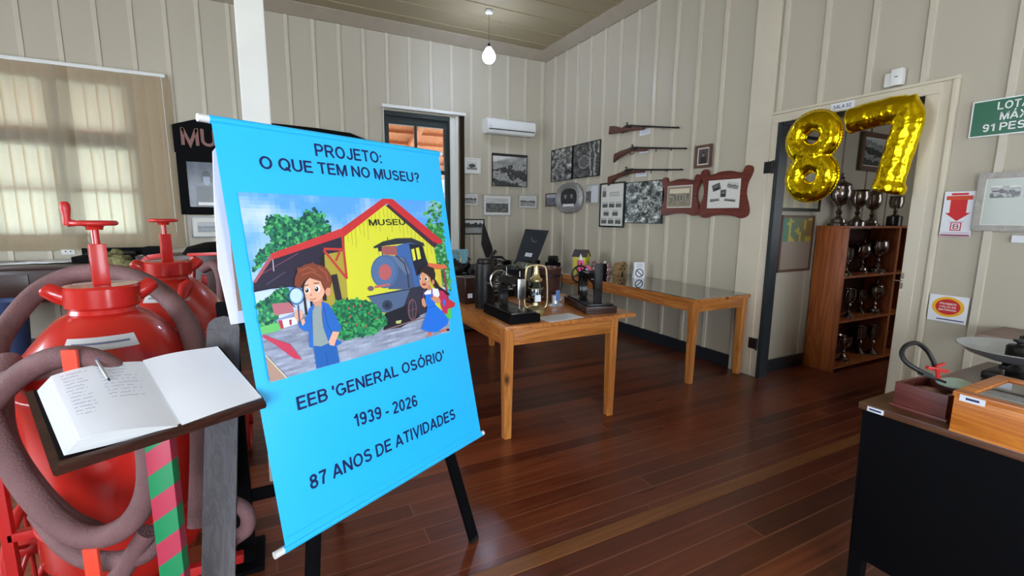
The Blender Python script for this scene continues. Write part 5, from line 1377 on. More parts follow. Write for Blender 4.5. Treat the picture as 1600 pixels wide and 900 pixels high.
BX, BY = -.51, 2.98
t2 = thing('extinguisher_cart', 'rear large red wheeled extinguisher tank beside the white post', 'fire extinguisher', (BX, BY, 0), group='large red extinguisher carts')
cart_tank(t2, BX, BY, False)
bm = BM()
add_bar(bm, at(296, 398, 3.05), at(350, 396, 2.95), .035, .02); add_bar(bm, at(350, 396, 2.95), at(352, 520, 2.95), .03)
add_bar(bm, at(302, 398, 3.05), at(300, 470, 3.05), .025)
add_bar(bm, at(214, 424, 3.0), at(232, 402, 3.02), .04); add_bar(bm, at(232, 402, 3.02), at(262, 398, 3.04), .03)
add_bar(bm, (BX-.2, BY+.1, .12), (BX+.2, BY+.1, .12), .03)
for sg in (-1, 1): add_bar(bm, (BX+sg*.13, BY+.22, .05), (BX+sg*.13, BY+.22, 1.1), .03)
obj('frame', bm, 'redmat', t2)
bm = BM(); add_tube(bm, [at(283, 470, 2.35), at(290, 448, 2.38), at(298, 440, 2.4)], [.028, .032, .02], 12); obj('hose_nozzle', bm, 'redmat', t2)
hose('hose', [(318, 420, 3.0), (336, 414, 2.96), (346, 440, 2.93), (348, 500, 2.92), (350, 620, 2.9), (350, 760, 2.9)], .03, parent=t2)
for sg in (-1, 1):
    bm = BM(); wm = Matrix.Translation((BX+sg*.29, BY+.20, .19)) @ Matrix.Rotation(PI/2, 4, 'Y')
    add_tube(bm, [wm @ Vector((.17*math.cos(a), .17*math.sin(a), 0)) for a in [2*PI*k/40 for k in range(40)]], .018, 10, closed=True)
    for k in range(6): a = k*PI/3; add_tube(bm, [wm @ Vector((0, 0, 0)), wm @ Vector((.165*math.cos(a), .165*math.sin(a), 0))], .008, 8)
    add_lathe(bm, [(0, -.09), (.035, -.09), (.035, .03), (0, .03)], wm, 16); obj('wheel', bm, 'redmat', t2)

# ================================================================== lectern with the guest book
q0, q1, q2, q3 = Vector((-.581, 1.556, 1.001)), Vector((-.171, 1.634, 1.053)), Vector((-.048, 1.347, .956)), Vector((-.458, 1.269, .904))  # back left, back right, front right, front left
Ul = ((q1-q0)+(q2-q3)).normalized(); Vl0 = ((q0-q3)+(q1-q2)); Nl = Ul.cross(Vl0).normalized(); Vl = Nl.cross(Ul)
def lp(p, off=0): 
    d = ray(*p); O = q3+Nl*off; h = EYE+d*((O-EYE).dot(Nl)/d.dot(Nl)); q = h-q3; return (q.dot(Ul), q.dot(Vl))
LF = frame4(q3, Ul, Vl, Nl)
t = thing('lectern', 'dark-edged sloping lectern on a red and green striped post', 'lectern', (-.28, 1.38, 0))
A_, B_, C_, D_ = lp((38, 612)), lp((345, 541)), lp((416, 628)), lp((80, 736))
bm = BM(); add_prism(bm, [D_, C_, B_, A_], -.022, 0, LF, 0, .003); obj('sloping_top', bm, 'dwood', t, smooth=False)
bm = BM(); add_bar(bm, LF @ Vector((D_[0]+.012, D_[1]+.002, .004)), LF @ Vector((C_[0]-.004, C_[1]+.002, .004)), .012, .014, up=Nl); obj('front_ledge', bm, 'dwood', t)
pc = Vector((-.290, 1.385, 0))
bm = BM(); add_box(bm, -.027, .027, -.022, .022, .02, .905, Matrix.Translation(pc) @ Matrix.Rotation(R(-8), 4, 'Z'), .002); obj('striped_post', bm, 'stripe', t)
bm = BM(); add_box(bm, pc.x-.15, pc.x+.15, pc.y-.15, pc.y+.15, 0, .022, None, .004); obj('base_plate', bm, 'blackmat', t)
# open ledger
bt_ = thing('guest_book', 'open white ledger with handwriting on its left page on lectern', 'book', mtx=LF @ Matrix.Translation((.2, .15, 0)))
# page outlines (pixel picks on the page surface, raised over the board)
hl, hr = .040, .012
g0 = lp((58, 600), hl); g1 = lp((225, 557), hl*.7); g2 = lp((284, 668), hl*.7); g3 = lp((100, 710), .012)
W_ = 14
def page(name, outline, h_fn, n=14, label=None, shift=0.0):
    """outline: 4 corners bl, br, tr, tl in board coordinates; curved top"""
    bl_, br_, tr_, tl_ = outline
    bm = BM(); top = []; bot = []
    for i in range(n+1):
        u = i/n; ct = []; cb_ = []
        for j in range(5):
            v = j/4
            x = (bl_[0]*(1-u)+br_[0]*u)*(1-v)+(tl_[0]*(1-u)+tr_[0]*u)*v; y = (bl_[1]*(1-u)+br_[1]*u)*(1-v)+(tl_[1]*(1-u)+tr_[1]*u)*v
            ct.append(bm.verts.new(LF @ Vector((x+shift*(1-u)**3, y, h_fn(u))))); cb_.append(bm.verts.new(LF @ Vector((x-.0*(1-u), y, .004))))
        top.append(ct); bot.append(cb_)
    for i in range(n):
        for j in range(4):
            f = bm.faces.new((top[i][j], top[i+1][j], top[i+1][j+1], top[i][j+1])); f.material_index = 0
            bm.faces.new((bot[i][j], bot[i][j+1], bot[i+1][j+1], bot[i+1][j]))
        f = bm.faces.new((bot[i][0], bot[i+1][0], top[i+1][0], top[i][0])); f.material_index = 1
        f = bm.faces.new((bot[i+1][4], bot[i][4], top[i][4], top[i+1][4])); f.material_index = 1
    for j in range(4):
        f = bm.faces.new((bot[0][j+1], bot[0][j], top[0][j], top[0][j+1])); f.material_index = 1
        f = bm.faces.new((bot[n][j], bot[n][j+1], top[n][j+1], top[n][j])); f.material_index = 1
    return obj(name, bm, ['paper', 'pages'], bt_, label=label)
BLk = lp((100, 712), .004); BRk = lp((409, 622), .004); TRk = lp((340, 541), .008); TLk = lp((56, 607), .012)
SB = lp((284, 664), .012); ST = lp((223, 563), .012)
hL = lambda u: .036*(1-u)**.6*(1-.0)+.006 + .014*math.sin(PI*min(1, u*1.0))**2 if u < 1 else .010
hR = lambda u: .010+.012*math.sin(PI*min(1, u*1.15))*(1-u) 
Lp = page('left_page_block', (BLk, SB, ST, TLk), lambda u: .038-.030*u**2.6+.004*math.sin(u*PI), shift=.035)
Rp = page('right_page_block', (SB, BRk, TRk, ST), lambda u: .008+.010*math.sin(PI*min(1, .12+u*.9))*(1-.4*u))
bm = BM(); add_prism(bm, [(BLk[0]-.008, BLk[1]-.004), (BRk[0]+.004, BRk[1]-.004), (TRk[0]+.004, TRk[1]+.006), (TLk[0]-.008, TLk[1]+.006)], .0005, .004, LF); obj('cover', bm, 'blackmat', bt_, smooth=False)
bm = BM(); rnd = random.Random(5)
for ln in range(13):
    v = .93-.052*ln
    for col in range(2):
        u = .10+.42*col+rnd.uniform(0, .02); ue = u+rnd.uniform(.22, .36)
        if ln > 9 and col: continue
        pts = []
        while u < ue:
            x = (BLk[0]*(1-u)+SB[0]*u)*(1-v)+(TLk[0]*(1-u)+ST[0]*u)*v; y = (BLk[1]*(1-u)+SB[1]*u)*(1-v)+(TLk[1]*(1-u)+ST[1]*u)*v; x += .035*(1-u)**3
            h = .038-.030*u**2.6+.004*math.sin(u*PI)+.0012
            pts.append(LF @ Vector((x, y+rnd.uniform(-.0022, .0022), h)))
            u += .012
            if rnd.random() < .12 and len(pts) > 2:
                add_tube(bm, pts, .00045, 3); pts = []; u += .014
        if len(pts) > 1: add_tube(bm, pts, .00045, 3)
obj('handwriting', bm, 'ink', Lp, smooth=False, kind='stuff')
# pen
pa = LF @ Vector((*lp((147, 556), .045), .046)); pb = LF @ Vector((*lp((170, 594), .042), .046))
t = thing('ballpoint_pen', 'clear pen with blue cap lying across the ledger left page', 'pen', tuple(pa))
bm = BM(); add_tube(bm, [pa, pb], .0035, 8); obj('barrel', bm, 'alu', t)
bm = BM(); add_tube(bm, [pa-(pb-pa)*.12, pa+(pb-pa)*.22], .0048, 8); obj('pen_cap', bm, pbr('blue_plastic', (50, 100, 190), .4), t)
bm = BM(); add_tube(bm, [pb, pb+(pb-pa)*.08], [.003, .001], 8); obj('pen_tip', bm, 'iron', t)
# grey plank
t = thing('wooden_plank', 'weathered grey plank leaning upright behind the lectern', 'plank', (-.22, 1.5, 0))
pA = onz(318, 1005, 0); pA = Vector((-.245, 1.50, 0)); pB = Vector((-.165, 1.72, 1.085))
bm = BM(); d = (pB-pA).normalized(); add_bar(bm, pA, pB, .09, .026, up=(0, -1, .2)); obj('plank', bm, 'grey', t)
bm = BM(); s_ = Vector((0, -1, .2)).cross(d).normalized(); nn = d.cross(s_).normalized()
add_prism(bm, [(-.045, 0), (.045, 0), (.04, .02), (.026, .035), (0, .042), (-.026, .035), (-.04, .02)], -.013, .013, frame4(pB, s_, d, s_.cross(d))); obj('rounded_end', bm, 'grey', t)

# ================================================================== tables
def table(name, label, x0, x1, y0, y1, top, legs, apron, mat_long, glass_top=None, th=.028):
    t = thing(name, label, 'table', ((x0+x1)/2, (y0+y1)/2, 0))
    bm = BM(); add_box(bm, x0, x1, y0, y1, top-th, top, None, .003); obj('tabletop', bm, mat_long, t)
    (lx0, lx1, ly0, ly1) = legs
    for lx in (lx0, lx1):
        for ly in (ly0, ly1):
            bm = BM(); s = .034; e = .025; ox = .009 if lx == lx0 else -.009; oy = .009 if ly == ly0 else -.009
            t_ = bmesh.new(); bmesh.ops.create_cube(t_, size=1)
            for v in t_.verts:
                if v.co.z > 0: v.co = Vector((lx+v.co.x*2*s, ly+v.co.y*2*s, top-th))
                else: v.co = Vector((lx+v.co.x*2*e, ly+v.co.y*2*e, 0))
            bmesh.ops.bevel(t_, geom=list(t_.edges), offset=.003, segments=2, affect='EDGES'); merge(bm, t_); obj('leg', bm, 'pinez', t)
    az0, az1 = top-th-apron, top-th
    for ly, sg in ((ly0, -1), (ly1, 1)):
        bm = BM(); add_box(bm, lx0+.034, lx1-.034, ly-.012+sg*.018, ly+.012+sg*.018, az0, az1, None, .002); obj('apron_end', bm, 'pine', t)
    for lx, sg in ((lx0, -1), (lx1, 1)):
        bm = BM(); add_box(bm, lx-.012+sg*.018, lx+.012+sg*.018, ly0+.034, ly1-.034, az0, az1, None, .002); obj('apron_side', bm, 'piney', t)
    if glass_top:
        bm = BM(); add_box(bm, x0+.005, x1-.005, y0+.005, y1-.005, top+.0005, top+.005, None, .001); obj('glass_sheet', bm, 'tglass', t, smooth=False)
    return t
T1Z = .765
table('display_table', 'varnished pine table near banner crowded with old machines', 1.255, 2.33, 2.545, 4.75, T1Z, (1.292, 2.14, 2.585, 4.68), .10, 'piney')
T2Z = .765
table('display_table', 'long pine table with glass top along the right wall', 3.175, 3.905, 2.755, 5.42, T2Z, (3.215, 3.845, 2.80, 5.36), .085, 'piney', True)
ZT = T1Z; ZG = T2Z+.006

# sewing machines
def sewing_machine(label, far, near, width, hf, shift=0.0):
    """far: handwheel end, near: needle end (centre line on the table)"""
    far = Vector(far); near = Vector(near); U = (near-far).normalized(); Wd = Vector((0, 0, 1)); Vv = Wd.cross(U)
    L = (near-far).length
    m = frame4(far, U, Vv, Wd)
    t = thing('sewing_machine', label, 'sewing machine', mtx=m)
    bm = BM(); add_box(bm, 0, L, -width/2, width/2, 0, .055, None, .005); obj('wooden_base', bm, 'dwood' if hf else 'blackmat', t, world=False)
    bm = BM(); add_box(bm, .02, L-.02, -width/2+.02, width/2-.02, .055, .068, None, .004); obj('bed_plate', bm, 'black', t, world=False)
    s = L/.46
    side = [(.07, .068), (.155, .068), (.135, .10), (.125, .16), (.135, .205), (.17, .225), (.25, .222), (.33, .215), (.345, .19), (.345, .155), (.385, .15), (.39, .20), (.388, .285), (.37, .305), (.33, .30), (.25, .285), (.16, .288), (.10, .285), (.07, .26), (.065, .18)]
    bm = BM(); add_prism(bm, [(x*s, z) for x, z in side], -.032, .032, Matrix(((1, 0, 0, 0), (0, 0, -1, 0), (0, 1, 0, 0), (0, 0, 0, 1))), 0, .014); obj('machine_head', bm, 'black', t, world=False)
    bm = BM(); wm = Matrix.Translation((.028*s, 0, .235)) @ Matrix.Rotation(PI/2, 4, 'Y')
    add_tube(bm, [wm @ Vector((.068*math.cos(a), .068*math.sin(a), 0)) for a in [2*PI*k/32 for k in range(32)]], .008, 8, closed=True)
    for k in range(5): a = k*2*PI/5; add_tube(bm, [wm @ Vector((.0, 0, 0)), wm @ Vector((.066*math.cos(a), .066*math.sin(a), 0))], .005, 6)
    add_lathe(bm, [(0, -.015), (.022, -.015), (.022, .035), (0, .035)], wm, 16); obj('handwheel', bm, 'steel' if not hf else 'iron', t, world=False)
    bm = BM(); add_tube(bm, [(.368*s, 0, .15), (.368*s, 0, .085)], .005, 8); add_box(bm, .355*s, .385*s, -.008, .008, .074, .082); obj('needle_bar', bm, 'steel', t, world=False)
    bm = BM(); add_tube(bm, [(.368*s, 0, .30), (.368*s, 0, .335)], .004, 8); obj('pressure_screw', bm, 'steel', t, world=False)
    bm = BM(); add_box(bm, .393*s, .397*s, -.028, .028, .15, .285, None, .0015); obj('face_plate', bm, 'steel' if not hf else 'iron', t, world=False)
    if hf:
        bm = BM(); add_box(bm, .372*s, .394*s, -.03, .03, .068, .36, None, .004); obj('front_column', bm, 'iron', t, world=False)
    bm = BM(); add_tube(bm, [(.16*s, 0, .285), (.16*s, 0, .345)], .003, 6); add_lathe(bm, [(.0, 0), (.012, 0), (.012, .004), (0, .004)], Matrix.Translation((.16*s, 0, .29)), 12); obj('spool_pin', bm, 'steel', t, world=False)
    bm = BM(); add_box(bm, .19*s, .29*s, -.0275, -.0265, .235, .268); obj('gold_decal', bm, 'brass', t, world=False)
    bm = BM(); add_lathe(bm, [(0, 0), (.012, 0), (.012, .016), (0, .016)], Matrix.Translation((.35*s, -.026, .24)) @ Matrix.Rotation(PI/2, 4, 'X'), 12); obj('tension_dial', bm, 'steel', t, world=False)
    return t
sewing_machine('black sewing machine on black base at the table front left corner', (1.437, 3.04, ZT), (1.425, 2.585, ZT), .225, 0)
sewing_machine('black sewing machine with spoked wheel on reddish base at table right', (2.19, 3.085, ZT), (2.072, 2.62, ZT), .24, 1)

# tall dark metal can
p = onz(772, 484, ZT); p = Vector((1.405, 3.20, ZT))
t = thing('metal_can', 'tall dark cylindrical metal can with lid and leaning handle', 'can', tuple(p))
mt = Matrix.Translation(p)
bm = BM(); add_lathe(bm, [(.0, 0), (.072, 0), (.074, .01), (.074, .31), (.068, .34), (.05, .355), (0, .358)], mt, 32); obj('can_body', bm, 'iron', t)
bm = BM(); add_lathe(bm, [(.056, .345), (.060, .348), (.060, .368), (.052, .378), (0, .38)], mt, 28); obj('lid', bm, 'iron', t)
bm = BM(); add_tube(bm, [p+Vector((.03, 0, .36)), p+Vector((.10, .02, .43))], [.008, .014], 10); obj('handle', bm, 'iron', t)
bm = BM(); add_box(bm, -.02, .02, -.0762, -.0745, .19, .205, mt); obj('maker_plate', bm, 'steel', t)

# lantern
def lantern(label, p, s=1.0):
    t = thing('oil_lantern', label, 'lantern', mtx=Matrix.Translation(p) @ Matrix.Rotation(R(-18), 4, 'Z') @ Matrix.Scale(s, 4))
    bm = BM(); add_lathe(bm, [(0, 0), (.062, 0), (.066, .01), (.066, .045), (.05, .062), (.028, .07), (.026, .085), (0, .085)], None, 28); obj('fuel_tank', bm, 'brass', t, world=False)
    for sg in (-1, 1):
        bm = BM(); add_tube(bm, smooth_path([(sg*.058, 0, .05), (sg*.078, 0, .07), (sg*.080, 0, .16), (sg*.075, 0, .26), (sg*.066, 0, .325), (sg*.04, 0, .345), (0, 0, .348)], 5), .0085, 10); obj('side_tube', bm, 'brass', t, world=False)
    bm = BM(); add_lathe(bm, [(.028, .088), (.046, .12), (.052, .155), (.046, .195), (.03, .235), (.029, .235), (.045, .195), (.05, .155), (.044, .12), (.026, .088)], None, 28); obj('glass_globe', bm, 'glass', t, world=False)
    bm = BM(); add_lathe(bm, [(.032, .235), (.044, .24), (.044, .25), (.026, .27), (.02, .30), (.02, .345), (0, .35)], None, 24); obj('chimney', bm, 'brass', t, world=False)
    bm = BM(); add_lathe(bm, [(0, .085), (.024, .085), (.018, .11), (.006, .12), (0, .12)], None, 16); obj('burner', bm, 'brass', t, world=False)
    bm = BM()
    for z in (.13, .19): add_tube(bm, [(.053*math.cos(a), .053*math.sin(a), z) for a in [2*PI*k/24 for k in range(24)]], .002, 6, closed=True)
    obj('wire_guard', bm, 'brass', t, world=False)
    bm = BM(); add_box(bm, -.02, .02, -.068, -.062, .105, .15); obj('paper_tag', bm, 'paper', t, world=False)
    return t
lantern('brass oil lantern with glass globe beside the black sewing machine', (1.625, 2.80, ZT), 1.02)
# caption sheet
t = thing('caption_sheet', 'white printed sheet lying on the table between sewing machines', 'paper', (1.77, 2.62, ZT))
mm = Matrix.Translation((1.73, 2.645, ZT)) @ Matrix.Rotation(R(6), 4, 'Z')
bm = BM(); add_box(bm, -.15, .15, -.085, .085, .0005, .002, mm); obj('sheet', bm, 'paper', t, smooth=False)
c = Canvas(mm @ Matrix.Translation((0, 0, .0022)))
for k in range(9): c.stroke([(-.12, .06-.014*k), (.12-.05*(k % 3), .06-.014*k)], .003, (150, 152, 175)); c.k -= 1
c.build('printed_text', t, 'print')
# brown churn with glass and mug in front
p = Vector((2.04, 3.30, ZT)); mt = Matrix.Translation(p)
t = thing('milk_churn', 'brown enamel bucket between the lantern and the right sewing machine', 'bucket', tuple(p))
bm = BM(); add_lathe(bm, [(0, 0), (.085, 0), (.088, .01), (.10, .25), (.108, .262), (.108, .275), (.10, .278), (.094, .25), (.082, .02), (0, .015)], mt, 32); obj('bucket_body', bm, 'churn', t)
bm = BM(); add_lathe(bm, [(.0968, .20), (.0995, .203), (.1, .215), (.0975, .218)], mt, 32); obj('hoop', bm, 'iron', t)
bm = BM(); add_tube(bm, smooth_path([p+Vector((-.10, 0, .26)), p+Vector((-.11, -.04, .16)), p+Vector((0, -.13, .06)), p+Vector((.11, -.04, .16)), p+Vector((.10, 0, .26))], 6), .004, 8); obj('bail_handle', bm, 'iron', t)
p = Vector((1.93, 3.02, ZT)); mt = Matrix.Translation(p)
t = thing('tin_mug', 'small grey tin mug with blue label near the brown bucket', 'mug', tuple(p))
bm = BM(); add_lathe(bm, [(0, 0), (.06, 0), (.066, .012), (.05, .02), (.03, .024), (.03, .085), (.033, .088), (.027, .086), (.025, .03), (0, .028)], mt, 24); obj('mug_body', bm, 'alu', t)
bm = BM(); add_box(bm, -.018, .018, -.034, -.031, .05, .13, mt); obj('blue_label', bm, pbr('blue_card', (92, 120, 176), .6), t)
bm = BM(); add_tube(bm, smooth_path([p+Vector((.03, 0, .075)), p+Vector((.06, 0, .06)), p+Vector((.03, 0, .035))], 5), .004, 8); obj('handle', bm, 'alu', t)
# leaning long tool (dark bar) between
t = thing('iron_bar', 'slim dark iron lever rising between the lantern and brown bucket', 'lever', (1.86, 3.15, ZT))
bm = BM(); add_bar(bm, (1.83, 3.22, ZT), (1.885, 3.30, ZT+.36), .03, .014); obj('lever_arm', bm, 'iron', t)
bm = BM(); add_box(bm, 1.80, 1.88, 3.17, 3.27, ZT, ZT+.02, None, .003); obj('foot', bm, 'iron', t)

# pot with kettle on the left
def pot(label, p, r, h, mat='pot', nm='cooking_pot'):
    mt = Matrix.Translation(p)
    t = thing(nm, label, 'pot', tuple(p))
    bm = BM(); add_lathe(bm, [(0, 0), (r*.86, 0), (r*.95, h*.08), (r, h*.5), (r*.98, h*.9), (r*1.04, h), (r*.97, h*.99), (r*.9, h*.4), (r*.8, h*.06), (0, h*.05)], mt, 32); obj('pot_body', bm, mat, t)
    for sg in (-1, 1):
        bm = BM(); add_tube(bm, smooth_path([p+Vector((sg*r*.98, -.02, h*.75)), p+Vector((sg*r*1.25, 0, h*.78)), p+Vector((sg*r*.98, .02, h*.75))], 5), .005, 8); obj('handle', bm, mat, t)
    return t
def kettle(label, p, s=1.0):
    t = thing('iron_kettle', label, 'kettle', mtx=Matrix.Translation(p) @ Matrix.Scale(s, 4))
    bm = BM(); add_lathe(bm, [(0, 0), (.07, 0), (.088, .03), (.085, .07), (.06, .10), (.035, .11), (0, .112)], None, 28); obj('kettle_body', bm, 'iron', t, world=False)
    bm = BM(); add_lathe(bm, [(.04, .108), (.036, .118), (.012, .124), (.014, .138), (0, .142)], None, 20); obj('lid', bm, 'iron', t, world=False)
    bm = BM(); add_tube(bm, smooth_path([(.07, -.02, .05), (.105, -.03, .075), (.125, -.036, .11)], 5), [.014]*6+[.011]*5, 10); obj('spout', bm, 'iron', t, world=False)
    bm = BM(); add_tube(bm, smooth_path([(-.055, 0, .09), (-.06, 0, .15), (-.03, 0, .19), (.03, 0, .19), (.06, 0, .15), (.055, 0, .09)], 5), .005, 8); obj('handle', bm, 'brass', t, world=False)
    return t
pot('blackened round cooking pot at the left end of the crowded table', Vector((1.45, 3.88, ZT)), .115, .15)
pot('second dark pot toward the back right of the crowded table', Vector((2.14, 4.15, ZT)), .10, .17)
kettle('old iron kettle with brass handle standing on the stove ring', (1.50, 4.12, ZT+.16), 1.0)
p = Vector((1.50, 4.12, ZT)); t = thing('iron_stove', 'squat cast iron stove carrying the kettle', 'stove', tuple(p))
bm = BM(); add_lathe(bm, [(0, .02), (.10, .02), (.11, .05), (.10, .12), (.115, .15), (.115, .16), (0, .16)], Matrix.Translation(p), 24); obj('stove_body', bm, 'iron', t)
for k in range(3):
    a = k*2*PI/3; bm = BM(); add_tube(bm, [p+Vector((.08*math.cos(a), .08*math.sin(a), .03)), p+Vector((.10*math.cos(a), .10*math.sin(a), .0))], .010, 8); obj('leg', bm, 'iron', t)
# flat irons, sewing heads, grinders in the clutter
def flat_iron(label, p, rz):
    t = thing('flat_iron', label, 'iron', mtx=Matrix.Translation(p) @ Matrix.Rotation(rz, 4, 'Z'))
    sole = [(-.09, -.045), (.03, -.045), (.075, -.02), (.10, 0), (.075, .02), (.03, .045), (-.09, .045)]
    bm = BM(); add_prism(bm, sole, 0, .05, None, 0, .004); obj('sole', bm, 'iron', t, world=False)
    bm = BM(); add_tube(bm, smooth_path([(-.06, 0, .05), (-.065, 0, .09), (-.03, 0, .11), (.03, 0, .11), (.05, 0, .085), (.045, 0, .05)], 4), .010, 10); obj('handle', bm, 'dwood', t, world=False)
    return t
fi = flat_iron('old flat iron on the table just behind the tall can', (1.62, 3.42, ZT), .4)
for (x, y, rz, lab) in ((1.62, 4.02, 1.2, 'old flat iron between the cooking pot and typewriter'), (2.05, 3.85, 2.2, 'old flat iron near the right edge, behind the brown bucket'), (1.86, 4.02, -.4, 'old flat iron farthest back among the pots')):
    dup(fi, Matrix.Translation((x, y, ZT)) @ Matrix.Rotation(rz, 4, 'Z'), lab)
def grinder(label, p, s=1.0, rz=0.0):
    t = thing('hand_grinder', label, 'grinder', mtx=Matrix.Translation(p) @ Matrix.Rotation(rz, 4, 'Z') @ Matrix.Scale(s, 4))
    bm = BM(); add_box(bm, -.06, .06, -.06, .06, 0, .10, None, .004); obj('box_base', bm, 'dwood', t, world=False)
    bm = BM(); add_lathe(bm, [(.02, .10), (.03, .12), (.06, .17), (.062, .175), (.055, .172), (.02, .12)], None, 20); obj('hopper', bm, 'iron', t, world=False)
    bm = BM(); add_tube(bm, [(0, 0, .12), (0, 0, .20), (.09, 0, .215)], .006, 8); add_ball(bm, (.09, 0, .235), .016, None, 10); obj('crank', bm, 'iron', t, world=False)
    return t
g1_ = grinder('small coffee grinder with crank behind the dark pots', (1.92, 4.25, ZT), 1.1, .5)
dup(g1_, Matrix.Translation((2.15, 4.45, ZT)) @ Matrix.Rotation(2.0, 4, 'Z'), 'small coffee grinder with crank at the table far right corner')
dup(g1_, Matrix.Translation((1.45, 4.55, ZT)) @ Matrix.Rotation(3.0, 4, 'Z'), 'small coffee grinder with crank at the table far left corner')
t = thing('telegraph_set', 'long low black apparatus with brass terminals behind the lantern', 'apparatus', (1.95, 3.48, ZT))
bm = BM(); add_box(bm, 1.86, 2.20, 3.44, 3.60, ZT, ZT+.05, None, .004); obj('base', bm, 'blackmat', t)
for k in range(2):
    bm = BM(); add_lathe(bm, [(0, 0), (.03, 0), (.03, .08), (.02, .09), (0, .09)], Matrix.Translation((1.93+.13*k, 3.52, ZT+.05)), 18); obj('coil', bm, 'iron', t)
bm = BM(); add_box(bm, 2.12, 2.18, 3.47, 3.57, ZT+.05, ZT+.08, None, .003); obj('terminal', bm, 'brass', t)
t = thing('typewriter', 'old black typewriter behind the lantern on the crowded table', 'typewriter', mtx=Matrix.Translation((1.74, 3.72, ZT)) @ Matrix.Rotation(R(12), 4, 'Z'))
bm = BM(); add_prism(bm, [(-.17, 0), (.14, 0), (.14, .17), (.02, .19), (-.02, .11), (-.17, .05)], -.16, .16, Matrix(((0, 0, 1, 0), (1, 0, 0, 0), (0, 1, 0, 0), (0, 0, 0, 1))), 0, .008); obj('typewriter_body', bm, 'black', t, world=False)
bm = BM(); add_tube(bm, [(-.19, .09, .215), (.19, .09, .215)], .022, 16); obj('platen', bm, 'rubber', t, world=False)
for sg in (-1, 1): bm = BM(); add_tube(bm, [(sg*.19, .09, .215), (sg*.22, .09, .215)], .026, 16); obj('platen_knob', bm, 'rubber', t, world=False)
for r_ in range(4):
    for k_ in range(10):
        bm = BM(); add_lathe(bm, [(0, 0), (.009, 0), (.009, .006), (0, .007)], Matrix.Translation((-.13+.028*k_+.006*r_, -.155+.033*r_, .062+.014*r_)), 10); obj('key', bm, 'white', t, world=False)
bm = BM(); add_tube(bm, smooth_path([(-.19, .07, .215), (-.23, .03, .235), (-.25, .0, .26)], 4), .005, 8); obj('carriage_lever', bm, 'steel', t, world=False)
t = thing('wooden_radio', 'dark maroon wooden box with small white label, left of the tall can', 'box', mtx=Matrix.Translation((1.375, 3.46, ZT)) @ Matrix.Rotation(R(4), 4, 'Z'))
bm = BM(); add_box(bm, -.075, .075, -.09, .09, 0, .21, None, .006); obj('box_body', bm, 'dwood', t, world=False)
bm = BM(); add_box(bm, -.05, -.01, -.0925, -.09, .05, .085); obj('label_card', bm, 'paper', t, world=False)
bm = BM(); add_ball(bm, (.04, -.094, .06), .012, None, 10); obj('knob', bm, 'iron', t, world=False)
# teal paper sign standing at the left behind the banner edge
t = thing('caption_sign', 'pale teal printed sheet propped up beside the banner right edge', 'sign', (1.62, 4.3, ZT))
a = ony(707, 413, 4.40); b = ony(737, 387, 4.40)
bm = BM(); mm = frame4(Vector((a.x, 4.45, a.z)), Vector((1, 0, 0)), Vector((.18, .28, 1)).normalized(), Vector((1, 0, 0)).cross(Vector((.18, .28, 1)).normalized()))
add_box(bm, 0, b.x-a.x-.03, 0, .15, 0, .003, mm); obj('sheet', bm, 'tealpaper', t, smooth=False)
c = Canvas(mm @ Matrix.Translation((0, 0, .0032)))
for k in range(6): c.stroke([(.015, .125-.018*k), (.13, .125-.018*k)], .003, (60, 100, 130)); c.k -= 1
c.build('printed_text', t, 'print')
bm = BM(); add_box(bm, a.x, b.x, 4.44, 4.60, ZT, a.z, None, .004); obj('stand_block', bm, 'blackmat', t)

# far table under the back wall with dark panel, blades and papers
t = thing('cloth_table', 'table under dark cloth by the back wall, right of tall window', 'table', (2.2, 5.75, 0))
bm = BM(); add_box(bm, 1.35, 2.95, 5.35, 6.2, .74, .77, None, .004); obj('tabletop', bm, 'cloth', t)
bm = BM()
P0 = [(1.35+.0, 5.35)]
ring = []
for (xa, ya, xb, yb) in ((1.345, 5.345, 2.955, 5.345), (2.955, 5.345, 2.955, 6.205), (2.955, 6.205, 1.345, 6.205), (1.345, 6.205, 1.345, 5.345)):
    n = 16
    for k in range(n):
        u = k/n; x = xa+(xb-xa)*u; y = ya+(yb-ya)*u; L = math.hypot(xb-xa, yb-ya); nx_, ny_ = (yb-ya)/L, -(xb-xa)/L
        w = .02*math.sin(k*1.9)
        ring.append((bm.verts.new((x, y, .775)), bm.verts.new((x+nx_*(.02+w), y+ny_*(.02+w), .05))))
for i in range(len(ring)): a, b = ring[i], ring[(i+1) % len(ring)]; bm.faces.new((a[0], b[0], b[1], a[1]))
obj('cloth_drape', bm, 'cloth', t)
for lx in (1.42, 2.88):
    for ly in (5.42, 6.13): bm = BM(); add_box(bm, lx-.025, lx+.025, ly-.025, ly+.025, 0, .74, None, .003); obj('leg', bm, 'pinez', t)
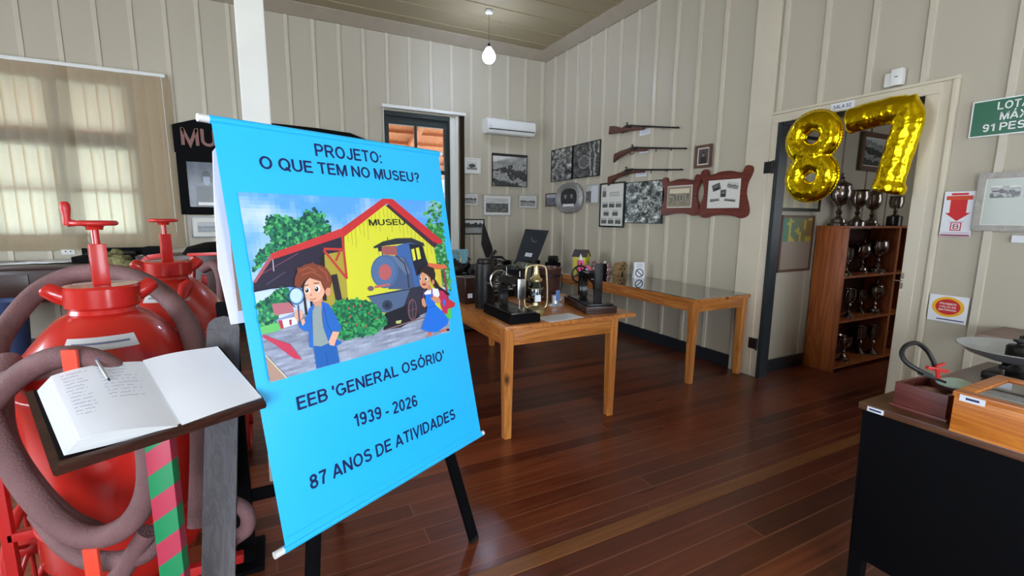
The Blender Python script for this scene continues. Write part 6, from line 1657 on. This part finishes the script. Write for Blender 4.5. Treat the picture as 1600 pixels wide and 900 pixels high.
# tilted slate panel on a clear stand
ZF = .776
t = thing('slate_panel', 'dark grey tilted display panel with small white label in the corner', 'panel', (2.8, 5.6, ZF))
a = ony(807, 409, 5.15); 
A1 = ony(805.5, 407, 5.50); A2 = ony(838, 412, 5.50); A3 = ony(859, 359, 5.85); A4 = ony(820, 359, 5.85)
Up_ = (A2-A1).normalized(); Vp_ = ((A4+A3)/2-(A1+A2)/2); Np = Up_.cross(Vp_).normalized(); Vq = Np.cross(Up_)
FP = frame4(A1, Up_, Vq, Np); inv = FP.inverted()
pl = [tuple((inv @ p_)[:2]) for p_ in (A1, A2, A3, A4)]
bm = BM(); add_prism(bm, pl, -.012, 0, FP, 0, .002); obj('panel_sheet', bm, 'slate', t, smooth=False)
c = Canvas(FP @ Matrix.Translation((0, 0, .001)))
def pm(u, v): return (pl[0][0]*(1-u)*(1-v)+pl[1][0]*u*(1-v)+pl[2][0]*u*v+pl[3][0]*(1-u)*v, pl[0][1]*(1-u)*(1-v)+pl[1][1]*u*(1-v)+pl[2][1]*u*v+pl[3][1]*(1-u)*v)
c.poly([pm(.34, .16), (pm(.66, .16)), pm(.66, .27), pm(.34, .27)], (220, 225, 228)); x_, y_ = pm(.5, .68); c.ell(x_, y_, .05, .05, (96, 102, 112), 24); c.ell(x_+.01, y_+.015, .042, .042, (52, 58, 66), 24)
c.build('printed_label', t, 'print')
bm = BM(); yb_ = A1.y; add_box(bm, A1.x+.02, A2.x+.05, yb_-.02, yb_+.2, ZF, A1.z-.005, None, .003); obj('clear_stand', bm, 'glass', t, smooth=False)
bm = BM(); add_bar(bm, ((A1.x+A2.x)/2+.1, 6.05, ZF), ((A3.x+A4.x)/2, 5.87, A3.z-.2), .02); obj('prop', bm, 'iron', t)
# tall dark pointed blade
bz = ony(768, 408, 6.0); tz = ony(755, 351, 6.0)
t = thing('saw_blade', 'tall dark pointed blade standing against the back wall', 'blade', (bz.x-.05, 6.0, ZF))
bm = BM(); add_prism(bm, [(bz.x-.05, ZF), (bz.x+.03, ZF), (bz.x+.005, ZF+.25), (tz.x+.015, tz.z), (tz.x-.02, tz.z+.01), (tz.x-.035, ZF+.3)], 0, .02, frame4(Vector((0, 6.0, 0)), Vector((1, 0, 0)), Vector((0, 0, 1)), Vector((0, -1, 0)))); obj('blade', bm, 'iron', t, smooth=False)
bm = BM(); add_box(bm, bz.x-.12, bz.x+.28, 5.92, 6.06, ZF, ZF+.06, None, .004); obj('block', bm, 'blackmat', t)
# white paper strip near it
t = thing('caption_sheet', 'white paper strip lying on the dark cloth, left of the blade', 'paper', (2.3, 5.5, ZF))
bm = BM(); add_box(bm, 1.95, 2.42, 5.40, 5.58, ZF+.002, ZF+.005); obj('sheet', bm, 'paper', t, smooth=False)
# machinery silhouettes on the cloth table
def device(label, p, s=1.0, rz=0.0):
    t = thing('old_telephone', label, 'telephone', mtx=Matrix.Translation(p) @ Matrix.Rotation(rz, 4, 'Z') @ Matrix.Scale(s, 4))
    bm = BM(); add_prism(bm, [(-.09, 0), (.09, 0), (.085, .03), (.05, .09), (-.05, .09), (-.085, .03)], -.07, .07, Matrix(((1, 0, 0, 0), (0, 0, -1, 0), (0, 1, 0, 0), (0, 0, 0, 1))), 0, .008); obj('telephone_body', bm, 'black', t, world=False)
    bm = BM(); add_tube(bm, smooth_path([(-.11, 0, .115), (-.08, 0, .135), (0, 0, .14), (.08, 0, .135), (.11, 0, .115)], 4), .014, 10)
    for sg in (-1, 1): add_lathe(bm, [(0, 0), (.028, 0), (.022, .03), (0, .034)], Matrix.Translation((sg*.11, 0, .09)), 16)
    obj('handset', bm, 'black', t, world=False)
    bm = BM(); add_lathe(bm, [(0, 0), (.042, 0), (.038, .008), (0, .01)], Matrix.Translation((0, -.072, .05)) @ Matrix.Rotation(R(70), 4, 'X'), 20); obj('dial', bm, 'steel', t, world=False)
    return t
d0 = device('old black telephone on dark cloth, below the tilted slate panel', (2.55, 5.45, ZF), 1.15, .2)
for x, y, rz, lab in ((2.15, 5.75, -.3, 'old black telephone beside the tall pointed blade'), (1.75, 5.55, .5, 'old black telephone at the left of the dark cloth')): dup(d0, Matrix.Translation((x, y, ZF)) @ Matrix.Rotation(rz, 4, 'Z') @ Matrix.Scale(1.15, 4), lab)
t = thing('bellows_camera', 'small black camera on a block at the far end of glass table', 'camera', (3.30, 5.25, ZG))
bm = BM(); add_box(bm, 3.22, 3.38, 5.18, 5.32, ZG, ZG+.09, None, .004); obj('block', bm, 'blackmat', t)
bm = BM(); add_box(bm, 3.25, 3.35, 5.20, 5.30, ZG+.09, ZG+.18, None, .008); obj('camera_body', bm, 'black', t)
bm = BM(); add_lathe(bm, [(0, 0), (.03, 0), (.028, .05), (.02, .055), (0, .05)], Matrix.Translation((3.30, 5.20, ZG+.135)) @ Matrix.Rotation(PI/2, 4, 'X'), 18); obj('lens', bm, 'iron', t)

# ------------------------------------------------------------------ models on the glass table
def house_model(name, label, p, w, d, h, rh, body, roof, rz=0.0, extra=None):
    t = thing(name, label, 'model', mtx=Matrix.Translation(p) @ Matrix.Rotation(rz, 4, 'Z'))
    bm = BM(); add_prism(bm, [(-w/2, 0), (w/2, 0), (w/2, h), (0, h+rh), (-w/2, h)], -d/2, d/2, Matrix(((1, 0, 0, 0), (0, 0, -1, 0), (0, 1, 0, 0), (0, 0, 0, 1)))); b = obj('walls', bm, body, t, world=False, smooth=False)
    bm = BM(); e = .012
    for sg in (-1, 1): add_prism(bm, [(0, h+rh+.004), (sg*(w/2+e), h-e*rh/(w/2)+.004), (sg*(w/2+e), h-e*rh/(w/2)+.012), (0, h+rh+.014)], -d/2-e, d/2+e, Matrix(((1, 0, 0, 0), (0, 0, -1, 0), (0, 1, 0, 0), (0, 0, 0, 1))))
    obj('roof', bm, roof, t, world=False, smooth=False)
    for x0 in (-.22, .2):
        bm = BM(); add_box(bm, x0*w-.012, x0*w+.012, -d/2-.002, -d/2+.001, h*.45, h*.7); obj('window', bm, 'blackmat', b, world=False, smooth=False)
    bm = BM(); add_box(bm, -.015, .015, -d/2-.002, -d/2+.001, .0, h*.32); obj('door', bm, 'blackmat', b, world=False, smooth=False)
    return t
house_model('house_model', 'yellow card house model with dark pitched roof on glass table', (3.47, 4.84, ZG), .15, .17, .20, .07, 'yellow', 'roofgrey', R(35))
t = thing('church_model', 'pink card church model with white pointed spire', 'model', mtx=Matrix.Translation((3.33, 4.66, ZG)) @ Matrix.Rotation(R(-15), 4, 'Z'))
bm = BM(); add_box(bm, -.03, .03, -.03, .03, 0, .17); obj('tower', bm, 'pink', t, world=False, smooth=False)
bm = BM(); add_prism(bm, [(.03, 0), (.13, 0), (.13, .07), (.08, .11), (.03, .07)], -.028, .04, Matrix(((1, 0, 0, 0), (0, 0, -1, 0), (0, 1, 0, 0), (0, 0, 0, 1)))); obj('nave', bm, 'pink', t, world=False, smooth=False)
bm = BM(); add_lathe(bm, [(.032, .17), (.0, .25)], Matrix.Rotation(PI/4, 4, 'Z'), 4); obj('spire', bm, 'signwhite', t, world=False, smooth=False)
bm = BM(); add_box(bm, .03, .10, -.036, -.028, .06, .10, Matrix.Rotation(R(20), 4, 'Y')); obj('side_gable', bm, 'signwhite', t, world=False, smooth=False)
for z in (.05, .11): bm = BM(); add_box(bm, -.008, .008, -.0315, -.03, z, z+.03); obj('window', bm, 'blackmat', t, world=False, smooth=False)
def tower_ornament(name, label, p, s, mat):
    t = thing(name, label, 'ornament', mtx=Matrix.Translation(p) @ Matrix.Scale(s, 4))
    bm = BM(); add_lathe(bm, [(0, 0), (.042, 0), (.044, .012), (.03, .02), (.03, .06), (.038, .066), (.026, .075), (.026, .095), (.01, .115), (0, .12)], None, 12); obj('body', bm, mat, t, world=False)
    bm = BM(); 
    for k in range(5): a = k*2*PI/5-.9; add_box(bm, -.006, .006, -.032, -.029, .032, .05, Matrix.Rotation(a, 4, 'Z'))
    obj('openings', bm, 'signwhite', t, world=False, smooth=False)
    return t
tower_ornament('small_ornament', 'small maroon and white ornament right of the yellow house', (3.60, 4.74, ZG), 1.25, 'maroon')
tower_ornament('small_ornament', 'small maroon and white ornament left of the tan clay house', (3.73, 4.62, ZG), 1.05, 'maroon')
t = thing('figurine', 'slim dark figurine with pale head behind the right sewing machine', 'figurine', (3.50, 4.40, ZG))
mt = Matrix.Translation((3.50, 4.40, ZG))
bm = BM(); add_lathe(bm, [(0, 0), (.035, 0), (.035, .01), (.02, .02), (.028, .07), (.03, .10), (.018, .135), (.01, .145), (0, .146)], mt, 18); obj('figurine_body', bm, 'blackmat', t)
bm = BM(); add_ball(bm, (3.50, 4.40, ZG+.16), .017, None, 12); obj('head', bm, 'pages', t)
# clay house
t = thing('clay_house', 'tan carved clay house ornament standing alone on the glass table', 'ornament', mtx=Matrix.Translation((3.76, 4.44, ZG)) @ Matrix.Rotation(R(10), 4, 'Z') @ Matrix.Scale(1.1, 4))
bm = BM(); add_prism(bm, [(-.07, 0), (.07, 0), (.075, .075), (.06, .10), (.03, .12), (0, .135), (-.03, .125), (-.06, .105), (-.075, .08)], -.045, .045, Matrix(((1, 0, 0, 0), (0, 0, -1, 0), (0, 1, 0, 0), (0, 0, 0, 1))), 0, .008); b = obj('house_body', bm, 'honey', t, world=False)
bm = BM(); add_tube(bm, smooth_path([(-.085, -.02, .075), (-.04, -.05, .115), (0, -.05, .135), (.04, -.05, .115), (.085, -.02, .075)], 4), .012, 8); obj('eave', bm, 'honey', t, world=False)
bm = BM(); 
for x0, z0 in ((-.035, .05), (.03, .05), (0, .085)): add_box(bm, x0-.01, x0+.01, -.047, -.044, z0, z0+.022)
add_box(bm, -.012, .012, -.047, -.044, 0, .035); obj('openings', bm, 'dwood', b, world=False, smooth=False)
# prohibition sign
t = thing('no_touching_card', 'upright white card with a black barred circle on glass table', 'sign', mtx=Matrix.Translation((3.70, 4.02, ZG)) @ Matrix.Rotation(R(-18), 4, 'Z'))
FS = frame4(Vector((-.065, 0, 0)), Vector((1, 0, 0)), Vector((.0, .12, 1)).normalized(), Vector((1, 0, 0)).cross(Vector((0, .12, 1)).normalized()))
bm = BM(); add_box(bm, 0, .13, 0, .185, -.001, 0, FS); obj('card', bm, 'paper', t, world=False, smooth=False)
bm = BM(); add_box(bm, 0, .13, .0, .05, -.0015, -.001, FS); add_box(bm, .0, .13, .0, .10, -.001, 0, frame4(Vector((-.065, .055, 0)), Vector((1, 0, 0)), Vector((0, -.3, 1)).normalized(), Vector((0, -1, -.3)).normalized())); obj('back_flap', bm, 'paper', t, world=False, smooth=False)
c = Canvas(FS @ Matrix.Translation((0, 0, .0003))); 
c.ell(.066, .062, .05, .05, (38, 44, 66), 36); c.ell(.066, .062, .039, .039, (226, 228, 236), 36); c.stroke([(.036, .092), (.096, .032)], .010, (38, 44, 66))
for k in range(4): c.stroke([(.03, .165-.012*k), (.105, .165-.012*k)], .003, (150, 155, 180)); c.k -= 1
c.build('printed_symbol', t, 'print', world=False)
bm = BM()

# ================================================================== left wall: dark counter and things under the blind
t = thing('display_counter', 'dark counter under the blind window behind the red carts', 'counter', (-1.9, 6.15, 0))
bm = BM(); add_box(bm, -3.2, -1.15, 5.75, 6.45, .93, .97, None, .005); obj('counter_top', bm, 'dwood', t)
bm = BM(); add_box(bm, -3.15, -1.2, 5.8, 6.42, .62, .93, None, .004); obj('cabinet_body', bm, 'dwood', t)
for lx in (-3.1, -1.25):
    for ly in (5.85, 6.37): bm = BM(); add_box(bm, lx-.035, lx+.035, ly-.035, ly+.035, 0, .62, None, .003); obj('leg', bm, 'dwood', t)
for k in range(2): bm = BM(); add_box(bm, -2.9+1.0*k, -2.05+1.0*k, 5.79, 5.802, .68, .89, None, .002); o = obj('drawer', bm, 'dwood', t); bm = BM(); add_ball(bm, (-2.47+1.0*k, 5.78, .785), .015, None, 10); obj('knob', bm, 'brass', o)
t = thing('paper_stack', 'loose white papers on the dark counter below the blind', 'papers', (-2.3, 6.1, .97))
rnd = random.Random(2)
for k in range(4):
    bm = BM(); add_box(bm, -.17, .17, -.12, .12, .0+.004*k, .0035+.004*k, Matrix.Translation((-2.28+.12*k, 6.05, .971)) @ Matrix.Rotation(rnd.uniform(-.4, .4), 4, 'Z')); obj('sheet', bm, 'paper', t, smooth=False)
t = thing('black_case', 'long black open instrument case on the counter right end', 'case', (-1.5, 6.1, .97))
bm = BM(); add_box(bm, -1.78, -1.22, 5.95, 6.2, .972, 1.03, None, .006); obj('case_body', bm, 'blackmat', t)
bm = BM(); add_box(bm, -1.76, -1.24, 6.18, 6.20, 1.03, 1.10, None, .004); obj('lid', bm, 'blackmat', t)
bm = BM(); add_tube(bm, [(-1.70, 6.03, 1.045), (-1.30, 6.06, 1.05)], .02, 10); obj('telescope_tube', bm, 'iron', t)
t = thing('fleece_bundle', 'fuzzy green-brown bundle under the window, behind the red carts', 'bundle', (-1.0, 5.4, 0))
bp_ = at(196, 406, 4.15)
bm = BM(); rnd = random.Random(9)
for _ in range(18): add_ball(bm, (bp_.x+rnd.uniform(-.13, .05), bp_.y+rnd.uniform(-.1, .1), bp_.z-.06+rnd.uniform(-.06, .10)), rnd.uniform(.05, .08), None, 10)
for v in bm.verts: v.co += noise.noise_vector(v.co*25)*.018
obj('fibre_bundle', bm, 'hair', t)
bm = BM(); add_box(bm, bp_.x-.16, bp_.x+.08, bp_.y-.14, bp_.y+.14, 0, bp_.z-.1, None, .006); obj('pedestal', bm, 'dwood', t)
bp2 = at(246, 392, 4.15)
t = thing('wooden_chest', 'dark wooden chest stand behind the rear red cart', 'chest', (bp2.x, bp2.y, 0))
bm = BM(); add_box(bm, bp2.x-.12, bp2.x+.55, bp2.y-.2, bp2.y+.2, 0, bp2.z-.03, None, .006); obj('chest_body', bm, 'dwood', t)
bm = BM(); add_box(bm, bp2.x-.09, bp2.x+.06, bp2.y-.1, bp2.y+.1, bp2.z-.03, bp2.z+.04, None, .006); obj('small_box', bm, 'blackmat', t)
bm = BM(); add_lathe(bm, [(.30, 0), (.26, .06), (.12, .10), (0, .11)], Matrix.Translation((bp2.x+.48, bp2.y, bp2.z-.03)), 24); obj('dark_dome', bm, 'blackmat', t)
t = thing('blue_bucket', 'dull blue plastic bucket at the far left edge', 'bucket', (-1.75, 4.6, 0))
p = at(2, 470, 3.9)
bm = BM(); add_lathe(bm, [(0, 0), (.12, 0), (.16, p.z-.02), (.17, p.z), (.15, p.z-.01), (.11, .02), (0, .02)], Matrix.Translation((p.x, p.y, 0)), 28); obj('bucket_body', bm, 'blueplastic', t)
bm = BM(); add_tube(bm, smooth_path([(p.x-.165, p.y, p.z-.02), (p.x-.12, p.y-.05, p.z-.14), (p.x, p.y-.17, p.z-.2), (p.x+.12, p.y-.05, p.z-.14), (p.x+.165, p.y, p.z-.02)], 5), .004, 6); obj('handle', bm, 'steel', t)

# ================================================================== desk at lower right
DZt = .78
t = thing('office_desk', 'large black-sided desk with brown top at lower right', 'desk', (2.35, 0.0, 0))
bm = BM(); add_box(bm, 1.915, 3.05, -1.0, .875, DZt-.026, DZt, None, .003); obj('desktop', bm, 'dwoody', t)
bm = BM(); add_box(bm, 1.925, 1.945, -.95, .845, .17, DZt-.026, None, .002); obj('side_panel', bm, 'blackmat', t)
bm = BM(); add_box(bm, 1.945, 3.01, .815, .835, .17, DZt-.026, None, .002); obj('end_panel', bm, 'blackmat', t)
for lx, ly in ((1.955, .83), (2.99, .83), (1.955, -.94), (2.99, -.94)):
    bm = BM(); t_ = bmesh.new(); bmesh.ops.create_cube(t_, size=1)
    for v in t_.verts:
        if v.co.z > 0: v.co = Vector((lx+v.co.x*.065, ly+v.co.y*.065, DZt-.03))
        else: v.co = Vector((lx+.004+v.co.x*.04, ly+v.co.y*.04, 0))
    merge(bm, t_); obj('leg', bm, 'blackmat', t)
t = thing('inventory_tag', 'tiny white inventory tag on the black desk corner', 'tag', (1.914, .83, .76))
bm = BM(); add_box(bm, 1.9125, 1.915, .793, .845, DZt-.024, DZt-.006, None, .001); obj('tag_card', bm, 'paper', t)
bm = BM(); add_box(bm, 1.9118, 1.9126, .80, .838, DZt-.018, DZt-.012); obj('printed_number', bm, 'navy', t, smooth=False)

# open maroon box
BXm = Matrix.Translation((1.985, .80, DZt)) @ Matrix.Rotation(R(-4), 4, 'Z')
t = thing('wooden_box', 'small open maroon wooden box on the desk holding an old iron', 'box', mtx=BXm)
bm = BM(); th = .012; Wx, Wy, Hh = .20, .155, .092
add_box(bm, 0, Wx, -Wy, 0, 0, .01)
add_box(bm, 0, th, -Wy, 0, .01, Hh, None, .002); add_box(bm, Wx-th, Wx, -Wy, 0, .01, Hh, None, .002); add_box(bm, th, Wx-th, -Wy, -Wy+th, .01, Hh, None, .002); add_box(bm, th, Wx-th, -th, 0, .01, Hh, None, .002)
obj('box_walls', bm, 'boxw', t, world=False)
bm = BM(); add_box(bm, -.008, Wx+.008, -Wy-.008, .008, 0, .012, None, .003); obj('base_moulding', bm, 'boxw', t, world=False)
t = thing('hose_reel', 'black curved rubber hose with red lever standing in the maroon box', 'nozzle', tuple(BXm @ Vector((.1, -.08, .01))))
bm = BM(); add_lathe(bm, [(0, .01), (.06, .01), (.062, .02), (.055, .04), (0, .045)], BXm @ Matrix.Translation((.085, -.075, .03)), 28); obj('round_plate', bm, 'copper', t)
dq = 2.10
hp_ = [at(1455, 588, 1.580), at(1436, 579, 1.580), at(1416, 566, 1.596), at(1409, 552, 1.612), at(1416, 540, 1.627), at(1432, 536, 1.643), at(1447, 546, 1.659), at(1457, 562, 1.659), at(1461, 574, 1.659)]
bm = BM(); add_tube(bm, smooth_path(hp_, 6), .0078, 10); obj('hose_loop', bm, 'rubber', t)
bm = BM(); add_bar(bm, at(1448, 574, 1.643), at(1480, 580, 1.643), 0.014, .011); add_bar(bm, at(1462, 573, 1.643), at(1476, 568, 1.643), .008); add_bar(bm, at(1465, 578, 1.627), at(1466, 592, 1.612), .011); obj('red_lever', bm, 'redmat', t)
bm = BM(); add_bar(bm, at(1438, 584, 1.580), at(1474, 596, 1.580), .024, .008); obj('dark_nozzle', bm, 'iron', t)
t = thing('mint_lid', 'pale mint oval lid resting at the box edge', 'lid', tuple(at(1490, 590, 2.12)))
bm = BM(); add_lathe(bm, [(0, 0), (.05, 0), (.052, .006), (.03, .016), (0, .02)], Matrix.Translation(BXm @ Vector((.165, -.10, .092))) @ Matrix.Scale(1.2, 4, Vector((1, 0, 0))), 28); obj('lid_shell', bm, 'pale', t)

# honey coloured glass topped case
CM = Matrix.Translation((1.912, .612, DZt)) @ Matrix.Rotation(R(0), 4, 'Z')
t = thing('display_case', 'honey coloured wooden case with glass top and white tag', 'case', mtx=CM)
CWx, CWy, CH = .34, .52, .135
bm = BM(); add_box(bm, 0, CWx, -CWy, 0, 0, .01)
for b in ((0, .016, -CWy, 0), (CWx-.016, CWx, -CWy, 0), (.016, CWx-.016, -CWy, -CWy+.016), (.016, CWx-.016, -.016, 0)): add_box(bm, b[0], b[1], b[2], b[3], .01, CH-.018, None, .002)
obj('case_walls', bm, 'case', t, world=False)
bm = BM()
for b in ((-.004, .035, -CWy-.004, .004), (CWx-.035, CWx+.004, -CWy-.004, .004), (.035, CWx-.035, -CWy-.004, -CWy+.035), (.035, CWx-.035, -.035, .004)): add_box(bm, b[0], b[1], b[2], b[3], CH-.018, CH, None, .003)
obj('lid_frame', bm, 'case', t, world=False)
bm = BM(); add_box(bm, .035, CWx-.035, -CWy+.035, -.035, CH-.010, CH-.006); obj('glass_pane', bm, 'tglass', t, world=False, smooth=False)
bm = BM(); add_box(bm, .02, CWx-.02, -CWy+.02, -.02, .01, .06); obj('padded_lining', bm, 'churn', t, world=False)
bm = BM(); add_box(bm, -.0065, -.004, -.075, -.015, CH-.026, CH-.006); o = obj('inventory_tag', bm, 'paper', t, world=False, smooth=False); bm = BM(); add_box(bm, -.0072, -.0064, -.062, -.03, CH-.019, CH-.012); obj('printed_number', bm, 'navy', o, world=False, smooth=False)

# scale with aluminium pan
pc_ = at(1560, 556, 2.15)
pc_ = Vector((2.79, .72, .905))
t = thing('kitchen_scale', 'old scale with shallow aluminium pan behind the honey case', 'scale', (pc_.x, pc_.y, DZt))
bm = BM(); add_lathe(bm, [(0, -.045), (.09, -.04), (.15, -.02), (.185, .008), (.192, .010), (.188, .014), (.148, -.014), (.09, -.034), (0, -.039)], Matrix.Translation(pc_), 48); obj('pan', bm, 'alu', t)
bm = BM(); add_box(bm, pc_.x-.10, pc_.x+.12, pc_.y-.07, pc_.y+.07, DZt, DZt+.035, None, .01); obj('base', bm, 'iron', t)
bm = BM(); add_box(bm, pc_.x-.03, pc_.x+.03, pc_.y-.03, pc_.y+.03, DZt+.035, pc_.z-.045, None, .004); add_box(bm, pc_.x-.12, pc_.x+.12, pc_.y-.012, pc_.y+.012, pc_.z-.062, pc_.z-.047, None, .003); obj('beam', bm, 'iron', t)
bm = BM(); [add_tube(bm, [(pc_.x+sg*.11, pc_.y, pc_.z-.055), (pc_.x+sg*.11, pc_.y, DZt+.035)], .006, 8) for sg in (-1, 1)]; obj('pillar', bm, 'steel', t)
wz = pc_.z-.034
t = thing('scale_weight', 'dark round iron weight with knob sitting in the pan', 'weight', (pc_.x+.0, pc_.y-.01, wz))
bm = BM(); add_lathe(bm, [(0, 0), (.04, 0), (.042, .004), (.042, .055), (.036, .062), (.012, .065), (.012, .072), (.024, .078), (.024, .086), (0, .09)], Matrix.Translation((pc_.x+.0, pc_.y-.01, wz)), 28); obj('weight_body', bm, 'iron', t)
# worn wooden piece behind
t = thing('wooden_block', 'worn pinkish grey wooden piece with iron pins behind the scale', 'block', (2.75, .78, DZt))
a = at(1548, 522, 2.6); b = at(1640, 540, 2.45)
bm = BM(); add_box(bm, a.x-.04, a.x+.35, a.y-.10, a.y+.06, DZt+.0, a.z, None, .02); obj('block_body', bm, pbr('worn_pinkish_wood', (150, 128, 120), .7, var=.15), t)
bm = BM(); [add_tube(bm, [(a.x+.02+.05*k, a.y-.105, a.z-.06), (a.x+.02+.05*k, a.y-.115, a.z+.015)], .006, 8) for k in range(3)]; obj('iron_pin', bm, 'iron', t)
